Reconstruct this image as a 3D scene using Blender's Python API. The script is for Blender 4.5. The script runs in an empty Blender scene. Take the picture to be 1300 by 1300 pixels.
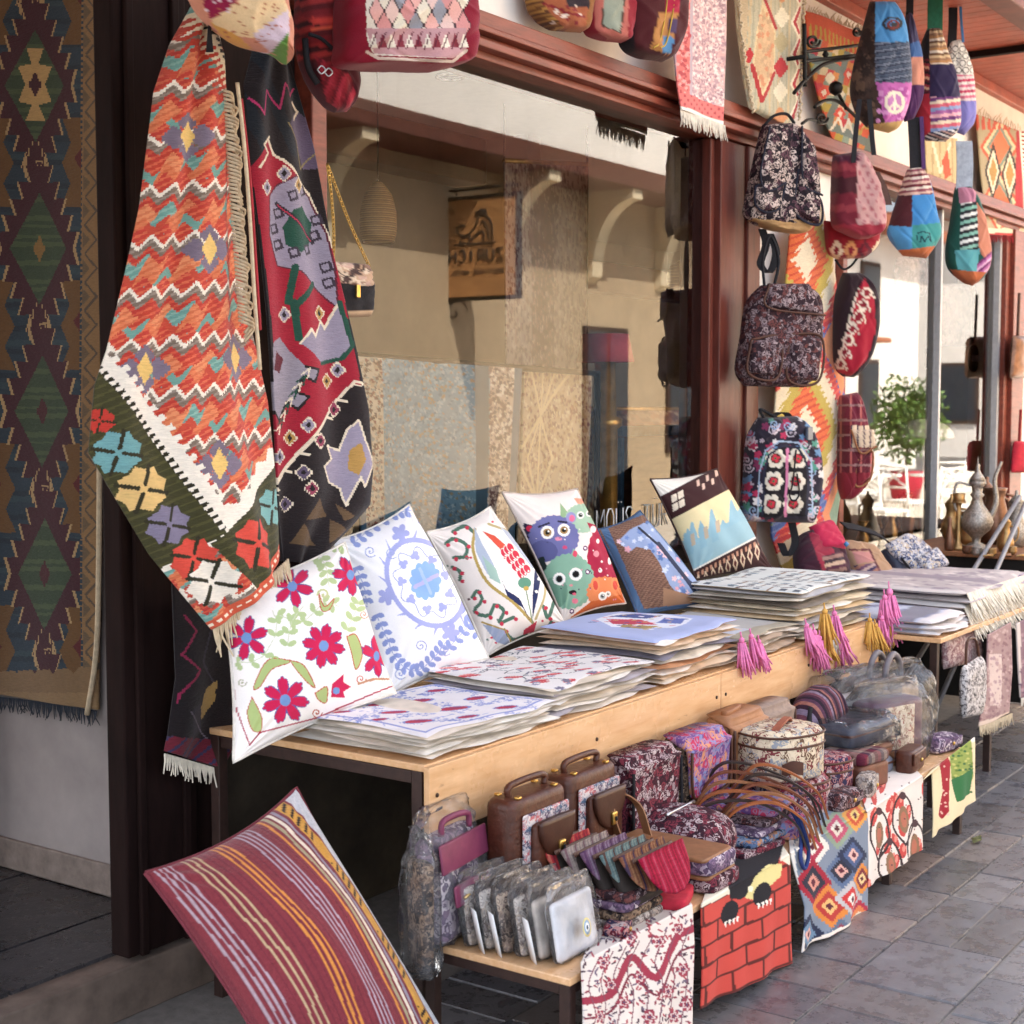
import bpy, bmesh, math, random
import numpy as np
random.seed(7); RNG = np.random.default_rng(11)
SC = bpy.context.scene
COL = SC.collection
# ---------------- camera ----------------
F_PX, HC = 1896.0, 1.6
YAW, PIT = math.radians(34.9), math.radians(-4.16)
cam_d = bpy.data.cameras.new("camera"); cam = bpy.data.objects.new("camera", cam_d); COL.objects.link(cam)
cam_d.sensor_fit = 'HORIZONTAL'; cam_d.angle = 2 * math.atan(650 / F_PX)
cam_d.clip_start = 0.05; cam_d.clip_end = 2000
cam.location = (0, 0, HC)
cam.rotation_euler = (math.radians(90) + PIT, 0, YAW - math.radians(90))
cam_d.dof.use_dof = True; cam_d.dof.focus_distance = 4.6; cam_d.dof.aperture_fstop = 5.6
cam_d.lens_unit = 'FOV'
SC.camera = cam
# ---------------- sky, sun, exposure ----------------
SUN_EL, SUN_ROT = math.radians(52), math.radians(-24)
w = bpy.data.worlds.new("World"); SC.world = w; w.use_nodes = True
nt = w.node_tree; sky = nt.nodes.new('ShaderNodeTexSky'); sky.sky_type = 'NISHITA'
sky.sun_disc = False; sky.sun_elevation = SUN_EL; sky.sun_rotation = SUN_ROT
sky.dust_density = 3.0; sky.ozone_density = 0.3; sky.air_density = 0.8
bg = nt.nodes['Background']; bg.inputs[1].default_value = 0.15
hs = nt.nodes.new('ShaderNodeHueSaturation'); hs.inputs['Saturation'].default_value = .45
nt.links.new(sky.outputs[0], hs.inputs['Color']); nt.links.new(hs.outputs[0], bg.inputs[0])
sun_d = bpy.data.lights.new("sun", 'SUN'); sun = bpy.data.objects.new("sun", sun_d); COL.objects.link(sun)
sun_d.energy = 4.5; sun_d.angle = math.radians(0.5); sun_d.color = (1.0, 0.93, 0.82)
sun.rotation_euler = (math.radians(90) - SUN_EL, 0, math.pi - SUN_ROT)   # light comes from over the shop
SC.view_settings.view_transform = 'Standard'; SC.view_settings.look = 'None'
SC.view_settings.gamma = 1.0; SC.view_settings.exposure = 2.7
SC.view_settings.use_curve_mapping = False
SC.cycles.max_bounces = 7; SC.cycles.transparent_max_bounces = 12
SC.cycles.caustics_reflective = False; SC.cycles.caustics_refractive = False
SC.cycles.use_denoising = True
SC.cycles.sample_clamp_indirect = 6.0

# ---------------- photo pixels -> rays ----------------
_fw = np.array([math.cos(PIT)*math.cos(YAW), math.cos(PIT)*math.sin(YAW), math.sin(PIT)])
_rt = np.array([math.sin(YAW), -math.cos(YAW), 0.0]); _up = np.cross(_rt, _fw)
CAM = np.array([0, 0, HC])
def YP(v): return (np.array([0, v, 0.]), np.array([0, 1., 0]))
def XP(v): return (np.array([v, 0, 0.]), np.array([1., 0, 0]))
def ZP(v): return (np.array([0, 0, v]), np.array([0, 0, 1.]))
def LP(x0, y0, z0, tilt, yaw=0):
    t, a = math.radians(tilt), math.radians(yaw)
    ex = np.array([math.cos(a), math.sin(a), 0]); e2 = np.array([-math.sin(a)*math.sin(t), math.cos(a)*math.sin(t), math.cos(t)])
    n = np.cross(ex, e2)
    return (np.array([x0, y0, z0]), n)          # n points to the street
def hit(x, y, pl):
    x = np.asarray(x, float); y = np.asarray(y, float)
    d = _fw + np.multiply.outer((x-650)/F_PX, _rt) - np.multiply.outer((y-650)/F_PX, _up)
    t = (pl[1] @ (pl[0]-CAM)) / (d @ pl[1])
    return CAM + d * t[..., None]
def to_px(P):
    v = np.asarray(P, float)-CAM; z = v @ _fw; return 650+F_PX*(v @ _rt)/z, 650-F_PX*(v @ _up)/z
def H1(p, pl): return hit(np.array([p[0]]), np.array([p[1]]), pl)[0]
def mpp(P): return float((np.asarray(P)-CAM) @ _fw) / F_PX      # metres per photo pixel at a point

# ---------------- colours ----------------
def L(c):
    if isinstance(c, str):
        c = c.lstrip('#'); c = [int(c[i:i+2], 16) for i in (0, 2, 4)]
    a = np.asarray(c, float) / 255.0
    return np.where(a <= 0.04045, a/12.92, ((a+0.055)/1.055)**2.4)
def L4(c): return (*L(c), 1.0)

# ---------------- materials ----------------
MATS = {}
def nodes(name):
    m = bpy.data.materials.new(name); m.use_nodes = True
    n = m.node_tree; return m, n, n.nodes['Principled BSDF']
def N(n, t, **kw):
    x = n.nodes.new(t)
    for k, v in kw.items(): setattr(x, k, v)
    return x
def coords(n, scale=(1, 1, 1), kind='Object', rot=(0, 0, 0)):
    tc = N(n, 'ShaderNodeTexCoord'); mp = N(n, 'ShaderNodeMapping')
    mp.inputs['Scale'].default_value = scale; mp.inputs['Rotation'].default_value = rot
    n.links.new(tc.outputs[kind], mp.inputs[0]); return mp.outputs[0]
def noise(n, vec, scale, detail=4, rough=.6):
    x = N(n, 'ShaderNodeTexNoise'); x.inputs['Scale'].default_value = scale; x.inputs['Detail'].default_value = detail
    x.inputs['Roughness'].default_value = rough; n.links.new(vec, x.inputs['Vector']); return x.outputs['Fac']
def ramp(n, fac, stops, interp='LINEAR'):
    r = N(n, 'ShaderNodeValToRGB'); r.color_ramp.interpolation = interp
    e = r.color_ramp.elements
    while len(e) > 1: e.remove(e[-1])
    e[0].position, e[0].color = stops[0][0], L4(stops[0][1])
    for p, c in stops[1:]:
        k = e.new(p); k.color = L4(c)
    n.links.new(fac, r.inputs[0]); return r.outputs[0]
def bump(n, p, fac, strength, dist=.01):
    b = N(n, 'ShaderNodeBump'); b.inputs['Strength'].default_value = strength; b.inputs['Distance'].default_value = dist
    n.links.new(fac, b.inputs['Height']); n.links.new(b.outputs[0], p.inputs['Normal'])
def mixc(n, a, b, fac, blend='MIX'):
    m = N(n, 'ShaderNodeMix', data_type='RGBA', blend_type=blend)
    for s, v in ((0, fac), (6, a), (7, b)):
        if isinstance(v, (int, float)): m.inputs[s].default_value = v
        elif isinstance(v, str): m.inputs[s].default_value = L4(v)
        else: n.links.new(v, m.inputs[s])
    return m.outputs[2]
def math_(n, op, a, b=0.0, c=None):
    m = N(n, 'ShaderNodeMath', operation=op)
    for i, v in enumerate((a, b, c)):
        if v is None: continue
        if isinstance(v, (int, float)): m.inputs[i].default_value = v
        else: n.links.new(v, m.inputs[i])
    return m.outputs[0]
def vcol(name, rough=.9, thread=(90, 90, 500), var=.28, bmp=.35, sheen=.15):
    """woven cloth that shows the colour attribute, with thread-to-thread variation and weave relief"""
    if name in MATS: return MATS[name]
    m, n, p = nodes(name)
    a = N(n, 'ShaderNodeAttribute', attribute_name='Col')
    f = noise(n, coords(n, thread), 1.0, 3, .7); g = noise(n, coords(n), 9, 3)
    v = math_(n, 'MULTIPLY_ADD', f, var*2, 1.0-var); v2 = math_(n, 'MULTIPLY_ADD', g, .3, .85)
    vv = math_(n, 'MULTIPLY', v, v2)
    cb = N(n, 'ShaderNodeCombineColor'); [n.links.new(vv, cb.inputs[i]) for i in range(3)]
    n.links.new(mixc(n, a.outputs['Color'], cb.outputs[0], 1.0, 'MULTIPLY'), p.inputs['Base Color'])
    p.inputs['Roughness'].default_value = rough; p.inputs['Sheen Weight'].default_value = sheen
    p.inputs['Specular IOR Level'].default_value = .2
    bump(n, p, f, bmp, .004); MATS[name] = m; return m
def plain(name, c, rough=.7, metal=0.0, var=.25, sc=30, bmp=.1, c2=None, spec=.4, stretch=(1, 1, 1)):
    if name in MATS: return MATS[name]
    m, n, p = nodes(name)
    f = noise(n, coords(n, stretch), sc, 5, .65)
    base = np.array(L(c)); hi = base*(1+var); lo = base*(1-var)
    if c2 is not None: lo = np.array(L(c2))
    r = N(n, 'ShaderNodeValToRGB'); e = r.color_ramp.elements
    e[0].position, e[0].color = .3, (*lo, 1); e[1].position, e[1].color = .7, (*np.minimum(hi, .95), 1)
    n.links.new(f, r.inputs[0]); n.links.new(r.outputs[0], p.inputs['Base Color'])
    p.inputs['Roughness'].default_value = rough; p.inputs['Metallic'].default_value = metal
    p.inputs['Specular IOR Level'].default_value = spec
    if bmp: bump(n, p, f, bmp, .01)
    MATS[name] = m; return m
def paisley(name, cols, scale=28, rings=5.0, rough=.85, warp=.5):
    """dense all-over woven ornament: warped voronoi rings in several thread colours"""
    if name in MATS: return MATS[name]
    m, n, p = nodes(name)
    v = coords(n)
    nz = N(n, 'ShaderNodeTexNoise'); nz.inputs['Scale'].default_value = scale*.8; nz.inputs['Detail'].default_value = 1
    n.links.new(v, nz.inputs['Vector'])
    mx = N(n, 'ShaderNodeVectorMath', operation='MULTIPLY_ADD'); mx.inputs[1].default_value = (warp/scale*3,)*3
    n.links.new(nz.outputs['Color'], mx.inputs[0]); n.links.new(v, mx.inputs[2])
    vo = N(n, 'ShaderNodeTexVoronoi'); vo.inputs['Scale'].default_value = scale; n.links.new(mx.outputs[0], vo.inputs['Vector'])
    wv = math_(n, 'FRACT', math_(n, 'MULTIPLY', vo.outputs['Distance'], rings*.5))
    sp = N(n, 'ShaderNodeSeparateColor'); n.links.new(vo.outputs['Color'], sp.inputs[0])
    k = len(cols)
    c1 = ramp(n, sp.outputs[0], [(i/(k-1), cols[i+1]) for i in range(k-1)], 'CONSTANT')
    f2 = ramp(n, wv, [(0, '#ffffff'), (.42, '#000000'), (.78, '#ffffff')], 'CONSTANT')
    c = mixc(n, cols[0], c1, f2)
    n2 = noise(n, v, scale*2.2, 2)
    f3 = ramp(n, n2, [(0, '#000000'), (.60, '#ffffff')], 'CONSTANT')
    c = mixc(n, c, cols[-1], f3)
    n.links.new(c, p.inputs['Base Color']); p.inputs['Roughness'].default_value = rough
    p.inputs['Specular IOR Level'].default_value = .2
    bump(n, p, noise(n, v, 420, 2), .25, .003)
    MATS[name] = m; return m
def stripes(name, cols, scale=8, axis=0, rough=.88, plaid=None):
    """woven stripes along one object axis, optional crossing plaid stripes"""
    if name in MATS: return MATS[name]
    m, n, p = nodes(name)
    v = coords(n); s = N(n, 'ShaderNodeSeparateXYZ'); n.links.new(v, s.inputs[0])
    def one(ax, cl, sc):
        w_ = math_(n, 'FRACT', math_(n, 'MULTIPLY_ADD', s.outputs[ax], sc, 50.13)); k = len(cl)
        return ramp(n, w_, [(i/k, cl[i]) for i in range(k)], 'CONSTANT')
    c = one(axis, cols, scale)
    if plaid: c = mixc(n, c, one(plaid[0], plaid[1], plaid[2]), .5)
    f = noise(n, coords(n, (60, 60, 300)), 1, 3)
    cb = ramp(n, f, [(.2, '#9a9a9a'), (.8, '#ffffff')])
    n.links.new(mixc(n, c, cb, .8, 'MULTIPLY'), p.inputs['Base Color'])
    p.inputs['Roughness'].default_value = rough; p.inputs['Specular IOR Level'].default_value = .2
    bump(n, p, f, .3, .003); MATS[name] = m; return m
def clear(name, tint=(1, 1, 1), ior=1.5, rough=0.0, haze=0.0, crinkle=0.0):
    """thin clear sheet: fresnel reflection over straight-through transparency, optional milky haze"""
    if name in MATS: return MATS[name]
    m = bpy.data.materials.new(name); m.use_nodes = True; n = m.node_tree
    n.nodes.remove(n.nodes['Principled BSDF']); out = n.nodes['Material Output']
    t = N(n, 'ShaderNodeBsdfTransparent'); t.inputs[0].default_value = (*tint, 1)
    g = N(n, 'ShaderNodeBsdfGlossy'); g.inputs['Roughness'].default_value = rough
    fr = N(n, 'ShaderNodeFresnel'); fr.inputs[0].default_value = ior
    if crinkle:
        b = N(n, 'ShaderNodeBump'); b.inputs['Strength'].default_value = crinkle; b.inputs['Distance'].default_value = .02
        n.links.new(noise(n, coords(n), 22, 4, .6), b.inputs['Height'])
        n.links.new(b.outputs[0], g.inputs['Normal']); n.links.new(b.outputs[0], fr.inputs['Normal'])
    base = t.outputs[0]
    if haze:
        d = N(n, 'ShaderNodeBsdfDiffuse'); d.inputs[0].default_value = (.8, .8, .82, 1)
        mh = N(n, 'ShaderNodeMixShader'); mh.inputs[0].default_value = haze
        if crinkle:
            f = ramp(n, noise(n, coords(n), 16, 5, .7), [(.42, '#000000'), (.8, '#ffffff')])
            n.links.new(math_(n, 'MULTIPLY_ADD', f, haze*1.6, haze*.35), mh.inputs[0])
        n.links.new(t.outputs[0], mh.inputs[1]); n.links.new(d.outputs[0], mh.inputs[2]); base = mh.outputs[0]
    mx = N(n, 'ShaderNodeMixShader'); n.links.new(fr.outputs[0], mx.inputs[0])
    n.links.new(base, mx.inputs[1]); n.links.new(g.outputs[0], mx.inputs[2]); n.links.new(mx.outputs[0], out.inputs[0])
    MATS[name] = m; return m

# ---------------- objects ----------------
WL = {}
def thing(name, label, cat, loc, group=None, kind=None):
    o = bpy.data.objects.new(name, None); COL.objects.link(o); o.empty_display_size = .1
    o.location = [float(v) for v in loc]; WL[o.name] = np.array(loc, float)
    if label: o['label'] = label
    if cat: o['category'] = cat
    if group: o['group'] = group
    if kind: o['kind'] = kind
    return o
def tag(o, label=None, cat=None, group=None, kind=None):
    for k, v in (('label', label), ('category', cat), ('group', group), ('kind', kind)):
        if v: o[k] = v
    return o
def mk(name, V, Fc, mat, parent=None, col=None, fcol=None, smooth=True, solid=0, base=None):
    """one mesh object from world-space vertices; child of parent, or top-level with its origin at its base"""
    V = np.asarray(V, float).reshape(-1, 3)
    if parent is not None: loc = WL[parent.name]
    else:
        loc = np.array([V[:, 0].mean(), V[:, 1].mean(), V[:, 2].min()]) if base is None else np.array(base, float)
    me = bpy.data.meshes.new(name)
    Fl = Fc.tolist() if isinstance(Fc, np.ndarray) else Fc
    me.from_pydata((V-loc).tolist(), [], Fl)
    if smooth: me.polygons.foreach_set('use_smooth', np.ones(len(me.polygons), bool))
    if col is not None:
        a = me.color_attributes.new('Col', 'FLOAT_COLOR', 'POINT')
        a.data.foreach_set('color', np.hstack([col, np.ones((len(col), 1))]).astype(np.float32).ravel())
    if fcol is not None:
        a = me.color_attributes.new('Col', 'FLOAT_COLOR', 'CORNER')
        tot = np.array([len(f) for f in Fl]); fc = np.repeat(np.hstack([fcol, np.ones((len(fcol), 1))]), tot, axis=0)
        a.data.foreach_set('color', fc.astype(np.float32).ravel())
    me.materials.append(mat); me.update()
    o = bpy.data.objects.new(name, me); COL.objects.link(o)
    if parent is not None: o.parent = parent
    else: o.location = loc.tolist()
    WL[o.name] = loc
    if solid:
        s = o.modifiers.new('solid', 'SOLIDIFY'); s.thickness = solid; s.offset = 0
    return o
def grid_faces(nu, nv, closed=False):
    """faces of a (nv+1) x (nu+1) vertex grid (closed: the u direction wraps with nu columns)"""
    cols = nu if closed else nu+1
    i, j = np.meshgrid(np.arange(nv), np.arange(nu), indexing='ij'); i = i.ravel(); j = j.ravel(); k = (j+1) % cols
    return np.stack([i*cols+j, i*cols+k, (i+1)*cols+k, (i+1)*cols+j], 1)
def join(*vf):
    Vs, Fs, o = [], [], 0
    for V, Fc in vf:
        V = np.asarray(V, float).reshape(-1, 3); Vs.append(V)
        Fs += [[int(a)+o for a in f] for f in Fc]; o += len(V)
    return np.vstack(Vs), Fs
def vbox(x0, x1, y0, y1, z0, z1):
    V = np.array([[x, y, z] for z in (z0, z1) for x, y in ((x0, y0), (x1, y0), (x1, y1), (x0, y1))])
    return V, [[3, 2, 1, 0], [4, 5, 6, 7], [0, 1, 5, 4], [1, 2, 6, 5], [2, 3, 7, 6], [3, 0, 4, 7]]
def bevel(o, wd, seg=2):
    b = o.modifiers.new('bevel', 'BEVEL'); b.width = wd; b.segments = seg; b.limit_method = 'ANGLE'; return o
def box(name, x0, x1, y0, y1, z0, z1, mat, parent=None, bv=.004):
    o = mk(name, *vbox(x0, x1, y0, y1, z0, z1), mat, parent, smooth=False)
    if bv: bevel(o, bv)
    return o
def xf(V, loc=(0, 0, 0), rz=0, rx=0, ry=0, s=1):
    """local -> world: scale, roll (ry), lean (rx), turn (rz) in degrees, move"""
    V = np.asarray(V, float)*s
    def R(ax, d):
        c, q = math.cos(math.radians(d)), math.sin(math.radians(d))
        return {0: np.array([[1, 0, 0], [0, c, -q], [0, q, c]]), 1: np.array([[c, 0, q], [0, 1, 0], [-q, 0, c]]), 2: np.array([[c, -q, 0], [q, c, 0], [0, 0, 1]])}[ax]
    return V @ (R(2, rz) @ R(0, rx) @ R(1, ry)).T + np.asarray(loc, float)
def tube_v(pts, r, seg=8, cap=True, flat=1.0):
    P = np.asarray(pts, float); n = len(P); r = np.broadcast_to(r, (n,)); V = []
    T = np.gradient(P, axis=0); T /= np.linalg.norm(T, axis=1)[:, None]+1e-12
    a = np.array([0, 0, 1.]) if abs(T[0][2]) < .9 else np.array([1., 0, 0])
    u = np.cross(T[0], a); u /= np.linalg.norm(u)
    for i in range(n):
        u = u-T[i]*(u@T[i]); u /= np.linalg.norm(u)+1e-12; v = np.cross(T[i], u)
        for k in range(seg):
            t = 2*math.pi*k/seg; V.append(P[i]+r[i]*(math.cos(t)*u*flat+math.sin(t)*v))
    Fc = grid_faces(seg, n-1, True).tolist()
    if cap: Fc += [list(range(seg))[::-1], [(n-1)*seg+k for k in range(seg)]]
    return np.array(V), Fc
def curve_pts(pts, n=24):
    """Catmull-Rom through the given points"""
    P = np.asarray(pts, float); P = np.vstack([2*P[0]-P[1], P, 2*P[-1]-P[-2]]); out = []
    m = len(P)-3
    for t in np.linspace(0, m-1e-6, n):
        i = int(t); f = t-i; a, b, c, d = P[i:i+4]
        out.append(.5*((2*b)+(-a+c)*f+(2*a-5*b+4*c-d)*f*f+(-a+3*b-3*c+d)*f**3))
    return np.array(out)
def tube(name, pts, r, mat, parent=None, seg=8, n=None, flat=1.0):
    if n: pts = curve_pts(pts, n)
    return mk(name, *tube_v(pts, r, seg, True, flat), mat, parent)
def band_v(pts, wdir, wd, th):
    """flat strap swept along pts; wdir: width direction"""
    P = np.asarray(pts, float); n = len(P); T = np.gradient(P, axis=0); T /= np.linalg.norm(T, axis=1)[:, None]+1e-9
    W = np.broadcast_to(np.asarray(wdir, float), (n, 3)); W = W/np.linalg.norm(W, axis=1)[:, None]
    Nn = np.cross(T, W); Nn /= np.linalg.norm(Nn, axis=1)[:, None]+1e-9
    V = np.stack([P-W*wd/2-Nn*th/2, P+W*wd/2-Nn*th/2, P+W*wd/2+Nn*th/2, P-W*wd/2+Nn*th/2], 1).reshape(-1, 3)
    return V, grid_faces(4, n-1, True).tolist()+[[3, 2, 1, 0], [4*n-4, 4*n-3, 4*n-2, 4*n-1]]
def band(name, pts, wdir, wd, th, mat, parent=None, n=20):
    return mk(name, *band_v(curve_pts(pts, n), wdir, wd, th), mat, parent, smooth=False)
def loft_v(secs, seg=28, cap=True):
    """secs: (z, half-width x, half-depth y, exponent, cx, cy); superellipse rings stacked upwards"""
    V = []; t = np.linspace(0, 2*np.pi, seg, endpoint=False)
    for s in secs:
        z, a, b, e = s[:4]; cx, cy = (s[4], s[5]) if len(s) > 4 else (0, 0)
        c, q = np.cos(t), np.sin(t)
        V.append(np.stack([cx+a*np.sign(c)*np.abs(c)**(2/e), cy+b*np.sign(q)*np.abs(q)**(2/e), np.full(seg, z)], 1))
    n = len(secs); Fc = grid_faces(seg, n-1, True).tolist()
    if cap: Fc += [list(range(seg))[::-1], [(n-1)*seg+k for k in range(seg)]]
    return np.vstack(V), Fc
def smooth_secs(secs, n):
    S = np.array([s if len(s) > 4 else (*s, 0, 0) for s in secs], float); return curve_pts(S, n)
def rbox_v(w_, d, h, r=.02, seg=4):
    """rounded box centred in x,y with its base at z=0"""
    e = 2+2*min(w_, d)/max(r*4, 1e-3); e = min(e, 14); zs = []
    for k in range(seg+1):
        a = math.pi/2*k/seg; zs.append((r*(1-math.cos(a)), r*(1-math.sin(a))))
    secs = [(z, w_/2-i, d/2-i, e) for z, i in zs]+[(h-z, w_/2-i, d/2-i, e) for z, i in zs[::-1]]
    return loft_v(secs, 36)

# ---------------- painting textiles: shapes tested at sample points ----------------
class Cv:
    def __init__(s, x, y, base): s.x, s.y = np.ravel(x), np.ravel(y); s.c = np.tile(L(base), (s.x.size, 1))
    def put(s, m, c): s.c[m] = L(c)
    def _bb(s, x0, y0, x1, y1): return np.nonzero((s.x >= x0) & (s.x <= x1) & (s.y >= y0) & (s.y <= y1))[0]
    def poly(s, pts, c):
        P = np.asarray(pts, float); k = s._bb(P[:, 0].min(), P[:, 1].min(), P[:, 0].max(), P[:, 1].max())
        if not len(k): return
        x, y = s.x[k], s.y[k]; ins = np.zeros(len(k), bool); j = len(P)-1
        for i in range(len(P)):
            (xi, yi), (xj, yj) = P[i], P[j]
            if yi != yj: ins ^= ((yi > y) != (yj > y)) & (x < (xj-xi)*(y-yi)/(yj-yi)+xi)
            j = i
        s.c[k[ins]] = L(c)
    def ell(s, cx, cy, rx, ry, c, rot=0, hole=0):
        m = max(rx, ry); k = s._bb(cx-m, cy-m, cx+m, cy+m); a = math.radians(rot)
        dx, dy = s.x[k]-cx, s.y[k]-cy
        d = ((dx*math.cos(a)+dy*math.sin(a))/rx)**2+((-dx*math.sin(a)+dy*math.cos(a))/ry)**2
        s.c[k[(d < 1) & (d >= hole*hole)]] = L(c)
    def line(s, pts, wd, c):
        P = np.asarray(pts, float); h = wd/2
        for (ax, ay), (bx, by) in zip(P[:-1], P[1:]):
            k = s._bb(min(ax, bx)-h, min(ay, by)-h, max(ax, bx)+h, max(ay, by)+h)
            if not len(k): continue
            px, py = s.x[k]-ax, s.y[k]-ay; vx, vy = bx-ax, by-ay
            t = np.clip((px*vx+py*vy)/(vx*vx+vy*vy+1e-12), 0, 1)
            s.c[k[(px-t*vx)**2+(py-t*vy)**2 < h*h]] = L(c)
    def curve(s, pts, wd, c, n=16): s.line(curve_pts(np.asarray(pts, float), n), wd, c)
    def rose(s, cx, cy, r, n, c, rot=0, lo=.55, asp=1.0):
        k = s._bb(cx-r*max(1, asp), cy-r, cx+r*max(1, asp), cy+r); dx, dy = (s.x[k]-cx)/asp, s.y[k]-cy
        th = np.arctan2(dy, dx)+math.radians(rot); rr = np.hypot(dx, dy)
        s.c[k[rr < r*(lo+(1-lo)*np.abs(np.cos(n*th/2)))]] = L(c)
    def spiral(s, cx, cy, r, wd, c, turns=1.6, rot=0, flip=1):
        t = np.linspace(0, 1, 22); a = math.radians(rot)+flip*t*turns*2*np.pi
        s.line(np.stack([cx+r*(1-t)*np.cos(a), cy+r*(1-t)*np.sin(a)], 1), wd, c)
    def var(s, amt, seed=0): s.c *= 1+amt*(np.random.default_rng(seed).random((len(s.c), 1))-.5)
def resample(pts, n):
    P = np.asarray(pts, float); d = np.r_[0, np.cumsum(np.linalg.norm(np.diff(P, axis=0), axis=1))]
    t = np.linspace(0, d[-1], n); return np.stack([np.interp(t, d, P[:, i]) for i in range(P.shape[1])], 1)
def px_sheet(name, left, right, pl, nu, nv, paint, mat, parent=None, relief=None, solid=.006, crisp=True, straight=True):
    """cloth between two edges given in photo pixels on plane pl; paint(Cv) colours it in those pixel coordinates"""
    A, B = resample(left, nv+1), resample(right, nv+1); u = np.linspace(0, 1, nu+1)[None, :, None]
    G = A[:, None, :]*(1-u)+B[:, None, :]*u
    Wd = hit(G[..., 0], G[..., 1], pl)
    if relief is not None:
        uu, vv = np.meshgrid(np.linspace(0, 1, nu+1), np.linspace(0, 1, nv+1))
        nn = pl[1]*np.sign((CAM-pl[0]) @ pl[1]); Wd = Wd+relief(uu, vv)[..., None]*nn
    Fc = grid_faces(nu, nv)
    if crisp:
        C2 = (G[:-1, :-1]+G[1:, :-1]+G[:-1, 1:]+G[1:, 1:])/4
        cv = Cv(C2[..., 0], C2[..., 1], '#808080'); paint(cv)
        return mk(name, Wd.reshape(-1, 3), Fc, mat, parent, fcol=cv.c, solid=solid)
    cv = Cv(G[..., 0], G[..., 1], '#808080'); paint(cv)
    return mk(name, Wd.reshape(-1, 3), Fc, mat, parent, col=cv.c, solid=solid)
def sheet(name, G, paint, mat, parent=None, solid=.005, crisp=False):
    """cloth from a world-space (nv+1, nu+1, 3) grid; paint(Cv) in u,v 0..1 (v downwards)"""
    nv, nu = G.shape[0]-1, G.shape[1]-1; u, v = np.meshgrid(np.linspace(0, 1, nu+1), np.linspace(0, 1, nv+1))
    if crisp:
        cv = Cv((u[:-1, :-1]+u[1:, 1:])/2, (v[:-1, :-1]+v[1:, 1:])/2, '#808080'); paint(cv)
        return mk(name, G.reshape(-1, 3), grid_faces(nu, nv), mat, parent, fcol=cv.c, solid=solid)
    cv = Cv(u, v, '#808080'); paint(cv)
    return mk(name, G.reshape(-1, 3), grid_faces(nu, nv), mat, parent, col=cv.c, solid=solid)
def fringe(name, line, ln, n, mat, parent, dirn=(0, 0, -1), r=.0022, jit=.35, seg=4):
    """a row of knotted threads along a world-space line: one part"""
    P = resample(line, n); out = []; d0 = np.asarray(dirn, float)
    for p in P:
        l = ln*(1-.3*random.random()); d = d0+np.array([random.uniform(-jit, jit), random.uniform(-jit, jit), 0])
        q = [p, p+d0*l*.4+(d-d0)*l*.15, p+d*l]
        out.append(tube_v(q, [r*1.2, r, r*.6], seg, False))
    o = mk(name, *join(*out), mat, parent); o['kind'] = 'stuff'; return o
def pillow(name, TL, TR, BR, BL, puff, paint, mat, parent, n=110, pinch=.05, back=None, bmat=None, crisp=False, smat=None, in_px=False):
    """stuffed cushion on four world corners: painted face, plain back, a seam part between"""
    TL, TR, BR, BL = map(np.asarray, (TL, TR, BR, BL))
    nn = np.cross(TR-TL, BL-TL); nn = nn/np.linalg.norm(nn)
    if nn @ (CAM-TL) < 0: nn = -nn
    def surf(m, sgn):
        u, v = np.meshgrid(np.linspace(0, 1, m+1), np.linspace(0, 1, m+1))
        U = u+pinch*(4*v*(1-v))*(.5-u)*2*.5; Vv = v+pinch*(4*u*(1-u))*(.5-v)*2*.5
        P = ((1-U)*(1-Vv))[..., None]*TL+(U*(1-Vv))[..., None]*TR+(U*Vv)[..., None]*BR+((1-U)*Vv)[..., None]*BL
        a = (1-np.abs(2*u-1)**2.0)*(1-np.abs(2*v-1)**2.0)
        wr = .07*np.sin(7*u+4*v+3+TL[0]*9)*np.sin(6*v-3*u)*a+.035*np.sin(19*u-9*v+TL[1]*7)*a
        cr = sum(np.exp(-(((u-cu)**2+(v-cv_)**2)/.05))*np.sin(9*np.arctan2(np.abs(v-cv_)+1e-6, np.abs(u-cu)+1e-6)*2+cu*3) for cu in (0, 1) for cv_ in (0, 1))*.09*np.sqrt(np.maximum(a, 0))
        return P+(sgn*puff*(np.maximum(a, 0)**.62*(1+wr)+cr))[..., None]*nn, u, v
    P, u, v = surf(n, 1); Fc = grid_faces(n, n)
    if crisp:
        cv = Cv((u[:-1, :-1]+u[1:, 1:])/2, (v[:-1, :-1]+v[1:, 1:])/2, '#ffffff'); paint(cv)
        mk('cover_front', P.reshape(-1, 3), Fc, mat, parent, fcol=cv.c)
    else:
        cv = Cv(*(to_px(P.reshape(-1, 3)) if in_px else (u, v)), '#ffffff'); paint(cv); mk('cover_front', P.reshape(-1, 3), Fc, mat, parent, col=cv.c)
    m = 30; P2, _, _ = surf(m, -.7); mk('cover_back', P2.reshape(-1, 3), grid_faces(m, m)[:, ::-1], bmat or plain('linen_back', '#d8d2c8', .9), parent)
    rim = np.vstack([P2[0], P2[1:, -1], P2[-1, -2::-1], P2[-2::-1, 0]]); mk('seam', *tube_v(rim, .0045, 6, False), smat or bmat or plain('linen_back', '#d8d2c8', .9), parent)
    return nn
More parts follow.
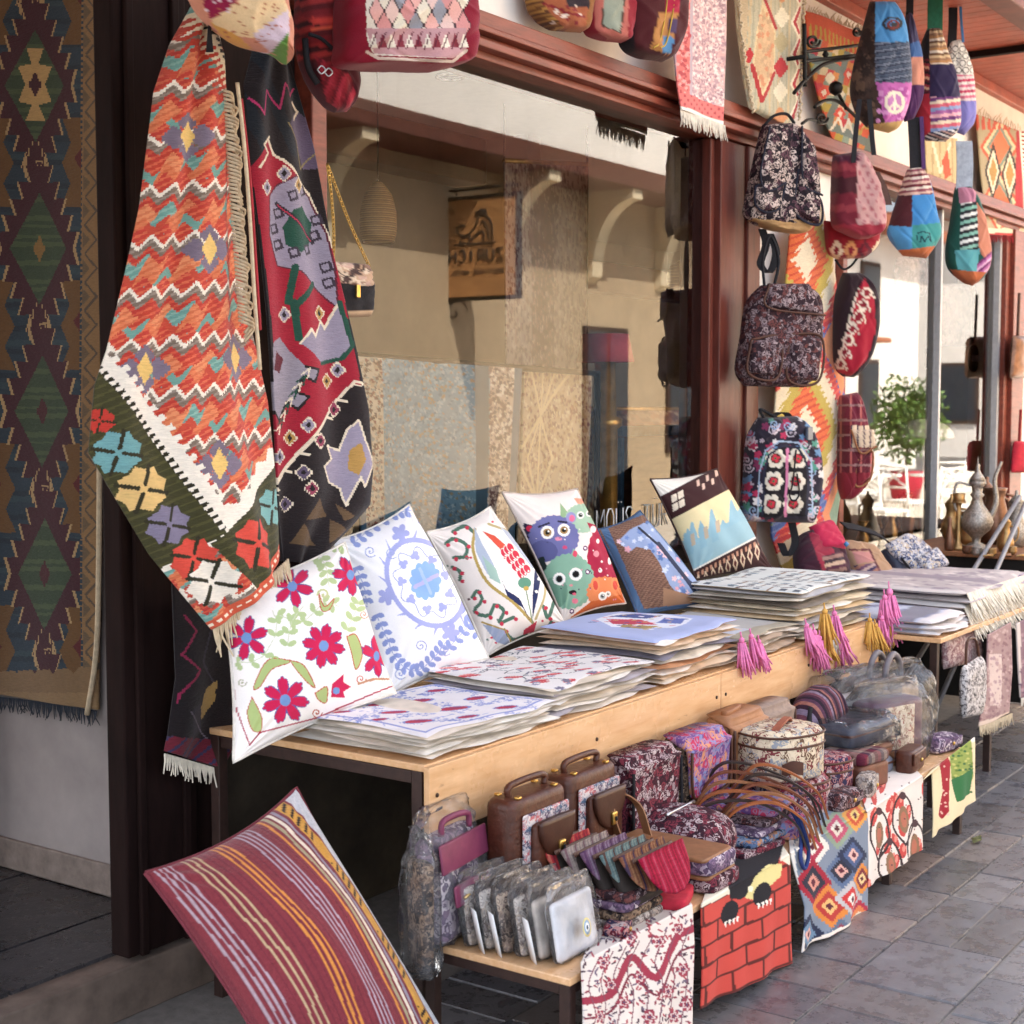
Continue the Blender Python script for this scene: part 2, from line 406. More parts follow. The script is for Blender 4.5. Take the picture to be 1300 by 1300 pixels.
# ================= the setting =================
YF = 3.05                                     # facade plane
wood_red = plain('red_wood', '#7d3b2b', .45, var=.35, sc=6, bmp=.12, stretch=(1, 6, 6))
wood_dark = plain('dark_wood', '#1f1210', .8, var=.35, sc=5, bmp=.12, spec=.12, stretch=(6, 6, 1))
plaster = plain('white_plaster', '#f0e9e0', .9, var=.08, sc=4, bmp=.15)
plaster_old = plain('old_plaster', '#a89f9c', .92, var=.22, sc=2.2, bmp=.5)
stone_dado = plain('dado_stone', '#3d352a', .8, var=.45, sc=5, bmp=.5)
soffit_m = plain('soffit_wood', '#a4503c', .5, var=.25, sc=9, bmp=.06)
mortar = plain('mortar', '#85807b', .95, var=.2, sc=25, bmp=.3)
cream = plain('cream_stucco', '#d9c8a8', .9, var=.1, sc=3)
dark_in = plain('dark_interior', '#2a2320', .8)
slab_ms = []
for k, (c, c2) in enumerate((('#7c797a', '#535153'), ('#727175', '#4a494e'), ('#807976', '#5c5453'), ('#6d6a6b', '#4d494a'), ('#7d6e67', '#5c504b'), ('#3a383b', '#232225'))):
    m, n, p = nodes('slab_stone_%d' % k); v = coords(n, kind='Object')
    oi = N(n, 'ShaderNodeObjectInfo'); ad = N(n, 'ShaderNodeVectorMath', operation='ADD'); n.links.new(v, ad.inputs[0]); n.links.new(oi.outputs['Location'], ad.inputs[1])
    f = noise(n, ad.outputs[0], 11, 8, .72); g = noise(n, ad.outputs[0], 70, 4, .7)
    c_ = ramp(n, f, [(.3, c2), (.68, c)]); st = ramp(n, g, [(.56, '#000000'), (.7, '#ffffff')])
    vr = N(n, 'ShaderNodeHueSaturation'); n.links.new(math_(n, 'MULTIPLY_ADD', oi.outputs['Random'], .5, .75), vr.inputs['Value']); n.links.new(c_, vr.inputs['Color'])
    n.links.new(mixc(n, vr.outputs[0], '#8d8884', math_(n, 'MULTIPLY', st, .35)), p.inputs['Base Color'])
    n.links.new(ramp(n, f, [(.3, '#707070'), (.7, '#b0b0b0')]), p.inputs['Roughness'])
    bump(n, p, math_(n, 'MULTIPLY_ADD', g, .25, f), .3, .012); slab_ms.append(m)

# street: mortar bed sheet and slate slabs
st = mk('street', [[-60, -60, 0], [120, -60, 0], [120, 80, 0], [-60, 80, 0]], [[0, 1, 2, 3]], mortar, smooth=False, base=(0, 0, 0)); st['kind'] = 'structure'
slabmesh = {}
def slab(x0, x1, y0, y1, parent, z=0.0, th=.007, mset=(0, 1, 2, 3, 0, 1, 1, 3, 0, 1, 4, 3)):
    g = .0028; lx, ly = round(x1-x0-2*g, 3), round(y1-y0-2*g, 3); mi = random.choice(mset); key = (lx, ly, mi)
    if key not in slabmesh:
        V, Fc = vbox(0, lx, 0, ly, 0, th); b = .003; V = V.copy()
        V[4:, 0] += np.array([b, -b, -b, b]); V[4:, 1] += np.array([b, b, -b, -b])
        me = bpy.data.meshes.new('paving_slab'); me.from_pydata(V.tolist(), [], Fc); me.materials.append(slab_ms[mi]); slabmesh[key] = me
    o = bpy.data.objects.new('paving_slab', slabmesh[key]); COL.objects.link(o); o.parent = parent
    l = WL[parent.name]; o.location = (x0+g-l[0], y0+g-l[1], z-l[2]+random.uniform(-.002, .0015)); return o
count = 0
for r in range(7):                              # rows along the shop front, each a mix of slab shapes
    y1 = 2.47-r*.308; y0 = y1-.308; x = 2.5-random.random()*.4
    while x < (9.6 if r < 5 else 7.5):
        L_ = random.choice((.3, .4, .3, .45)); kind = random.random()
        if x > .55*(y0)+1.5:
            if kind < .25: slab(x, x+L_, y0, y1, st)
            elif kind < .7: slab(x, x+L_, y0, y0+.154, st); slab(x, x+L_, y0+.154, y1, st)
            else: slab(x, x+L_/2, y0, y1, st); slab(x+L_/2, x+L_, y0, y1, st)
        x += L_
# beyond the counted slabs the stone goes on as a sheet
m, n, p = nodes('far_paving'); v = coords(n, (1, 1, 1))
bk = N(n, 'ShaderNodeTexBrick'); n.links.new(v, bk.inputs[0]); bk.inputs['Scale'].default_value = 1; bk.inputs['Brick Width'].default_value = .5; bk.inputs['Row Height'].default_value = .308
bk.inputs['Mortar Size'].default_value = .006; bk.inputs['Color1'].default_value = L4('#6a6768'); bk.inputs['Color2'].default_value = L4('#57534f'); bk.inputs['Mortar'].default_value = L4('#8a8580')
n.links.new(mixc(n, bk.outputs[0], ramp(n, noise(n, v, 9, 8, .7), [(.3, '#777777'), (.7, '#ffffff')]), .8, 'MULTIPLY'), p.inputs['Base Color']); p.inputs['Roughness'].default_value = .7
fp = mk('pavement', [[-40, -40, .004], [100, -40, .004], [100, -.35, .004], [-40, -.35, .004], [9.9, -.35, .004], [9.9, 40, .004], [100, 40, .004]], [[0, 1, 2, 3], [4, 2, 6, 5]], m, smooth=False, base=(0, 0, 0)); fp['kind'] = 'structure'
# entrance step
stepm = plain('step_stone', '#6e5f55', .75, var=.35, sc=9, bmp=.4)
stp = mk('entrance_step', *vbox(-3, 2.86, 2.99, 6.5, 0, .138), stepm, smooth=False, base=(2, 3, 0)); stp['kind'] = 'structure'; bevel(stp, .006)
for i in range(5):
    slab(2.86-.62*(i+1), 2.86-.62*i, 3.075, 3.33, stp, .138, .010, (5,))
    for j in range(3): slab(2.86-.62*(i+1), 2.86-.62*i, 3.33+.5*j, 3.83+.5*j, stp, .138, .010, (5,))

# ---- the shop building ----
shop = thing('shop_building', 'shop front with red wooden cornice, large display windows and white plaster wall', 'building', (4.5, YF, 0))
box('corner_post', 2.55, 2.80, 3.0, 3.07, .15, 3.62, wood_dark, shop, .006)
box('post_moulding', 2.80, 2.93, 3.03, 3.1, .0, 3.62, wood_dark, shop, .006)
box('post_moulding', 2.585, 2.61, 2.985, 3.0, .15, 3.62, wood_dark, shop, .004)
box('post_moulding', 2.74, 2.765, 2.985, 3.0, .15, 3.62, wood_dark, shop, .004)
box('recess_wall', 2.865, 3.0, 3.11, 6.4, .15, 3.62, plaster_old, shop, .01)
box('skirting', 2.85, 2.864, 3.11, 4.0, .15, .245, plain('skirting_stone', '#8d7f76', .85, bmp=.4, sc=20), shop, .004)
box('added_shade_wall', 1.2, 1.38, 3.4, 6.4, 0, 3.6, plaster_old, shop, .01)  # unseen wall, added left of the doorway to keep light out of the recess
box('door_frame', 2.80, 2.864, 4.03, 4.3, .15, 3.62, wood_dark, shop, .006)
box('dado_wall', 2.93, 7.26, 3.08, 3.4, 0, .93, stone_dado, shop, .01)
box('window_sill', 2.93, 5.86, 2.97, 3.38, .93, .965, wood_dark, shop, .006)
box('side_panel', 2.93, 3.28, 3.06, 3.16, .965, 2.74, wood_dark, shop, .004)
# main window frame
for a, b, y in ((3.285, 3.35, 3.0), (3.35, 3.37, 3.025)): box('window_stile', a, b, y, 3.12, .965, 2.74, wood_red, shop, .005)
for a, b, y in ((5.84, 5.88, 3.03), (5.88, 6.12, 3.0), (6.12, 6.245, 2.985)): box('window_stile', a, b, y, 3.14, 0.93, 2.74, plain('stile_wood', '#5e2a20', .45, var=.3, sc=6, stretch=(6, 6, 1)), shop, .005)
# cornice mouldings run the whole front
for k, (y, z0, z1) in enumerate(((2.985, 2.745, 2.772), (2.945, 2.772, 2.80), (2.965, 2.80, 2.815), (2.925, 2.815, 2.835), (2.945, 2.835, 2.888))):
    box('cornice_moulding', 2.93+.002*k, 12.2-.002*k, y, 3.2, z0, z1, wood_red, shop, .004)
box('fascia_wall', 2.80, 12.2, YF, 3.35, 2.888, 3.62, plaster, shop, 0)
box('pier_wall', 6.245, 7.24, YF-.01, 3.4, 0, 2.745, plaster, shop, .008)
for a, b, y in ((7.24, 7.30, 3.0), (9.98, 10.06, 3.0), (10.06, 10.32, 2.97)): box('window_stile', a, b, y, 3.14, .5, 2.745, wood_red, shop, .005)
box('end_wall', 10.32, 12.2, YF, 3.35, 0, 2.745, plaster, shop, 0)
box('dado_wall', 7.26, 10.06, 3.0, 3.3, 0, .52, plain('dado_wood', '#1d1715', .6), shop, .006)
box('window_sill', 7.26, 10.06, 2.93, 3.36, .52, .56, wood_dark, shop, .005)
grey_al = plain('grey_mullion', '#b9b8b6', .4, var=.1)
box('window_mullion', 8.80, 8.83, 3.03, 3.10, .56, 2.745, grey_al, shop, .003)
box('window_mullion', 9.94, 9.978, 3.03, 3.10, .56, 2.745, grey_al, shop, .003)
glass = clear('window_glass', (.98, .98, .975), 1.68)
mk('window_pane', [[3.37, 3.07, .965], [5.84, 3.07, .965], [5.84, 3.07, 2.745], [3.37, 3.07, 2.745]], [[0, 1, 2, 3]], glass, shop, smooth=False)
mk('window_pane', [[7.30, 3.07, .56], [8.8, 3.07, .56], [8.8, 3.07, 2.745], [7.30, 3.07, 2.745]], [[0, 1, 2, 3]], glass, shop, smooth=False)
mk('window_pane', [[8.83, 3.07, .56], [9.94, 3.07, .56], [9.94, 3.07, 2.745], [8.83, 3.07, 2.745]], [[0, 1, 2, 3]], glass, shop, smooth=False)
# eave: soffit boards, beams
for i in range(74): box('soffit_board', 4.6+i*.102, 4.6+i*.102+.097, 2.42, 3.05, 3.622, 3.64, soffit_m, shop, 0)
box('soffit_backing', -2, 12.3, 2.3, 3.36, 3.645, 3.67, wood_dark, shop, 0)
box('eave_beam', -2, 12.3, 2.28, 2.42, 3.58, 3.74, plain('eave_wood', '#6e3a30', .6, var=.3, sc=8), shop, .008)
box('wall_trim', 2.8, 12.2, 3.0, 3.05, 3.56, 3.622, soffit_m, shop, .005)
box('soffit_batten', 8.7, 8.75, 2.42, 3.0, 3.585, 3.622, wood_dark, shop, .004)
box('roof', -2.5, 12.4, 2.2, 9.2, 3.745, 3.9, plain('roof_tile', '#9a5a40', .8), shop, 0)
box('upper_wall', -2.5, 12.2, 3.2, 9.0, 3.9, 6.2, cream, shop, 0)
# interior shell
inner = plain('inner_wall', '#d8cab4', .9, var=.1, sc=3); ceil_m = plain('inner_ceiling', '#f4efe6', .9, var=.04)
box('inner_floor', 3.0, 12.1, 3.4, 9, .0, .1, plain('inner_floor_wood', '#7a5a40', .6), shop, 0)
box('inner_ceiling', 2.93, 12.1, 3.21, 9.0, 2.95, 3.05, ceil_m, shop, 0)
box('inner_back_wall', 2.93, 12.1, 6.6, 6.75, .1, 2.95, inner, shop, 0)
box('inner_side_wall', 2.95, 3.05, 3.45, 6.6, .1, 2.95, inner, shop, 0)
box('inner_side_wall', 11.9, 12.05, 3.4, 6.6, .1, 2.95, inner, shop, 0)
box('inner_partition', 6.3, 6.42, 4.3, 6.6, .1, 2.95, inner, shop, 0)
box('inner_beam', 3.05, 6.3, 4.55, 4.75, 2.72, 2.95, plain('beam_wood', '#5d3527', .6, sc=6), shop, .01)
box('inner_beam', 3.4, 11.9, 6.0, 6.2, 2.45, 2.68, plain('beam_wood', '#5d3527', .6, sc=6), shop, .01)
chrome = plain('chrome', '#d8d8d8', .15, 1.0, var=.05, bmp=0)
for x, y in ((4.35, 3.75), (5.0, 3.8), (7.9, 3.9), (9.2, 4.2)):
    t = np.linspace(0, 2*np.pi, 25)
    dl = mk('downlight', *tube_v(np.stack([x+.055*np.cos(t), y+.055*np.sin(t), np.full(25, 2.945)], 1), .009, 8, False), chrome, shop)
    mk('reflector', *loft_v([(2.948, .045, .045, 2, x, y), (2.9485, .02, .02, 2, x, y)], 20), plain('reflector', '#555555', .2, 1.0, bmp=0), dl)
# ================= stalls: table, bench, side table =================
m, n, p = nodes('plywood'); v = coords(n); g = noise(n, coords(n, (1.2, 9, 9)), 6, 6, .65); q = noise(n, v, 2.3, 5, .7); sc_ = noise(n, coords(n, (3, 60, 14)), 4, 3, .8)
c_ = ramp(n, g, [(.3, '#cfa070'), (.7, '#e2b98e')]); c_ = mixc(n, c_, '#a8835c', math_(n, 'MULTIPLY', ramp(n, q, [(.52, '#000000'), (.75, '#ffffff')]), .5)); c_ = mixc(n, c_, '#8a6444', math_(n, 'MULTIPLY', ramp(n, sc_, [(.66, '#000000'), (.72, '#ffffff')]), .45))
n.links.new(c_, p.inputs['Base Color']); n.links.new(ramp(n, q, [(.3, '#707070'), (.7, '#a8a8a8')]), p.inputs['Roughness']); bump(n, p, g, .08, .01); ply = m
steel = plain('brown_steel', '#33221d', .5, var=.3, sc=40)
screw = plain('screw_head', '#4a3a30', .4, .8)
ZT, ZB, YT, YB = .735, .327, 2.2, 1.74
tb = thing('display_table', 'long plywood display table stacked with cushions under the shop window', 'table', (4.2, 2.5, 0))
box('table_top', 2.77, 5.66, YT-.012, 2.94, ZT-.018, ZT, ply, tb, .003)
XJ = H1((905, 868), YP(YT))[0]
for a, b in ((2.765, XJ-.002), (XJ+.002, 5.66)):
    pn = box('front_panel', a, b, YT-.03, YT-.013, .56, ZT-.004, ply, tb, .002)
    for sx in (a+.03, (a+b)/2, b-.03):
        mk("screw", loft_v([(0, .006, .006, 2), (.003, .005, .005, 2)], 10)[0][:, [0, 2, 1]]*np.array([1, -1, 1])+np.array([sx, YT-.03, .66]), loft_v([(0, .006, .006, 2), (.003, .005, .005, 2)], 10)[1], screw, pn)
for x in (2.785, 4.2, 5.63):
    for y in (YT+.012, 2.90): box('leg', x-.016, x+.016, y-.016, y+.016, 0, ZT-.018, steel, tb, .002)
for y in (YT+.012, 2.90): box('frame_rail', 2.80, 5.61, y-.014, y+.014, ZT-.05, ZT-.019, steel, tb, .002)
for x in (2.785, 5.63): box('frame_rail', x-.014, x+.014, YT+.03, 2.88, ZT-.05, ZT-.0195, steel, tb, .002)
bn = thing('low_bench', 'low plywood bench with brown steel legs in front of the display table', 'bench', (4.0, 1.95, 0))
for a, b in ((2.72, 4.1), (4.104, 5.44)): box('bench_top', a, b, YB, YT-.035, ZB-.018, ZB, ply, bn, .003)
for x in (2.74, 3.72, 4.70, 5.41):
    for y in (YB+.02, YT-.06): box('leg', x-.014, x+.014, y-.014, y+.014, 0, ZB-.018, steel, bn, .002)
for y in (YB+.02, YT-.06): box('frame_rail', 2.755, 5.395, y-.012, y+.012, ZB-.045, ZB-.0185, steel, bn, .002)
for x in (2.74, 5.41): box('frame_rail', x-.012, x+.012, YB+.035, YT-.075, ZB-.045, ZB-.0187, steel, bn, .002)
st2 = thing('side_table', 'steel legged stall table under folded prayer rugs beyond the display table', 'table', (6.6, 2.4, 0))
box('table_top', 5.69, 7.55, 1.93, 2.9, .665, .685, ply, st2, .003)
for x in (5.72, 6.42, 7.52):
    for y in (1.965, 2.87): box('leg', x-.015, x+.015, y-.015, y+.015, 0, .665, steel, st2, .002)
br = thing('brass_stall', 'plank table of old brassware under the far window', 'table', (8.7, 2.5, 0))
box('table_top', 7.72, 9.9, 2.0, 2.92, .80, .825, plain('old_plank', '#8a5c3c', .6, var=.3, sc=8, stretch=(1, 6, 6)), br, .004)
for x in (7.78, 9.85):
    for y in (2.05, 2.88): box('leg', x-.02, x+.02, y-.02, y+.02, 0, .80, wood_dark, br, .003)
cl = box('skirt_cloth', 7.735, 7.745, 2.07, 2.86, .06, .80, plain('black_cloth', '#17130f', .95), br, 0)
# grey folding stand in front of the brass stall
fs = thing('folding_stand', 'grey folding stand leaning by the brassware', 'stand', (8.4, 2.25, 0))
a0, a1 = H1((1236, 790), YP(2.25)), H1((1297, 650), YP(2.25)); a2 = a0*1.0; dd = (a1-a0)
gm = plain('grey_stand', '#8f8f92', .4, .3, var=.1)
for off in (0, .22): tube('leg', [a0+dd*(-.72)+np.array([0, off, 0]), a1+dd*.15+np.array([0, off*.2, 0])], .013, gm, fs, 6)
tube('crossbar', [a0+dd*.1, a0+dd*.1+np.array([0, .19, 0])], .009, gm, fs, 6)

# ================= the other side of the street (seen in the window glass) =================
def MIR(P): P = np.array(P, float); P[..., 1] = 2*3.07-P[..., 1]; return P
YO = -4.2
hA = thing('townhouse', 'cream townhouse with brown beams and curved brackets across the street', 'building', (15, YO, 0))
box('wall', 7, 20.4, YO-5, YO, 0, 4.3, plain('ochre_stucco', '#b8a284', .9, var=.12, sc=3), hA, 0); box('beam', 6.8, 20.6, YO-.3, YO+.75, 4.3, 4.55, plain('beam_wood', '#5d3527', .6, sc=6), hA, .02)
box('upper_wall', 6.8, 20.6, YO-5, YO+.7, 4.55, 7.6, plaster, hA, 0)
box('roof', 6.3, 21.1, YO-5.5, YO+1.3, 7.6, 7.8, plain('roof_tile', '#9a5a40', .8), hA, 0)
for x in (11.4, 14.7, 16.6, 18.4):                 # curved brackets under the overhang
    t = np.linspace(0, np.pi/2, 9); pr = [(YO, 4.3), (YO+.7, 4.3), (YO+.7, 4.18)]+[(YO+.7-.6*math.sin(a), 4.18-.95*(1-math.cos(a))) for a in t[1:]]+[(YO, 3.15)]
    k = len(pr); V = [[x+s, y, z] for s in (-.12, .12) for y, z in pr]
    mk('bracket', V, [list(range(k))[::-1], list(range(k, 2*k))]+[[i, (i+1) % k, k+(i+1) % k, k+i] for i in range(k)], cream, hA, smooth=False)
winb = plain('far_window', '#26313c', .2, var=.2, bmp=0); frm = plain('far_frame', '#3d2a22', .6)
for x0, x1, z0, z1 in ((16.4, 17.5, 0, 2.6), (18.6, 19.6, .9, 2.5), (12, 13, 5.2, 6.8), (14.5, 15.5, 5.2, 6.8), (17, 18, 5.2, 6.8)):
    yw = YO+(.7 if z0 > 4 else 0); wn = box('window', x0, x1, yw, yw+.05, z0, z1, frm, hA, .01)
    for c in (0, 1): box('pane', x0+.06+c*(x1-x0)/2, x0-.03+(c+1)*(x1-x0)/2, yw+.05, yw+.06, z0+.06, z1-.06, winb, wn, 0)
hB = thing('white_house', 'sunlit white house with tiled roof beyond the cafe terrace', 'building', (28, -7, 0))
box('wall', 21.5, 36, -13, -6.8, 0, 5.5, plaster, hB, 0); box('roof', 21, 36.5, -13.5, -6.1, 5.5, 5.75, plain('roof_tile', '#9a5a40', .8), hB, 0)
for x in (22.6, 25, 27.4, 29.8, 32.2):
    wn = box('window', x, x+1.1, -6.8, -6.74, 1.0, 2.6, frm, hB, .01); box('pane', x+.08, x+1.02, -6.74, -6.73, 1.1, 2.5, winb, wn, 0)
    wn = box('window', x, x+1.1, -6.8, -6.74, 3.4, 4.8, frm, hB, .01); box('pane', x+.08, x+1.02, -6.74, -6.73, 3.5, 4.7, winb, wn, 0)
box('awning', 22, 30, -6.8, -5.2, 2.85, 2.95, plain('awning_tile', '#a8694c', .8), hB, .02)
hC = thing('street_end_house', 'pale house closing the end of the street', 'building', (46, 0, 0))
box('wall', 44, 50, -14, 14, 0, 7, plaster, hC, 0); box('roof', 43.4, 50.5, -14.5, 14.5, 7, 7.3, plain('roof_tile', '#9a5a40', .8), hC, 0)
for y in (-9, -6, -3, 0, 3): wn = box('window', 43.94, 44, y, y+1.2, 1, 2.8, frm, hC, .01); box('pane', 43.93, 43.94, y+.1, y+1.1, 1.1, 2.7, winb, wn, 0)
# hotel sign hung on an iron arm
S0 = MIR(H1((607, 315), XP(13.6))); SH = .54
sg = thing('hanging_sign', 'square wooden hotel sign with lion emblem hung on an iron arm', 'sign', S0)
iron = plain('black_iron', '#15120f', .5, .6, var=.2)
sgw = plain('sign_wood', '#b98552', .55, var=.35, sc=5, stretch=(1, 1, 7))
board = box('board', S0[0]-.03, S0[0]+.03, S0[1]-SH, S0[1]+SH, S0[2]-SH, S0[2]+SH, sgw, sg, .004)
for a, b, c, d in ((-SH-.03, SH+.03, SH, SH+.04), (-SH-.03, SH+.03, -SH-.04, -SH), (-SH-.03, -SH, -SH, SH), (SH, SH+.03, -SH, SH)):
    box('frame', S0[0]-.04, S0[0]+.04, S0[1]+a, S0[1]+b, S0[2]+c, S0[2]+d, iron, sg, .003)
# emblem and lettering stand on the face towards the glass viewer (-X side); written to read right from the street
def on_sign(pts): return np.array([[S0[0]-.034, S0[1]+u, S0[2]+v] for u, v in pts])
ink = plain('sign_ink', '#1f1610', .7)
lion = [[(-.17, .02), (-.16, .16), (-.10, .24), (-.03, .25), (.0, .17), (.06, .09), (.14, .07), (.2, .1), (.2, .16), (.12, .16)],
        [(-.13, .02), (-.12, .12), (-.07, .19), (-.04, .15)], [(-.08, .02), (-.07, .10), (.02, .06), (.05, .02)], [(.06, .02), (.08, .07), (.16, .04), (.16, .0), (.06, .0)], [(-.2, -.01), (.24, -.01)], [(-.1, .26), (-.1, .3), (-.07, .27), (-.05, .31), (-.03, .27), (0, .29), (-.01, .25)]]
for l in lion: tube('emblem_line', on_sign([(-u*1.3, v*1.2+.06) for u, v in curve_pts(np.array(l), 20)]), .012, ink, board, 5)
SEG = {'Z': [[(0, 1), (1, 1), (0, 0), (1, 0)]], 'U': [[(0, 1), (0, .2), (.3, 0), (.7, 0), (1, .2), (1, 1)], [(.25, 1.25), (.3, 1.25)], [(.7, 1.25), (.75, 1.25)]], 'R': [[(0, 0), (0, 1), (.8, 1), (1, .75), (.8, .5), (0, .5)], [(.4, .5), (1, 0)]], 'I': [[(.5, 0), (.5, 1)]], 'C': [[(1, .85), (.7, 1), (.3, 1), (0, .7), (0, .3), (.3, 0), (.7, 0), (1, .15)]], 'H': [[(0, 0), (0, 1)], [(1, 0), (1, 1)], [(0, .5), (1, .5)]],
       'B': [[(0, 0), (0, 1), (.7, 1), (.9, .75), (.7, .5), (0, .5)], [(.7, .5), (1, .25), (.7, 0), (0, 0)]], 'O': [[(.3, 0), (0, .3), (0, .7), (.3, 1), (.7, 1), (1, .7), (1, .3), (.7, 0), (.3, 0)]], 'T': [[(0, 1), (1, 1)], [(.5, 1), (.5, 0)]], 'Q': [[(.3, 0), (0, .3), (0, .7), (.3, 1), (.7, 1), (1, .7), (1, .3), (.7, 0), (.3, 0)], [(.6, .3), (1, -.1)]], 'E': [[(1, 1), (0, 1), (0, 0), (1, 0)], [(0, .5), (.8, .5)]], 'L': [[(0, 1), (0, 0), (1, 0)]], 'M': [[(0, 0), (0, 1), (.5, .4), (1, 1), (1, 0)]], 'S': [[(1, .85), (.7, 1), (.3, 1), (0, .78), (.3, .52), (.7, .48), (1, .22), (.7, 0), (.3, 0), (0, .15)]], ' ': []}
def letters(txt, u0, v0, wd, ht, gap, r, place, mat, parent):
    for i, ch in enumerate(txt):
        for l in SEG[ch]: tube('letter', place([(u0+i*(wd+gap)+a*wd, v0+b*ht) for a, b in l]), r, mat, parent, 5)
letters('ZURICH', -.36, -.15, .085, .13, .045, .0125, lambda p: on_sign([(-u, v) for u, v in p]), ink, board)
letters('BOUTIQUE HOTEL', -.36, -.29, .035, .05, .018, .0045, lambda p: on_sign([(-u, v) for u, v in p]), ink, board)
tube('arm', [[S0[0], YO, S0[2]+SH+.12], [S0[0], S0[1]+SH, S0[2]+SH+.12]], .018, iron, sg, 6)
for s in (-.3, .3): tube('hanger', [[S0[0], S0[1]+s, S0[2]+SH+.03], [S0[0], S0[1]+s, S0[2]+SH+.12]], .01, iron, sg, 5)
t = np.linspace(0, 1, 30); tube('scroll', np.stack([np.full(30, S0[0]), S0[1]-SH*.6+.18*(1-t)*np.cos(7*t), S0[2]-SH-.16+.16*(1-t)*np.sin(7*t)], 1), .012, iron, sg, 5)
# cafe terrace in the sun beyond the shop
te = mk('terrace', [[12.6, -3.9, .009], [43, -6.7, .009], [43, 6, .009], [12.6, 6, .009]], [[0, 1, 2, 3]], plain('pale_limestone', '#c9beae', .8, var=.1, sc=2), smooth=False, base=(20, 0, 0)); te['kind'] = 'structure'
wpaint = plain('white_paint', '#efece6', .5, var=.04, bmp=0)
def cafe_chair(x, y, rz, label):
    t = thing('cafe_chair', label, 'chair', (x, y, 0), 'white chairs on the cafe terrace')
    T = lambda V: xf(V, (x, y, 0), rz)
    mk('seat', *((lambda b: (T(b[0]), b[1]))(vbox(-.2, .2, -.2, .2, .43, .46))), wpaint, t, smooth=False)
    for a, b in ((-.18, -.18), (.18, -.18)): mk('leg', *((lambda q: (T(q[0]), q[1]))(tube_v([[a, b, 0], [a, b, .43]], .016, 6))), wpaint, t)
    for a in (-.18, .18): mk('leg', *((lambda q: (T(q[0]), q[1]))(tube_v([[a, .2, 0], [a, .18, .45], [a, .24, .88]], .016, 6))), wpaint, t)
    for z in (.62, .86): mk('back_rail', *((lambda q: (T(q[0]), q[1]))(tube_v([[-.18, .2+(z-.45)*.14, z], [.18, .2+(z-.45)*.14, z]], .016, 6))), wpaint, t)
    for s in (-1, 1): mk('back_cross', *((lambda q: (T(q[0]), q[1]))(tube_v([[-.17*s, .225, .63], [.17*s, .235, .85]], .012, 6))), wpaint, t)
    return t
ck = 0
names = ('white crossback cafe chair beside the terrace kerb', 'white crossback cafe chair turned to the first table', 'white crossback cafe chair behind the first table', 'white crossback cafe chair at the second table', 'white crossback cafe chair facing the shop', 'white crossback cafe chair by the far table', 'white crossback cafe chair at the end of the terrace')
for (px, py, rz) in ((1085, 690, 20), (1120, 700, 200), (1150, 684, 110), (1180, 690, 10), (1215, 694, 250), (1200, 672, 60), (1100, 676, 150)):
    P = MIR(H1((px, py), ZP(0))); cafe_chair(P[0], P[1], rz, names[ck]); ck += 1
for k, (px, py) in enumerate(((1105, 680), (1192, 680))):
    P = MIR(H1((px, py), ZP(0))); t = thing('cafe_table', ('round white cafe table among the chairs', 'second round white cafe table farther along the terrace')[k], 'table', (P[0], P[1], 0), 'cafe tables')
    mk('table_top', xf(loft_v([(.72, .36, .36, 2), (.745, .36, .36, 2)], 24)[0], (P[0], P[1], 0)), loft_v([(.72, .36, .36, 2), (.745, .36, .36, 2)], 24)[1], wpaint, t)
    tube('pedestal', [[P[0], P[1], 0.02], [P[0], P[1], .72]], .03, wpaint, t); mk('foot', *loft_v([(0, .22, .22, 2, P[0], P[1]), (.03, .18, .18, 2, P[0], P[1])], 20), wpaint, t)
# leafy shrub in a red pot by the terrace
P = MIR(H1((1150, 600), YP(8.6))); P[2] = 0; sh = thing('potted_shrub', 'bushy green shrub in a red pot by the terrace', 'plant', P)
mk('pot', *loft_v([(0, .2, .2, 2, P[0], P[1]), (.45, .3, .3, 2, P[0], P[1]), (.5, .28, .28, 2, P[0], P[1])], 20), plain('red_pot', '#b0243a', .6), sh)
tube('trunk', [[P[0], P[1], .4], [P[0]+.03, P[1], .8], [P[0], P[1]+.05, 1.2]], [.03, .025, .015], plain('bark', '#4a3a2a', .9), sh)
rg = np.random.default_rng(3); Vs = []; Fs = []
for i in range(2600):
    d = rg.normal(size=3); d /= np.linalg.norm(d); r = .55*rg.random()**.4; c = P+np.array([0, 0, 1.35])+d*r*np.array([1, 1, 1.15])*(1+.25*math.sin(5*d[0]+3*d[2]))
    a = rg.normal(size=3); a /= np.linalg.norm(a); b = np.cross(a, rg.normal(size=3)); b /= np.linalg.norm(b); s = .035+.03*rg.random(); k = len(Vs)
    Vs += [c-a*s, c+b*s*.5, c+a*s, c-b*s*.5]; Fs.append([k, k+1, k+2, k+3])
mk('crown', Vs, Fs, plain('leaf_green', '#4f6b2a', .6, var=.5, sc=3), sh, smooth=False)

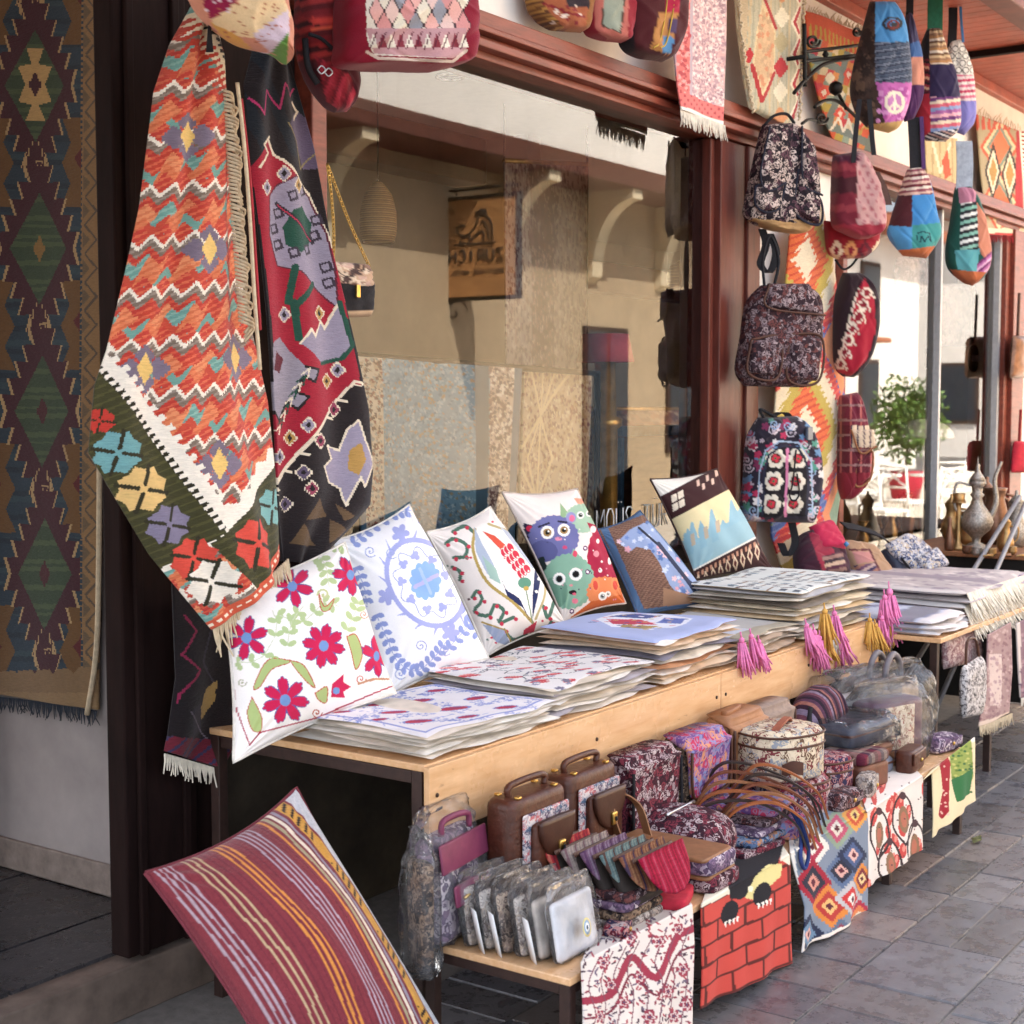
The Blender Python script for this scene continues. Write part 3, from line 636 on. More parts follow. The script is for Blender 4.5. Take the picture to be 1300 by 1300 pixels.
# ================= inside the shop =================
gold = plain('old_gold', '#b58f4e', .35, .7, var=.3, sc=20)
def pendant(px, py, wpx, hpx, Y, label, rnd=False):
    Pc = H1((px, py), YP(Y)); s = mpp(Pc); hw, h = wpx*s/2, hpx*s; t = thing('pendant_lamp', label, 'lamp', (Pc[0], Pc[1], Pc[2]-h/2), 'woven pendant lamps')
    secs = [(-.5, .85 if not rnd else .55), (-.3, 1.0), (.0, .98), (.3, .72 if not rnd else .85), (.47, .3), (.5, .12)]
    mk('shade', *loft_v([(Pc[2]+z*h, hw*a, hw*a, 2, Pc[0], Pc[1]) for z, a in secs], 28, False), stripes('wicker', ['#9c7648', '#6e4d2c', '#b08a58', '#7b5733'], 60, 2), t, solid=.006)
    tube('cord', [[Pc[0], Pc[1], Pc[2]+h*.5], [Pc[0], Pc[1], 2.93]], .004, iron, t, 5)
    mk('ceiling_rose', *loft_v([(2.90, .02, .02, 2, Pc[0], Pc[1]), (2.949, .05, .05, 2, Pc[0], Pc[1])], 16), iron, t)
pendant(480, 270, 46, 76, 3.7, 'bell shaped woven pendant lamp near the left of the shop window')
pendant(869, 349, 44, 36, 3.7, 'round woven pendant lamp behind the window by the dark stile', True)
fc = vcol('fine_cloth', thread=(300, 300, 300), var=.2, bmp=.2)
def speckle(cv, cols, n, r, seed, x0, x1, y0, y1):
    rg = np.random.default_rng(seed)
    for i in range(n):
        x, y = x0+(x1-x0)*rg.random(), y0+(y1-y0)*rg.random(); q = r*(.5+rg.random())
        cv.rose(x, y, q, int(rg.integers(4, 8)), cols[int(rg.integers(len(cols)))], rg.random()*90)
def ornate(base, cols, n=700, r=.012, border=None, seed=1, asp=1.0):
    """dense floral field with optional border bands (u,v in 0..1)"""
    def f(cv):
        cv.put(slice(None), base); speckle(cv, cols, n, r, seed, 0, 1, 0, 1)
        if border:
            for wd, c, cc in border:
                e = np.minimum(np.minimum(cv.x*asp, (1-cv.x)*asp), np.minimum(cv.y, 1-cv.y)); k = e < wd
                cv.put(k, c)
                kk = np.nonzero(k)[0]; rg = np.random.default_rng(seed+5); sel = (np.sin(cv.x[kk]*160)*np.sin(cv.y[kk]*160)) > .35
                cv.c[kk[sel]] = L(cc)
    return f
def px_quad(TL, TR, BR, BL, pl, nu, nv, relief=None):
    A = resample([TL, BL], nv+1); B = resample([TR, BR], nv+1); u = np.linspace(0, 1, nu+1)[None, :, None]
    G = A[:, None]*(1-u)+B[:, None]*u; W_ = hit(G[..., 0], G[..., 1], pl)
    if relief is not None:
        uu, vv = np.meshgrid(np.linspace(0, 1, nu+1), np.linspace(0, 1, nv+1)); W_ = W_+relief(uu, vv)[..., None]*(pl[1]*np.sign((CAM-pl[0]) @ pl[1]))
    return W_
wav = lambda a, f, p=0: (lambda u, v: a*np.sin(f*u+p+2*v))
tag(sheet('draped_rug', px_quad((445, 452), (660, 468), (655, 690), (455, 690), YP(3.32), 170, 170, wav(.012, 9)),
    lambda cv: (ornate('#6a8fa2', ['#86a6b4', '#4f7488', '#94805f', '#a3b6bd'], 3600, .008, None, 2)(cv), cv.put((cv.x < .16) & (cv.x > .03), '#c9b9a3'), speckle(cv, ['#7a3d33', '#8d8f8a', '#b39a7d', '#4f2d2b'], 500, .009, 4, .03, .16, 0, 1), cv.put((cv.x > .80) & (cv.x < .95), '#bda99a'), speckle(cv, ['#4d2a2c', '#6c4a46', '#e2d7c8'], 700, .009, 5, .80, .95, 0, 1), cv.put((cv.x > .72) & (cv.x < .80), '#3e5a6b'), cv.put(cv.x > .95, '#44637a'), cv.put(cv.x < .03, '#44637a')), fc, solid=.012),
    'blue bordered carpet draped over a rail behind the shop window', 'rug')
tag(sheet('draped_rug', px_quad((662, 472), (748, 476), (742, 690), (655, 690), YP(3.42), 100, 150, wav(.01, 7, 1)),
    lambda cv: (ornate('#b9a184', ['#8b5a4a', '#d3c3a6', '#6d3a34', '#a98c64'], 2200, .011, None, 8)(cv), [cv.line([(.1+.2*k, 0), (.5-.2*k, .5), (.1+.2*k, 1)], .025, '#d8c29a') for k in range(4)]), fc, solid=.012),
    'beige and russet carpet hung beside the blue carpet indoors', 'rug')
tag(sheet('wall_hanging', px_quad((640, 205), (745, 210), (742, 640), (644, 640), YP(3.95), 90, 220),
    lambda cv: (ornate('#a8948a', ['#6f4a4e', '#8d6a68', '#c2b3a6', '#5e3b40'], 3000, .009, None, 12)(cv), cv.put((cv.x > .32) & (cv.x < .6) & (cv.y > .25), '#54313a'), speckle(cv, ['#8f6a68', '#b39b93', '#3f2229'], 800, .008, 14, .32, .6, .25, 1), speckle(cv, ['#6f4a4e', '#54313a'], 200, .018, 15, .3, .62, 0, .25)), fc, solid=.01),
    'tall plum damask hanging in the middle of the shop interior', 'wall hanging')
tag(sheet('wall_hanging', px_quad((745, 520), (935, 520), (930, 660), (745, 660), YP(4.2), 70, 60),
    ornate('#94786c', ['#6f4a46', '#b59c86', '#8a5c50', '#5b3a38'], 700, .025, None, 18), fc, solid=.01), 'rose brown rug standing at the back of the shop', 'wall hanging')
# gilt column lamp with red shade
Pc = H1((768, 560), YP(3.4)); s = mpp(Pc)
lm = thing('column_lamp', 'tall gilt column lamp with red shade inside the shop', 'lamp', (Pc[0], Pc[1], .1))
zs = lambda y: 1.6+(512-y)*s
mk('column', *loft_v([(.1, .16, .16, 2, Pc[0], Pc[1]), (.2, .15, .15, 2, Pc[0], Pc[1]), (.24, .06, .06, 2, Pc[0], Pc[1]), (zs(545), .055, .055, 2, Pc[0], Pc[1]), (zs(540), .075, .075, 2, Pc[0], Pc[1]), (zs(532), .075, .075, 2, Pc[0], Pc[1]), (zs(528), .05, .05, 2, Pc[0], Pc[1]), (zs(460), .045, .045, 2, Pc[0], Pc[1])], 20), gold, lm)
mk('lamp_shade', *loft_v([(zs(460), .125, .125, 2, Pc[0], Pc[1]), (zs(425), .10, .10, 2, Pc[0], Pc[1])], 28, False), plain('red_shade', '#b0384a', .8, var=.1), lm, solid=.004)
# blue framed panel, dark shelf goods, bracket, small picture
pf = thing('framed_panel', 'blue framed wooden panel standing inside behind the camel cushion', 'panel', H1((842, 600), YP(3.6)))
A = px_quad((786, 549), (898, 548), (898, 650), (786, 650), YP(3.6), 1, 1); x0, x1, z1, z0 = A[0, 0, 0], A[0, 1, 0], A[0, 0, 2], .6
box('panel_board', x0, x1, 3.6, 3.63, z0, z1, plain('panel_wood', '#8c6444', .6, var=.3, sc=5, stretch=(1, 1, 6)), pf, 0)
bl = plain('blue_frame', '#5f87a8', .6)
box('frame_rail', x0-.03, x1+.03, 3.57, 3.599, z1-.02, z1+.03, bl, pf, .003)
for x in (x0-.03, x1): box('frame_rail', x, x+.03, 3.57, 3.599, z0, z1-.022, bl, pf, .003)
pic = thing('wall_picture', 'small pale picture frame hung low inside the window edge', 'picture', H1((492, 375), YP(5.6)))
A = px_quad((472, 352), (512, 352), (512, 392), (472, 392), YP(5.6), 1, 1)
box('picture_sheet', A[0, 0, 0], A[0, 1, 0], 5.6, 5.61, A[1, 0, 2], A[0, 0, 2], plain('picture', '#b9b29a', .7, var=.3, sc=9), pic, 0)
for x in (A[0, 0, 0]-.03, A[0, 1, 0]): box('frame_rail', x, x+.03, 5.58, 5.62, A[1, 0, 2]-.03, A[0, 0, 2]+.03, gold, pic, .004)
ct = thing('glass_counter', 'pale counter standing inside behind the shop window', 'counter', (4.6, 4.5, .1))
box('counter_top', 3.4, 5.4, 4.35, 4.8, .96, 1.0, plain('counter_top', '#e4ded2', .5), ct, .004); box('counter_body', 3.45, 5.35, 4.4, 4.78, .1, .96, plain('counter_body', '#c9bda8', .7), ct, .004)
P = H1((592, 620), YP(3.55)); s = mpp(P)
ch = thing('velvet_chair', 'dark blue chair back rising behind the cushions inside the window', 'chair', (P[0], P[1], .1))
vel = plain('blue_velvet', '#2c3f4e', .7, var=.4, sc=12)
mk('backrest', xf(loft_v(smooth_secs([(0, .02, .02, 2.2), (.04, .085, .03, 2.2), (.14, .1, .035, 2.2), (.22, .08, .03, 2.2), (.255, .02, .02, 2.2)], 16), 22)[0], (P[0], P[1], P[2]-.06)), loft_v(smooth_secs([(0, .02, .02, 2.2), (.04, .085, .03, 2.2), (.14, .1, .035, 2.2), (.22, .08, .03, 2.2), (.255, .02, .02, 2.2)], 16), 22)[1], vel, ch)
for sx in (-1, 1): tube('arm', [P+np.array([sx*.10, 0, .04]), P+np.array([sx*.2, -.05, .06]), P+np.array([sx*.25, -.1, .0]), P+np.array([sx*.24, -.1, -.15])], .012, iron, ch, 6, 12)
for sx in (-.2, .2):
    for sy in (-.1, .25): tube('leg', [P+np.array([sx, sy, -.12]), np.array([P[0]+sx, P[1]+sy, .1])], .014, iron, ch, 6)
mk('seat', *(lambda b: (b[0]+np.array([P[0], P[1]+.08, P[2]-.16]), b[1]))(rbox_v(.46, .44, .06, .02)), vel, ch)
# lettering on the glass
lt = thing('window_lettering', 'thin white lettering along the bottom of the shop window glass', 'lettering', H1((800, 660), YP(3.065)))
g0, g1 = H1((757, 665), YP(3.066)), H1((850, 665), YP(3.066)); wl = (g1[0]-g0[0])/8
hL = 30*mpp(g0)
letters('MOUS TUR', g0[0], H1((757, 678), YP(3.066))[2], wl*.72, hL, wl*.28, .003, lambda p: np.array([[u, 3.064, v] for u, v in p]), plain('frosted_letter', '#d8d6d0', .8), lt)
# ================= kilims hung at the left of the shop front =================
kil = vcol('kilim_wool', thread=(45, 45, 330), var=.34, bmp=.9)
thr = plain('cream_thread', '#cdbb9d', .9, var=.2, sc=60); thr_d = plain('dark_thread', '#3a3f48', .9, var=.3, sc=60)
def saw(cv, cx, cy, hw, hh, step, tooth, c):
    k = cv._bb(cx-hw-tooth, cy-hh, cx+hw+tooth, cy+hh); dy = np.abs(cv.y[k]-cy); q = np.minimum(dy/step, 99)
    wd = hw*(1-dy/hh)+tooth*(q % 1.0)
    cv.c[k[np.abs(cv.x[k]-cx) < wd]] = L(c)
def stepped(cv, cx, cy, hw, hh, step, c):
    k = cv._bb(cx-hw-1, cy-hh-1, cx+hw+1, cy+hh+1); dy = np.floor(np.abs(cv.y[k]-cy)/step)*step
    cv.c[k[np.abs(cv.x[k]-cx) < hw*(1-dy/hh)]] = L(c)
def star8(cv, cx, cy, r, c, dark):
    """eight-lobed kilim snowflake: blocks round a dark cross"""
    for a in range(0, 360, 45):
        x, y = cx+r*.62*math.cos(math.radians(a+22)), cy+r*.62*math.sin(math.radians(a+22))
        cv.poly([(x+r*.36*math.cos(math.radians(a+22+b)), y+r*.36*math.sin(math.radians(a+22+b))) for b in (0, 75, 140, 220, 285)], c)
    cv.ell(cx, cy, r*.42, r*.42, c)
    for a in range(0, 360, 90):
        cv.line([(cx+r*.2*math.cos(math.radians(a+10)), cy+r*.2*math.sin(math.radians(a+10))), (cx+r*.95*math.cos(math.radians(a+10)), cy+r*.95*math.sin(math.radians(a+10)))], r*.16, dark)
def paint_wall_kilim(cv):
    cv.put(slice(None), '#2b3c49'); x, y = cv.x, cv.y
    ab = (np.sin(y*.35)+np.sin(y*.13+1)) > .9; cv.put(ab, '#33474f')
    cv.put((np.sin(y*.21+2) > .75), '#24323f')
    for k in range(-1, 5):
        wy = 212+k*206; cx = 51+k*4.0
        for sx, xe in ((1, 109), (-1, -3)):
            cv.poly([(xe, wy-62), (xe-sx*26, wy-62), (xe-sx*14, wy-30), (xe-sx*26, wy-4), (xe-sx*14, wy+22), (xe-sx*27, wy+52), (xe, wy+52)], '#6e4f2c')
            cv.poly([(xe, wy-22), (xe-sx*9, wy-10), (xe, wy+4)], '#5a1f22')
    for k in range(-1, 5):
        cy = 110+k*206; cx = 49+k*4.6
        saw(cv, cx, cy, 49, 112, 21, 15, '#b3966a'); saw(cv, cx, cy, 45, 110, 21, 14.5, '#45202a')
        saw(cv, cx, cy+103, 15, 40, 14, 3, '#b3966a'); saw(cv, cx, cy+103, 11, 42, 14, 3, '#45202a')
        kk = cv._bb(cx-40, cy-72, cx+40, cy+72); d = np.abs(x[kk]-cx)/36+np.abs(y[kk]-cy)/71
        g = kk[d < 1]; cv.c[g] = np.where(((np.sin(y[g]*.55)+np.sin(y[g]*.23)) > .4)[:, None], L('#4c5c40'), L('#3b4c38'))
        if k == 0:
            cv.poly([(cx-10, cy-48), (cx+10, cy-48), (cx+4, cy-28), (cx+20, cy-24), (cx+12, cy-2), (cx+20, cy+20), (cx+4, cy+24), (cx+12, cy+44), (cx-12, cy+44), (cx-4, cy+24), (cx-20, cy+20), (cx-12, cy-2), (cx-20, cy-24), (cx-4, cy-28)], '#c2a06a')
            stepped(cv, cx, cy-2, 7, 14, 4, '#45202a')
        else: stepped(cv, cx, cy, 7, 16, 4, '#8a6a3a' if k == 1 else '#4d2329')
    b = x > 109; cv.put(b, '#8f6f4a'); cv.put(b & (x < 111.5) & ((y % 7) < 4), '#2b3c49')
    for j in range(-1, 26):
        yy = j*36; cv.line([(116, yy), (131, yy+17), (116, yy+34)], 2.6, '#5a4e42'); cv.poly([(112, yy+6), (122, yy+17), (112, yy+28)], '#6b5a45')
    e = y > 852-.05*x; cv.put(e & (y > 838+16*np.abs(((x/25) % 1)*2-1)), '#84694a'); cv.put(y > 878, '#927653')
P = XP(2.85)
wk = thing('wall_kilim', 'long dark green and maroon diamond kilim hung in the doorway recess', 'rug', H1((60, 880), P))
px_sheet('woven_field', [(-40, -12), (-32, 876)], [(137, -12), (136, 300), (133, 600), (129, 900)], P, 118, 520, paint_wall_kilim, kil, wk, lambda u, v: .012+.006*np.sin(7*u+3*v)+.02*np.clip(u-.86, 0, 1)*v, .008)
fringe('fringe', hit(np.array([-30, 60, 128]), np.array([879, 890, 901]), P)-np.array([.016, 0, 0]), .05, 90, thr_d, wk)
sel = tube('selvedge_cord', hit(np.array([137, 136, 133, 121]), np.array([560, 700, 820, 905]), P)-np.array([.03, 0, 0]), .008, thr, wk, 6, 16)

def paint_orange(cv):
    x, y = cv.x, cv.y; cv.put(slice(None), '#cf6a42')
    sx = x+.20*y; ty = y+.10*x; per = 64.0; row = np.floor((ty-14*0)/per).astype(int)
    tri = np.abs(((sx/24.0+.5*(row % 2)) % 1)*2-1); st5 = np.floor(tri*6)/6
    d = (ty-row*per)-st5*15
    prev = d < 0; d = np.where(prev, d+per, d)
    hat = ((y+x*.55) % 8) < 3
    cell = np.floor((sx+.5*(d-30))/20.0).astype(int); cr = (cell+row) % 4
    cv.put(slice(None), '#d2714b'); cv.put(hat, '#c65f40')
    cv.put(d < 5.5, '#ece2d2'); g = (d >= 5.5) & (d < 15); cv.put(g, '#786a5e'); cv.put(g & hat, '#94867a')
    r_ = (d >= 15) & (d < 24); cv.put(r_, '#b53a31'); cv.put(r_ & hat, '#c9543f')
    b_ = (d >= 24) & (d < 41)
    for q, (c, c2) in enumerate((('#6a9890', '#82aba0'), ('#d9825a', '#c96a48'), ('#b8402f', '#d06248'), ('#dd8c62', '#cf7550'))): cv.put(b_ & (cr == q), c); cv.put(b_ & (cr == q) & hat, c2)
    m_ = (d >= 41) & (d < 52); cv.put(m_, '#d77a52'); cv.put(m_ & hat, '#cb6845'); cv.put(m_ & (cr == 2), '#6f9c92'); cv.put(m_ & (cr == 0), '#c04a38')
    e_ = d >= 52; cv.put(e_, '#bd4034'); cv.put(e_ & hat, '#d2664a')
    for (cx, cy) in ((222, 178), (245, 320), (168, 470), (292, 455), (255, 590)):
        for dx, dy, c in ((0, -16, '#75697a'), (17, 0, '#7d7183'), (-17, 2, '#75697a'), (0, 17, '#7d7183')): stepped(cv, cx+dx, cy+dy, 13, 14, 3.5, c)
        stepped(cv, cx, cy, 11, 19, 3.5, '#e3bf72')
    # white stepped border: right shoulder, then the long lower corner
    for a, b in (((230, 28), (283, 122)),):
        for t in np.linspace(0, 1, 14):
            px, py = a[0]+(b[0]-a[0])*t, a[1]+(b[1]-a[1])*t; cv.poly([(px-10, py-8), (px+12, py-6), (px+14, py+5), (px+2, py+9), (px-8, py+4)], '#e6d8bb')
            cv.poly([(px+8, py-3), (px+17, py-3), (px+17, py+1), (px+8, py+1)], '#221b1a')
            cv.line([(px-24, py+7), (px-2, py-4)], 4.5, '#b8402f')
    A, B, C = np.array([118, 466.]), np.array([262, 676.]), np.array([356, 588.])
    kn = (x-A[0])*(B[1]-A[1])-(y-A[1])*(B[0]-A[0]); dist = -kn/np.linalg.norm(B-A)             # below the left arm > 0
    kn2 = (x-B[0])*(C[1]-B[1])-(y-B[1])*(C[0]-B[0]); d2 = -kn2/np.linalg.norm(C-B)
    s1 = ((x-A[0])*(B[0]-A[0])+(y-A[1])*(B[1]-A[1]))/np.linalg.norm(B-A); s2 = ((x-B[0])*(C[0]-B[0])+(y-B[1])*(C[1]-B[1]))/np.linalg.norm(C-B)
    low = (dist > 0) & ((d2 > 0) | (s1 < 250)) & ((d2 > 0)); out = np.where(d2 > dist, d2, dist)
    inside1 = dist > -17-7*((s1 % 15) < 7.5); inside2 = d2 > -15-9*(np.abs((s2 % 26)/13-1))
    band = ((inside1 & (d2 > -400) & (s1 < 262)) | (inside2 & (s2 > -10))) & (y > 440)
    cv.put(band, '#efe6d8')
    o1 = (dist > 0) & (s1 < 255); o2 = (d2 > 0) & (s2 > -20); dk = (o1 | o2) & (y > 440)
    cv.put(dk, '#3d3c22'); cv.put(dk & (((x*.5+y) % 11) < 3), '#4d4a2a')
    cv.put((dist > -3.5) & (dist < 3.5) & ((s1 % 9.5) < 4.5) & (s1 < 250) & (y > 440), '#2a2718'); cv.put((dist > 0) & (dist < 3.5) & ((s1 % 9.5) >= 4.5) & (s1 < 250) & (y > 440), '#efe6d8')
    for cx, cy, r, c in ((137, 575, 29, '#6d9fa3'), (168, 621, 31, '#dcb878'), (200, 666, 27, '#7f7890'), (231, 708, 28, '#cf4a3c'), (254, 738, 30, '#ece3d4'), (304, 690, 34, '#cf4a3c'), (345, 644, 25, '#78aaa8'), (118, 535, 17, '#b8382e')): star8(cv, cx, cy, r, c, '#2f2c1c')
    E1, E2 = np.array([262, 798.]), np.array([360, 706.]); n_ = np.array([E2[1]-E1[1], -(E2[0]-E1[0])]); n_ /= np.linalg.norm(n_); de = np.abs((x-E1[0])*n_[0]+(y-E1[1])*n_[1])
    se = ((x-E1[0])*(E2[0]-E1[0])+(y-E1[1])*(E2[1]-E1[1]))/134
    cv.put((de < 12), '#c9573c'); cv.put((de < 7.5) & (de > 4.5) & ((se % 9) < 5), '#ecdcc4')
P = LP(2.62, 2.72, 1.3, 3, -8)
ok = thing('orange_kilim', 'bright orange red and teal kilim hung by one corner with white zigzags', 'rug', H1((265, 795), P))
folds = lambda u, v: .03*np.sin(3.2*u+.6)*(.4+.6*v)+.018*np.sin(10*u+2.5*v)*(1-.5*v)+.006*np.sin(23*u+6*v)+.05*np.sin(np.pi*u)
px_sheet('woven_field', [(243, 8), (212, 60), (190, 120), (168, 270), (128, 445), (113, 490), (106, 575), (182, 702), (262, 798)], [(258, 12), (284, 75), (292, 130), (300, 260), (318, 390), (344, 510), (354, 600), (358, 660), (360, 706)], P, 150, 440, paint_orange, kil, ok, folds, .008)
fringe('fringe', hit(np.linspace(264, 358, 8), np.linspace(797, 709, 8), P)-np.array([0, .02, 0]), .085, 46, thr, ok, (.1, -.1, -1), .0035, .25)
# knotted side fringe: loops of warp cord down the folded edge
cords = []
for k in range(60):
    j_ = random.uniform(-5, 5); k = k*.57; a = H1((263+.64*k, 118+8.6*k), P); b = H1((279+j_+.62*k, 126+j_*.8+8.6*k), P); c = H1((276-j_+.62*k, 140+j_+8.6*k), P); o_ = np.array([0, -.05, 0]); cords.append(tube_v(curve_pts([a+o_, (a+b)/2+o_*1.2, b+o_, c+o_], 8), .0038, 5))
mk('knotted_edge', *join(*cords), thr, ok)
tube('warp_cord', hit(np.array([272, 281, 288, 294, 301]), np.array([110, 190, 280, 380, 470]), P)+np.array([0, -.08, 0]), .005, thr, ok, 6, 30)
tube('red_cord', hit(np.array([279, 290, 297, 303]), np.array([130, 230, 330, 420]), P)+np.array([0, -.075, 0]), .004, plain('red_thread', '#a8323a', .9), ok, 6, 30)

def stairs(a, b, n, dx):
    """stair-step polyline between two points"""
    a, b = np.array(a, float), np.array(b, float); out = []
    for k in range(n):
        p, q = a+(b-a)*k/n, a+(b-a)*(k+1)/n; out += [tuple(p), (p[0]+dx, p[1]+dx*.35), (q[0]+dx, q[1]+dx*.35), tuple(q)]
    return out
def paint_dark(cv):
    K, CR, LV, WH, GN = '#211a1c', '#9a1d30', '#928a9c', '#dccfb8', '#1f4a3c'
    cv.put(slice(None), K); x, y = cv.x, cv.y
    cv.put((y < 200) & (((x-y*.4) % 40) < 15), '#1d2229')
    cv.line([(306, 128), (322, 148), (328, 116), (346, 140), (352, 108), (368, 122), (376, 112)], 2.4, '#b8386a')
    cv.poly([(358, 158), (380, 140), (402, 165), (404, 215), (385, 215), (372, 180)], '#5b4f66'); cv.line([(372, 130), (380, 142), (372, 152)], 3, WH)
    cv.line([(405, 190), (380, 215), (372, 180), (356, 158)], 2, '#8a7a52')
    body = [(308, 215), (330, 178), (340, 198), (352, 206), (392, 246), (420, 325), (432, 400), (446, 480)]
    st_ = stairs((448, 492), (352, 628), 6, -9); cv.poly(body+st_+[(345, 600), (338, 430)], CR); cv.line(body[1:6], 3.2, WH); cv.line(stairs((448, 492), (352, 628), 6, -9), 3.2, WH)
    cv.line([(316, 215), (330, 196), (322, 186), (332, 176)], 3, WH)
    h1 = [(333, 250), (345, 236), (368, 224), (392, 250), (410, 298), (419, 345), (423, 392), (404, 372), (372, 345), (346, 338), (332, 300)]; cv.poly(h1, LV); cv.line(h1+[h1[0]], 2, '#5a2030')
    cv.poly([(352, 290), (362, 268), (378, 262), (396, 284), (390, 312), (372, 322), (356, 312)], GN)
    for (a, b) in ((362, 250), (380, 243), (346, 272), (340, 292), (346, 312), (364, 322), (384, 318), (398, 300), (400, 280), (410, 340), (413, 360)):
        cv.poly([(a-7, b-5), (a+4, b-8), (a+8, b+4), (a-3, b+8)], '#3c3440'); cv.poly([(a-4, b-3), (a+2, b-5), (a+4, b+2), (a-2, b+4)], LV)
    cv.line([(344, 260), (396, 308)], 5, '#2c2430'); cv.line([(346, 262), (394, 307)], 1.6, '#a8324a')
    for a, b in (((366, 340), (360, 384)), ((392, 362), (366, 390)), ((366, 384), (372, 430))): cv.line([a, b], 8, GN)
    h2 = [(374, 436), (386, 418), (392, 428), (404, 408), (410, 418), (424, 384), (438, 440), (428, 456), (402, 462)]; cv.poly(h2, LV); cv.line(h2[:6], 3, WH); cv.line(h2[5:], 5, GN)
    h3 = [(338, 436), (350, 428), (362, 444), (380, 466), (396, 470), (390, 486), (378, 478), (372, 498), (384, 504), (374, 520), (362, 510), (350, 534), (340, 520)]; cv.poly(h3, '#8f8894'); cv.line(h3[3:], 3, K)
    cv.poly([(344, 446), (356, 456), (350, 474), (340, 470)], '#5a1624')
    cv.poly(stairs((448, 492), (352, 628), 6, -9)+[(352, 720), (470, 720), (470, 480)], K)
    cv.line(stairs((450, 488), (352, 622), 6, -9), 3.4, WH)
    s_ = [(404, 592), (416, 583), (409, 566), (426, 572), (434, 546), (445, 534), (452, 560), (464, 588), (450, 618), (446, 606), (430, 642), (426, 620), (412, 612)]; cv.poly(s_, '#948ca0'); cv.line(s_+[s_[0]], 2.4, WH)
    cv.poly([(436, 572), (447, 562), (452, 584), (444, 604), (434, 596)], '#b08a4c')
    for cx, cy, c in ((352, 222, LV), (372, 236, '#b08a4c'), (402, 398, '#b08a4c'), (356, 400, LV), (424, 470, LV), (410, 484, '#b08a4c'), (384, 540, LV), (366, 556, '#b08a4c'), (352, 580, LV), (328, 240, LV), (398, 560, '#8d3a52'), (420, 520, '#8d3a52'), (380, 600, '#5b4f66'), (388, 620, '#8d3a52'), (362, 640, '#5b4f66')):
        stepped(cv, cx, cy, 8, 10, 2.5, WH); stepped(cv, cx, cy, 6, 8, 2.5, c); stepped(cv, cx, cy, 2.5, 3.5, 1.5, K)
    for k_ in range(9): cv.line([(344+4*k_, 548-9*k_), (352+4*k_, 540-9*k_), (350+4*k_, 552-9*k_)], 1.8, GN if k_ % 2 else WH)
    for p in ([(380, 660), (398, 632), (410, 656)], [(366, 690), (378, 664), (394, 694)], [(404, 690), (412, 660), (426, 672)], [(420, 640), (436, 655), (424, 662)]): cv.poly(p, '#5f4a34')
P = LP(3.0, 2.84, 1.4, 2, -4)
dk = thing('dark_kilim', 'black crimson and lavender kilim with stepped white outlines behind the orange one', 'rug', H1((400, 700), P))
px_sheet('woven_field', [(318, 56), (302, 110), (308, 215), (330, 400), (346, 560), (352, 660), (360, 712)], [(372, 80), (398, 190), (416, 320), (442, 440), (458, 520), (464, 596), (461, 640), (438, 668), (392, 716)], P, 96, 380, paint_dark, kil, dk, lambda u, v: .02*np.sin(5*u+1+2*v)+.012*np.sin(12*u+4*v)+.035*np.sin(np.pi*u), .008)
def paint_low(cv):
    cv.put(slice(None), '#1f191c'); x, y = cv.x, cv.y
    cv.line([(225, 780), (240, 800), (222, 830), (245, 850), (218, 880), (216, 890)], 3, '#93294f'); cv.line([(262, 800), (250, 840), (270, 870)], 3, '#3a3340')
    cv.poly([(255, 875), (272, 862), (268, 890), (248, 918), (246, 908)], '#a58a54'); cv.poly([(232, 900), (248, 890), (252, 925), (236, 935)], '#2d2834'); cv.line([(230, 902), (262, 940)], 2, '#6b6270')
    b = y > 932+.1*(x-200)-.003*(x-245)**2*0; cv.put(b, '#6a2230'); cv.put(b & (((x+y) % 17) < 4), '#3b3350')
P = YP(2.93)
lk = thing('black_kilim', 'black kilim with maroon hem and cream fringe hanging low beside the table', 'rug', H1((240, 985), P))
px_sheet('woven_field', [(212, 740), (216, 860), (206, 930), (201, 952)], [(300, 740), (300, 880), (288, 940), (268, 972)], P, 50, 110, paint_low, kil, lk, lambda u, v: .02*np.sin(8*u)*v+.02, .008)
fringe('fringe', hit(np.linspace(201, 268, 6), np.linspace(955, 974, 6), P)-np.array([0, .025, 0]), .055, 34, plain('white_thread', '#e0d6c4', .9), lk, (0, -.1, -1), .0032, .18)
# ================= cushions leaning behind the stacks =================
prt = vcol('printed_cotton', thread=(350, 350, 350), var=.10, bmp=.18, sheen=.05)
def petals(cv, cx, cy, r, n, c, rim=None, rot=0, asp=1.0, gap=.27, core=None):
    for col, g in (((rim, 1.4),) if rim else ())+((c, 1.0),):
        for k in range(n):
            a = rot+360*k/n; q = math.radians(a)
            for da, s in ((-9, .9), (0, 1.0), (9, .9)):
                qq = math.radians(a+da); cv.ell(cx+asp*r*.58*s*math.cos(qq), cy+r*.58*s*math.sin(qq), r*.40*s*(1+.07*(g > 1)), r*.105*g, col, math.degrees(math.atan2(math.sin(qq), asp*math.cos(qq))))
    if core: cv.ell(cx, cy, r*.22*asp, r*.24, core)
def sprig(cv, pts, n, ln, wd, c, stem=None, alt=True):
    P = curve_pts(np.asarray(pts, float), n+1)
    if stem: cv.line(P, 1.1 if abs(P[0][0]) > 5 else .006, stem)
    for i in range(n):
        d = P[i+1]-P[i]; a = math.degrees(math.atan2(d[1], d[0]))
        for s in ((1, -1) if alt else (1,)):
            b = math.radians(a+55*s); cv.ell(P[i][0]+math.cos(b)*ln*.6, P[i][1]+math.sin(b)*ln*.6, ln*.55, wd*.5, c, a+55*s)
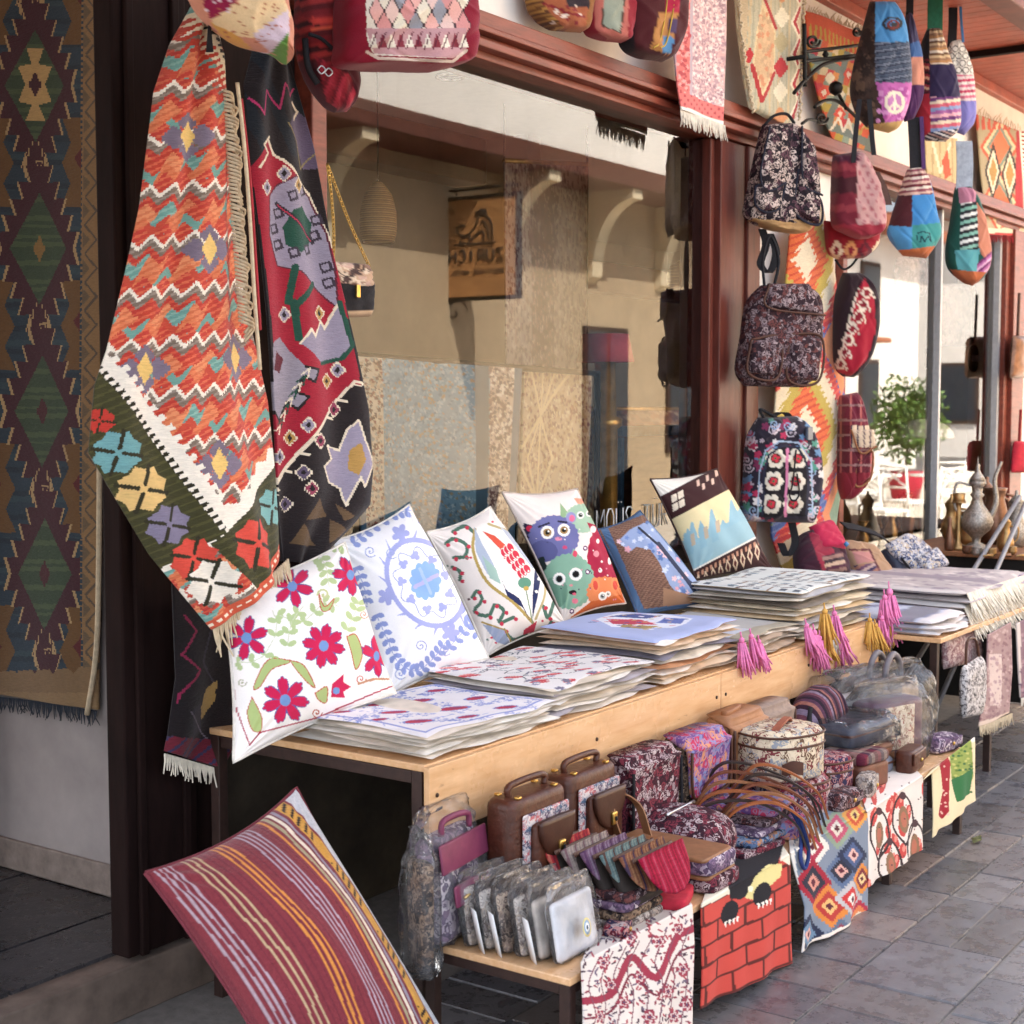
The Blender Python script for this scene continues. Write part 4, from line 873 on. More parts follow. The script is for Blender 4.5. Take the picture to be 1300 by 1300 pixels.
def cushion(name, label, cor, pl, puff, paint, n=120, back=None, group='cushions leaning in a row on the display table', thk=None):
    W_ = [H1(c, pl) for c in cor]; base = (W_[2]+W_[3])/2
    t = thing(name, label, 'cushion', base, group); q = [np.array(c, float) for c in cor]
    nb = np.cross(W_[1]-W_[0], W_[3]-W_[0]); nb /= np.linalg.norm(nb); nb *= np.sign(nb @ (CAM-W_[0])); W_ = [w_-nb*puff*.3 for w_ in W_]
    pillow('cushion', *W_, puff, paint, prt, t, n, .065, bmat=back, in_px=True); return t
def p_suzani(cv):
    cv.put(slice(None), '#efeae6'); G, R, B = '#aebf8d', '#c3204f', '#585a96'
    for pts, n in (([(300, 840), (330, 838), (352, 800), (346, 775)], 5), ([(352, 780), (385, 790), (410, 765), (430, 770)], 6), ([(395, 700), (412, 715), (418, 745)], 6), ([(365, 820), (370, 790), (385, 770)], 4), ([(440, 800), (452, 775), (456, 760)], 4), ([(385, 695), (420, 690), (440, 694)], 4)): sprig(cv, pts, n, 11, 7, G, '#c3c9ae')
    for k in ([(368, 838), (340, 838), (322, 872), (330, 872), (345, 850), (366, 842)], [(368, 838), (386, 845), (400, 872), (390, 866), (376, 850)], [(440, 808), (452, 806), (460, 830), (452, 850), (446, 828)], [(320, 885), (332, 910), (331, 928), (320, 926), (314, 905)], [(400, 880), (415, 872), (414, 892), (404, 888)], [(404, 750), (412, 770), (424, 760), (418, 774), (408, 774)]):
        k = curve_pts(np.array(k+[k[0]], float), 40); cv.poly(k, '#a8b878'); cv.line(k, 1.3, '#b5563f')
    cv.spiral(307, 866, 6, 1.3, '#a9a88a'); cv.spiral(458, 862, 7, 1.4, '#b5563f'); cv.spiral(402, 905, 7, 1.4, '#b5563f'); cv.spiral(462, 780, 6, 1.2, '#c08a70'); cv.spiral(350, 838, 8, 2.4, '#a8b878'); cv.spiral(411, 755, 8, 2.6, '#b9bf8e', 1.2, 180)
    for cx, cy, r, n, ro, a in ((371, 744, 28, 6, 15, 1), (313, 810, 29, 6, 40, 1), (411, 820, 29, 8, 10, .95), (362, 889, 31, 7, 5, 1), (445, 730, 27, 7, 30, .8), (478, 833, 27, 6, 20, .62)): petals(cv, cx, cy, r, n, R, B, ro, a, core='#6e8fc2')
    for cx, cy in ((430, 876),): cv.poly([(420, 885), (422, 868), (436, 856), (436, 866), (446, 872), (436, 878), (438, 886)], R); cv.ell(427, 877, 4.5, 4.5, '#6e8fc2')
    cv.line([(292, 760), (285, 822), (300, 900), (317, 946), (330, 930), (400, 912), (480, 878), (506, 868)], 1.8, '#a3223f'); cv.line([(455, 868), (475, 862), (500, 862)], 3, '#b98a6a')
def p_blue(cv):
    A, B, C = '#a3a9da', '#8d9bce', '#8db0e0'; cv.put(slice(None), '#efeef0')
    for pts, n in (([(478, 780), (492, 812), (505, 840), (528, 852), (550, 836), (566, 815)], 15), ([(448, 690), (470, 672), (500, 652), (522, 648)], 8), ([(535, 655), (556, 680), (575, 712)], 6), ([(570, 822), (590, 800), (602, 785)], 5), ([(590, 770), (600, 790), (612, 815)], 4), ([(452, 720), (462, 745), (466, 770)], 5)): sprig(cv, pts, n, 9, 6.5, B, '#9aa6d4')
    cx, cy, rx, ry, ro = 540, 740, 57, 41, 55
    th = np.linspace(0, 2*np.pi, 17)[:-1]; c_, s_ = math.cos(math.radians(ro)), math.sin(math.radians(ro))
    E_ = lambda t, k: (cx+k*(rx*np.cos(t)*c_-ry*np.sin(t)*s_), cy+k*(rx*np.cos(t)*s_+ry*np.sin(t)*c_))
    for t in th:
        x0, y0 = E_(t, 1.03); x1, y1 = E_(t+.22, 1.33); x2, y2 = E_(t+.12, 1.05); cv.poly([(x0, y0), (x1, y1), (x2, y2)], A)
    for t in th[::4]:
        x0, y0 = E_(t+.2, 1.25); cv.rose(x0, y0, 12, 5, A)
    cv.ell(cx, cy, rx*1.10, ry*1.12, A, ro); cv.ell(cx, cy, rx*.98, ry*.98, '#f1f0f1', ro)
    tt = np.linspace(0, 2*np.pi, 80); k = .78+.1*np.sin(9*tt); X_, Y_ = E_(tt, k); cv.line(np.stack([X_, Y_], 1), 1.2, '#9aa4cf')
    for t in np.linspace(0, 2*np.pi, 10)[:-1]:
        x0, y0 = E_(t, .66); cv.rose(x0, y0, 6.5, 3, A, math.degrees(t))
    cv.rose(540, 737, 25, 12, C, 0, .86, .82); cv.line([(527, 745), (555, 730)], 5, '#b9b4e0'); cv.line([(533, 722), (547, 753)], 4, '#a9c0e8')
    for x0, y0, f in ((470, 700, 1), (508, 855, 1), (534, 820, -1), (565, 825, 1), (497, 702, 1)): cv.spiral(x0, y0, 8, 1.3, '#9aa4cf', 1.7, 40, f)
def p_tulip(cv):
    cv.put(slice(None), '#ece3dc'); rg = np.random.default_rng(5)
    for pts in ([(566, 690), (576, 684), (592, 692), (590, 706), (576, 708)], [(574, 720), (584, 726), (584, 736)], [(600, 758), (606, 750), (612, 762), (602, 776), (620, 782), (628, 768), (640, 776), (634, 790), (652, 784)], [(690, 770), (696, 784), (704, 762)], [(575, 675), (590, 668), (602, 676)], [(640, 800), (652, 812), (668, 806)], [(700, 790), (690, 805)]):
        cv.curve(pts, 4.6, '#4f7160', 22)
        for x0, y0 in pts: cv.ell(x0+3, y0+2, 2.6, 2.6, '#c5364c')
    for i in range(34):
        x0, y0 = 560+160*rg.random(), 655+165*rg.random(); cv.ell(x0, y0, 1.7, 1.4, ('#c5364c', '#5b4048', '#6b7f72')[i % 3])
    alm = [(602, 672), (600, 700), (615, 735), (650, 765), (678, 795), (690, 760), (692, 725), (672, 690), (640, 670), (615, 664)]
    cv.poly(curve_pts(np.array(alm+[alm[0]], float), 60), '#f0ebe4')
    cv.curve([(603, 672), (601, 700), (618, 738), (652, 765), (676, 790)], 4, '#b39a56', 30); cv.curve([(620, 665), (655, 680), (686, 715), (692, 752), (680, 786)], 3, '#b8a878', 30)
    cv.poly([(602, 668), (612, 690), (626, 715), (636, 740), (618, 728), (604, 700)], '#a9b4c6'); cv.poly([(612, 705), (630, 722), (636, 742), (622, 734)], '#9db9ae'); cv.poly([(634, 668), (660, 684), (682, 715), (676, 722), (655, 695)], '#b4bcca')
    cv.poly([(612, 674), (628, 680), (642, 692), (652, 705), (640, 710), (634, 696)], '#d1523f')
    for k in range(3):
        for j in range(4):
            x0, y0 = 640+j*7+k*4, 702+j*9-k*3.5; cv.ell(x0, y0, 6.6, 4.6, '#f0e2da', 58); cv.ell(x0, y0, 5.8, 3.7, '#c72f45', 58); cv.ell(x0+2, y0+3, 1.2, 1.2, '#f5e6e0')
    cv.ell(666, 740, 8.5, 7, '#5e8f78'); cv.ell(668, 747, 3.5, 3, '#c0a050')
    for p in ([(637, 735), (642, 748), (660, 760), (674, 790), (664, 772), (644, 757)], [(679, 722), (686, 738), (682, 760), (676, 786), (676, 758)]): cv.poly(p, '#262e57')
    for x0, y0 in ((646, 749), (661, 759), (684, 735), (681, 751)): cv.ell(x0, y0, 2, 2, '#f2eee8')
    cv.curve([(668, 750), (672, 770), (677, 795)], 1.5, '#7a8f6c', 8); cv.poly([(665, 800), (682, 788), (678, 802), (664, 806)], '#c5364c'); cv.poly([(612, 792), (640, 800), (650, 822), (630, 815)], '#9aa3bb'); cv.line([(612, 790), (642, 800), (652, 822)], 2, '#a98f4f')
def p_cats(cv):
    cv.put(slice(None), '#e6dad2'); rg = np.random.default_rng(9)
    def fur(x, y, rx, ry, c, n=26, am=.06):
        t = np.linspace(0, 2*np.pi, n*2+1); k = 1+am*(np.arange(n*2+1) % 2); cv.poly(np.stack([x+rx*k*np.cos(t), y+ry*k*np.sin(t)], 1), c)
    def eye(x, y, r, iris): cv.ell(x, y, r, r, '#f2ece4'); cv.ell(x, y, r*.62, r*.62, iris); cv.ell(x, y, r*.34, r*.34, '#17130f'); cv.ell(x+r*.15, y-r*.2, r*.14, r*.14, '#ffffff')
    cv.poly([(711, 638), (722, 652), (712, 662)], '#8aa77f'); cv.poly([(728, 632), (748, 634), (752, 648), (738, 646)], '#e0987e'); cv.poly([(740, 636), (748, 638), (748, 646)], '#d4664f')
    fur(740, 658, 22, 18, '#9bb8a0'); eye(737, 654, 4.6, '#5b6a60'); eye(748, 652, 4, '#5b6a60')
    fur(768, 712, 22, 48, '#a0203f'); cv.poly([(745, 663), (752, 678), (762, 668)], '#a0203f'); cv.ell(753, 672, 3.6, 4.4, '#f2dcd8')
    for x0, y0, a, b in ((759, 687, 2, 3), (774, 712, 2.4, 5), (764, 713, 1.4, 1.4), (762, 724, 2.4, 3), (768, 674, 1, 2), (776, 690, 1.3, 2)): cv.ell(x0, y0, a, b, '#f3e3df')
    cv.ell(757, 703, 3.6, 4, '#d98a92'); eye(771, 686, 5.6, '#8fa9a0')
    cv.poly([(664, 664), (682, 668), (690, 700), (672, 712)], '#2c2740'); cv.ell(672, 671, 4, 4, '#c22c48')
    fur(703, 683, 31, 28, '#6c6d9d'); cv.ell(690, 700, 18, 14, '#585a88'); cv.ell(725, 657, 6.5, 7, '#8a8cb8'); cv.ell(726, 658, 3.6, 4.2, '#d6668a')
    eye(695, 676, 8.4, '#a08050'); eye(716, 673, 8, '#a08050'); cv.line([(684, 669), (697, 664)], 2.4, '#26243a'); cv.line([(709, 662), (719, 663)], 2.4, '#26243a'); cv.ell(709, 684, 4.5, 2.6, '#d98aa2'); cv.ell(717, 695, 3, 2.4, '#c44a70')
    cv.poly([(668, 715), (690, 706), (700, 735), (690, 765), (680, 770)], '#1f2a2a')
    fur(722, 738, 32, 34, '#83ab94'); cv.ell(705, 752, 16, 20, '#6d957f'); cv.poly([(722, 712), (728, 696), (738, 708)], '#83ab94'); cv.ell(730, 703, 3, 4, '#cf4a62')
    eye(710, 735, 8, '#b9c4c0'); eye(731, 729, 8.2, '#b9c4c0'); cv.ell(710, 735, 4.2, 4.2, '#181818'); cv.ell(731, 729, 4.2, 4.2, '#181818'); cv.ell(727, 752, 5, 3, '#20161a'); cv.ell(729, 754, 2.6, 1.6, '#d35a70'); cv.ell(725, 743, 2.2, 1.6, '#d98a92'); cv.ell(730, 763, 4, 3.4, '#d9788a')
    fur(768, 752, 22, 19, '#dd8352', 18, .1); cv.poly([(724, 784), (750, 764), (800, 752), (802, 768), (730, 790)], '#c9622f')
    for x0 in (756, 781): cv.ell(x0, 742, 5.5, 9, '#e08c5a', -8); cv.ell(x0, 743, 3, 6, '#cf4c3e', -8)
    eye(765, 757, 5.4, '#a9b0ac'); eye(772, 754, 3.5, '#d8cfc4')
    for i in range(40): x0, y0 = 680+115*rg.random(), 665+105*rg.random(); cv.ell(x0, y0, .9, .9, ('#d98aa2', '#39354f', '#f0e0dc')[i % 3])
    for x0, y0 in ((743, 696), (746, 726), (726, 776)): cv.ell(x0, y0, 3, 3.2, '#5b2a5c'); cv.ell(x0, y0, 1.5, 1.6, '#f3e9ec')
def p_kaftan(cv):
    x, y = cv.x, cv.y; cv.put(slice(None), '#7a5a4c'); cv.put(np.sin(y*2.3+np.sin(x*.25)*2+x*.2) > .35, '#8f6d5a'); cv.put(np.sin(y*3.1+x*.35+1.7) > .72, '#5a4038')
    kf = [(784, 688), (800, 672), (822, 662), (834, 666), (850, 690), (872, 716), (892, 745), (882, 754), (862, 757), (850, 742), (838, 716), (826, 698), (808, 694), (800, 700)]
    cv.poly(kf, '#90a0c2'); rg = np.random.default_rng(4); k = []
    for i in range(150):
        x0, y0 = 785+110*rg.random(), 660+95*rg.random(); m = Cv([x0], [y0], '#000000'); m.poly(kf, '#ffffff')
        if m.c[0, 0] > .5: cv.rose(x0, y0, 2.2+2.6*rg.random(), 5, ('#e0bcc0', '#5f78a8', '#c2cbe0', '#d9a0a8', '#6f86b8')[i % 5])
    cv.line([(811, 670), (836, 692), (866, 730), (880, 742)], 3, '#2a2c3c'); cv.line([(836, 690), (872, 736), (882, 750)], 5, '#343a50')
    e = (x-y*.62) < 352; cv.put(((y > 745) & (x > 842) & (y-.28*x > 510)), '#a07a60'); cv.line([(766, 668), (818, 648), (914, 766), (815, 778), (766, 668)], 9, '#4f6a8c')
def p_camel(cv):
    x, y = cv.x, cv.y; cv.put(slice(None), '#3d2324'); a, b = np.array([893., 730]), np.array([986., 720])
    q = [np.array(v, float) for v in ((833, 607), (915, 594), (986, 720), (893, 730))]; ax = (q[3]+q[2]-q[0]-q[1])/2; L2 = ax@ax; m0 = (q[0]+q[1])/2
    v = ((x-m0[0])*ax[0]+(y-m0[1])*ax[1])/L2; ex = (q[1]+q[2]-q[0]-q[3])/2; u = ((x-m0[0])*ex[0]+(y-m0[1])*ex[1])/(ex@ex)-v*0
    v = v+.0*u
    cv.put(v < .07, '#e4ddd2'); cv.put((v > .30) & (v < .80), '#e3d2a4'); cv.put((v > .56) & (v < .80), '#93b4be'); cv.put((v > .50+.07*np.sin(u*19)+.05*np.sin(u*43)) & (v < .6), '#8fb3c0')
    for du in (-.3, -.12, .08, .26): cv.put((np.abs(u-du) < .05) & (v > .43+1.4*np.abs(u-du)) & (v < .66), '#8aafbd'); cv.put((np.abs(u-du-.06) < .03) & (v > .5) & (v < .6), '#b9a892')
    cv.put((v > .3) & (v < .8) & (np.abs(v-.55-.5*np.abs(np.sin(9*u))*0) < .0), '#ffffff')
    cv.put((v > .79) & (v < .805), '#e4ddd2'); r1 = (v > .83) & (v < .87); cv.put(r1 & (np.sin(u*95) > 0), '#b98a72')
    r2 = np.abs(v-.92); cv.put((r2+.2*np.abs(((u*9) % 1)-.5) < .075), '#d9c3a8'); cv.put((r2+.2*np.abs(((u*9) % 1)-.5) < .04), '#5a2a2a')
    for du in (-.25,):
        for sx in (0, 1):
            for sy in (0, 1): cv.put((np.abs(u-du-sx*.10) < .042) & (np.abs(v-.14-sy*.075) < .03), '#e2d3bd')
    for k in range(5): cv.put((np.abs(u-.12-k*.07) < .02) & (np.abs(v-.12-.05*(k % 2)) < .025), '#d9b8a4')
LPc = lambda y0, t, a: LP(4.2, y0, .745, t, a)
def LPat(x0, y0, t, a): return LP(x0, y0, .745, t, a)
cushion('cushion', 'white cushion embroidered with magenta flowers at the near end of the row', ((290, 746), (447, 684), (512, 876), (306, 964)), LPat(2.9, 2.50, 22, -10), .115, p_suzani, 230)
cushion('cushion', 'white cushion with periwinkle blue medallion second along the row', ((430, 682), (528, 636), (630, 832), (500, 882)), LPat(3.45, 2.60, 22, -8), .115, p_blue, 210)
cushion('cushion', 'cream cushion with large red tulip motif third along the row', ((550, 672), (630, 640), (728, 790), (626, 830)), LPat(4.0, 2.68, 20, -8), .105, p_tulip, 180)
cushion('cushion', 'cushion printed with a crowd of cartoon cats with big eyes', ((645, 622), (740, 618), (802, 764), (724, 788)), LPat(4.55, 2.70, 17, -6), .095, p_cats, 180, plain('taupe_back', '#b5a69c', .9))
cushion('cushion', 'brown heather cushion with pale blue robe print and denim edge', ((764, 670), (818, 646), (916, 768), (815, 780)), LPat(5.05, 2.62, 20, -14), .085, p_kaftan, 140, plain('denim_back', '#3a4f6c', .9))
cushion('cushion', 'dark brown cushion with yellow and blue camel caravan panel', ((832, 606), (916, 593), (988, 722), (890, 734)), LPat(5.6, 2.66, 16, -16), .10, p_camel, 160, plain('brown_back', '#3d2a28', .9))

# ================= folded cushion covers in stacks =================
def cover(label, x0, x1, y0, y1, z, th, paint=None, n=16, tone='#ddd5c8', group=None, seed=0, top=False, wob=.0045):
    rg = np.random.default_rng(seed); u, v = np.meshgrid(np.linspace(0, 1, n+1), np.linspace(0, 1, n+1)); ph = rg.random(4)*6
    ed = np.minimum(np.minimum(u, 1-u), np.minimum(v, 1-v)); pr = np.clip(ed*(n/2 if n < 20 else 14), 0, 1)**.5
    zz = z+wob*(np.sin(4*u+ph[0])*np.sin(3*v+ph[1])+.5*np.sin(9*u+ph[2])*(1-v)); x = x0+(x1-x0)*u+.012*np.sin(5*v+ph[3])*(2*u-1); y = y1-(y1-y0)*v+.014*np.sin(6*u+ph[2])*(2*v-1)+.006*np.sin(17*u+ph[0])*v; zz = zz-.02*np.clip(v-.8, 0, 1)*np.sin(5*u+ph[1])
    Tp = np.stack([x, y, zz+th*.5+th*.5*pr], -1); Bt = np.stack([x, y, zz+th*.5-th*.5*pr], -1)
    V = np.vstack([Tp.reshape(-1, 3), Bt.reshape(-1, 3)]); g = grid_faces(n, n); Fc = np.vstack([g[:, ::-1], g+(n+1)**2])
    cv = Cv(u, v, tone)
    if paint: paint(cv)
    else: cv.c *= (.86+.28*rg.random((len(cv.c), 1)))
    c2 = np.tile(L(tone), ((n+1)**2, 1)); eg = (ed.ravel() < .001)
    col = np.vstack([cv.c, c2])
    o = mk('cushion_cover', V, Fc, prt, None, col=col, base=((x0+x1)/2, (y0+y1)/2, z)); tag(o, label, 'cushion cover', group); return o
def tassel(p, ln, mat, parent, lean=(0, 0)):
    p = np.asarray(p, float); out = [tube_v([p, p+np.array([lean[0]*.2, lean[1]*.2, -ln*.16])], .003, 5)]
    c = p+np.array([lean[0]*.25, lean[1]*.25, -ln*.2]); r = ln*.07
    secs = [(-r, r*.3), (-r*.5, r*.9), (0, r), (r*.6, r*.8), (r, r*.25)]
    V, Fc = loft_v([(c[2]+a, b, b, 2, c[0], c[1]) for a, b in secs], 8); out.append((V, Fc))
    for k in range(22):
        a = 2*math.pi*k/22+random.random(); q = np.array([math.cos(a), math.sin(a), 0])*ln*(.05+.17*random.random())
        out.append(tube_v([c+q*.4-np.array([0, 0, r*.8]), c+q*.8+np.array([lean[0]*.5, lean[1]*.5, -ln*.45]), c+q*1.3+np.array([lean[0], lean[1], -ln*(.6+.3*random.random())])], [.004, .0045, .003], 4))
    return mk('tassel', *join(*out), mat, parent)
def p_s1(cv):
    cv.put(slice(None), '#e9e4e6'); rg = np.random.default_rng(21)
    for k in range(70): x0, y0 = rg.random(), rg.random(); sprig(cv, [(x0, y0), (x0+.06*rg.normal(), y0+.06*rg.normal()), (x0+.12*rg.normal(), y0+.12*rg.normal())], 5, .022, .013, ('#8e97cc', '#7f8cc4', '#a8aed8')[k % 3], '#9aa4d0')
    for x0, y0, r in ((.3, .4, .09), (.55, .62, .1), (.62, .3, .08), (.2, .72, .09), (.82, .55, .08), (.42, .15, .07), (.85, .2, .07), (.42, .85, .07), (.7, .85, .07), (.15, .15, .06), (.1, .5, .06)):
        cv.ell(x0, y0, r*1.1, r*.75, '#e9e4e6', 30); cv.ell(x0, y0, r, r*.6, '#7f86c0', 30); cv.ell(x0, y0, r*.8, r*.45, '#b3243f', 30); cv.ell(x0+r*.2, y0, r*.35, r*.18, '#8a2a5a', 30)
    e = np.minimum(np.minimum(cv.x, 1-cv.x), np.minimum(cv.y, 1-cv.y)); cv.put((e > .05) & (e < .065), '#8e97cc')
def p_s2(cv):
    cv.put(slice(None), '#e8e2de'); rg = np.random.default_rng(22)
    for k in range(60):
        x0, y0 = rg.random(), rg.random(); cv.curve([(x0, y0), (x0+.07, y0+.03*rg.normal()), (x0+.12, y0+.07*rg.normal())], .009, ('#4b3a44', '#6b6a80', '#3d4f58')[k % 3], 8)
    for k in range(42):
        x0, y0, a = rg.random(), rg.random(), 20+30*rg.random(); cv.ell(x0, y0, .055, .022, '#c23440', a); cv.ell(x0+.01, y0-.012, .035, .010, '#e58a84', a); cv.ell(x0-.05, y0+.015, .022, .014, '#8f8fa8', a)
    for k in range(18): cv.rose(rg.random(), rg.random(), .035, 6, '#7a7488')
def p_s3(cv):
    cv.put(slice(None), '#a9b3d8'); cv.poly([(.25, .45), (.45, .2), (.8, .15), (.9, .45), (.8, .75), (.45, .8)], '#dfe0ea'); rg = np.random.default_rng(23)
    for p, c in (([(.35, .4), (.5, .25), (.6, .45), (.5, .65)], '#c23a52'), ([(.6, .2), (.85, .25), (.8, .5), (.65, .45)], '#3f4f8c'), ([(.28, .5), (.4, .45), (.45, .7), (.33, .68)], '#a58a54'), ([(.55, .6), (.75, .55), (.78, .7), (.6, .75)], '#5f6fb0')): cv.poly(p, c)
    for k in range(60): cv.ell(.3+.55*rg.random(), .2+.55*rg.random(), .02, .012, ('#e8e6ee', '#d98a92', '#384a8a', '#c9a860')[k % 4], 90*rg.random())
def p_s4(cv):
    cv.put(slice(None), '#b5b2ad'); cv.poly([(.0, 0), (.6, 0), (.4, 1), (0, 1)], '#c3c6d0'); cv.put(cv.y > .86, '#a89f8c')
def p_s5(cv):
    x, y = cv.x, cv.y; cv.put(slice(None), '#d9d9d3'); i, j = np.floor(x*13).astype(int), np.floor(y*9).astype(int); fx, fy = (x*13) % 1, (y*9) % 1; h = (i*5+j*3+i*j) % 7
    cv.put((h < 4) & (fx > .2) & (fx < .8) & (fy > .25) & (fy < .75), '#5b6068'); cv.put((h == 1) & (fx > .4) & (fx < .6), '#d9d9d3'); cv.put((h == 5) & (np.abs(fx-fy) < .2), '#6a5348'); cv.put((h == 2) & (np.abs(fx-.5) < .12) & (fy > .1), '#8aa0a8'); cv.put((h == 4) & (fy > .4) & (fy < .6), '#93755c')
ORD = ['lowest folded cover', 'second folded cover from the bottom', 'third folded cover from the bottom', 'fourth folded cover from the bottom', 'fifth folded cover from the bottom', 'sixth folded cover from the bottom', 'seventh folded cover from the bottom', 'eighth folded cover from the bottom', 'ninth folded cover from the bottom', 'tenth folded cover from the bottom', 'eleventh folded cover from the bottom']
def stack(spec, x0, x1, y0, y1, zs, topname, painter, tones, grp, seed, under):
    n = len(zs)-1; topo = None
    for k in range(n):
        rg = np.random.default_rng(seed+k); j = .009; th = zs[k+1]-zs[k]
        a, b, c, d = x0+rg.uniform(-j, j), x1+rg.uniform(-j, j), y0+abs(rg.uniform(0, j)), y1+rg.uniform(-j, j)
        if k == n-1: topo = cover(topname, a, b, c, d, zs[k], th*1.05, painter, 110, tones[k % len(tones)], grp, seed+k)
        else: cover(ORD[k]+' of '+under, a, b, c, d, zs[k], th*1.25, None, 18, tones[k % len(tones)], grp, seed+k)
    return topo
lin = lambda a, b, n: list(np.linspace(a, b, n))
stack(0, 2.79, 3.35, 2.19, 2.62, lin(.737, .80, 10), 'white cover with blue vines and crimson paisleys topping the nearest stack', p_s1, ['#efe9df', '#e8dfd2', '#f0ebe2', '#e0d4c4'], 'cushion covers in the nearest stack', 100, 'the cream stack at the near table corner')
stack(0, 3.37, 3.92, 2.2, 2.66, lin(.737, .828, 11), 'white cover sprinkled with red tulips topping the second stack', p_s2, ['#e6dccf', '#b0a8ae', '#ece5da', '#dccdb8', '#efe9e0'], 'cushion covers in the tulip stack', 120, 'the stack under the tulip cover')
stack(0, 3.95, 4.48, 2.2, 2.66, lin(.737, .885, 11), 'periwinkle blue cover with a painted figure topping the third stack', p_s3, ['#e6d8c4', '#d9bd9e', '#ece4d8', '#c08a62', '#e6dac8', '#8a8694'], 'cushion covers in the blue stack', 140, 'the stack under the periwinkle cover')
t4 = stack(0, 4.50, 4.97, 2.2, 2.66, lin(.737, .815, 8), 'pale grey cover with beige hem and pink tassels beside the blue stack', p_s4, ['#cfc2b0', '#b9a088', '#d9cfc2'], 'cushion covers in the grey stack', 160, 'the stack under the pale grey cover')
t5 = stack(0, 4.99, 5.66, 2.2, 2.68, lin(.737, .925, 12), 'black and white glyph patterned cover on the tallest stack with tassels', p_s5, ['#e0cfb0', '#8a7f74', '#e8dcc8', '#b0aeb0', '#d9c09a', '#e8e0d2'], 'cushion covers in the tallest stack', 180, 'the tallest stack with tassels')
pink = plain('pink_tassel', '#e07fae', .85, var=.2, sc=60); yel = plain('ochre_tassel', '#d2a04e', .85, var=.2, sc=60); wht = plain('white_tassel', '#d8d2c8', .85, var=.1, sc=60)
for px, py, ln, m_ in ((940, 802, .11, pink), (952, 798, .10, pink), (962, 806, .09, pink)): tassel(H1((px, py), YP(2.165)), ln*1.3, m_, t4, (.02, -.01))
for px, py, ln, m_ in ((1022, 785, .13, pink), (1032, 792, .13, pink), (1040, 800, .12, pink), (1046, 765, .12, yel), (1058, 768, .14, pink), (1058, 790, .11, wht), (1064, 788, .13, pink), (1048, 805, .10, yel), (1128, 738, .15, pink), (1122, 748, .14, pink), (1124, 770, .12, yel), (1118, 775, .15, pink), (1104, 778, .13, yel), (1110, 786, .11, yel), (1127, 760, .13, pink)):
    tassel(H1((px, py), YP(2.16)), ln*random.uniform(1.0, 1.45), m_, t5, (random.uniform(-.02, .03), random.uniform(-.02, 0)))
# ================= bags and small kilims hung along the front =================
bagc = vcol('bag_cloth', thread=(220, 220, 220), var=.16, bmp=.3)
blk = plain('black_webbing', '#17151a', .8, var=.3, sc=80); tan = plain('tan_leather', '#8a5a38', .55, var=.2, sc=25); brn = plain('brown_leather', '#4d2c1e', .5, var=.25, sc=25)
brass = plain('brass', '#c9a45c', .3, 1.0, var=.15); silver = plain('silver', '#b9b9b9', .3, 1.0, var=.1)
def puffy(name, left, right, pl, puff, mat, parent, paint=None, nu=40, nv=60, back=.5, pw=2.6, crisp=False, lift=0.0):
    """stuffed bag body: two edges in photo pixels on plane pl, bulging to the front (and less to the back)"""
    A, B = [resample(curve_pts(e, 60) if len(e) > 2 else e, nv+1) for e in (left, right)]; uu = .5-.5*np.cos(np.linspace(0, np.pi, nu+1)); u = uu[None, :, None]
    G = A[:, None]*(1-u)+B[:, None]*u; W_ = hit(G[..., 0], G[..., 1], pl); nn = pl[1]*np.sign((CAM-pl[0]) @ pl[1])
    U, V_ = np.meshgrid(uu, np.linspace(0, 1, nv+1)); b = (1-np.abs(2*U-1)**pw)**(1/pw)*np.clip((1-np.abs(2*V_-1)**8), 0, 1)**.5
    q_ = float(left[0][0])*.37; b = b*(1+.07*np.sin(7*U+5*V_+q_)*np.sin(9*V_+q_)+.05*np.sin(17*U-6*V_+q_)*np.sin(5*V_+1)+.04*np.sin(31*V_+8*U+q_)*np.sin(6*U+q_))
    fold_ = np.exp(-(np.sin(5*U+7*V_+q_)/.22)**2)*np.sin(3*U+q_)+.7*np.exp(-(np.sin(9*V_-6*U+2*q_)/.2)**2)*np.sin(4*V_+q_)+.6*np.sin(34*U+q_)*np.clip(.35-V_, 0, 1)
    b = b-.11*fold_*b
    Fr = W_+(lift+puff*b)[..., None]*nn; Bk = W_+(lift-puff*back*b)[..., None]*nn; g = grid_faces(nu, nv); m = (nu+1)*(nv+1)
    V = np.vstack([Fr.reshape(-1, 3), Bk.reshape(-1, 3)]); Fc = np.vstack([g, g[:, ::-1]+m])
    if paint is None: return mk(name, V, Fc, mat, parent)
    cv = Cv(*to_px(Fr.reshape(-1, 3)), '#808080'); paint(cv); return mk(name, V, Fc, mat, parent, col=np.vstack([cv.c, cv.c]))
def pxs(pts, pl, off=0.0):
    P = np.asarray(pts, float); nn = pl[1]*np.sign((CAM-pl[0]) @ pl[1]); return hit(P[:, 0], P[:, 1], pl)+off*nn
def pxtube(name, pts, pl, r, mat, parent, off=0.0, n=24, seg=6, flat=1.0): return tube(name, curve_pts(pxs(pts, pl, off), n), r, mat, parent, seg, None, flat)
def bag(name, label, cat, px, pl, group=None): return thing(name, label, cat, H1(px, pl), group)
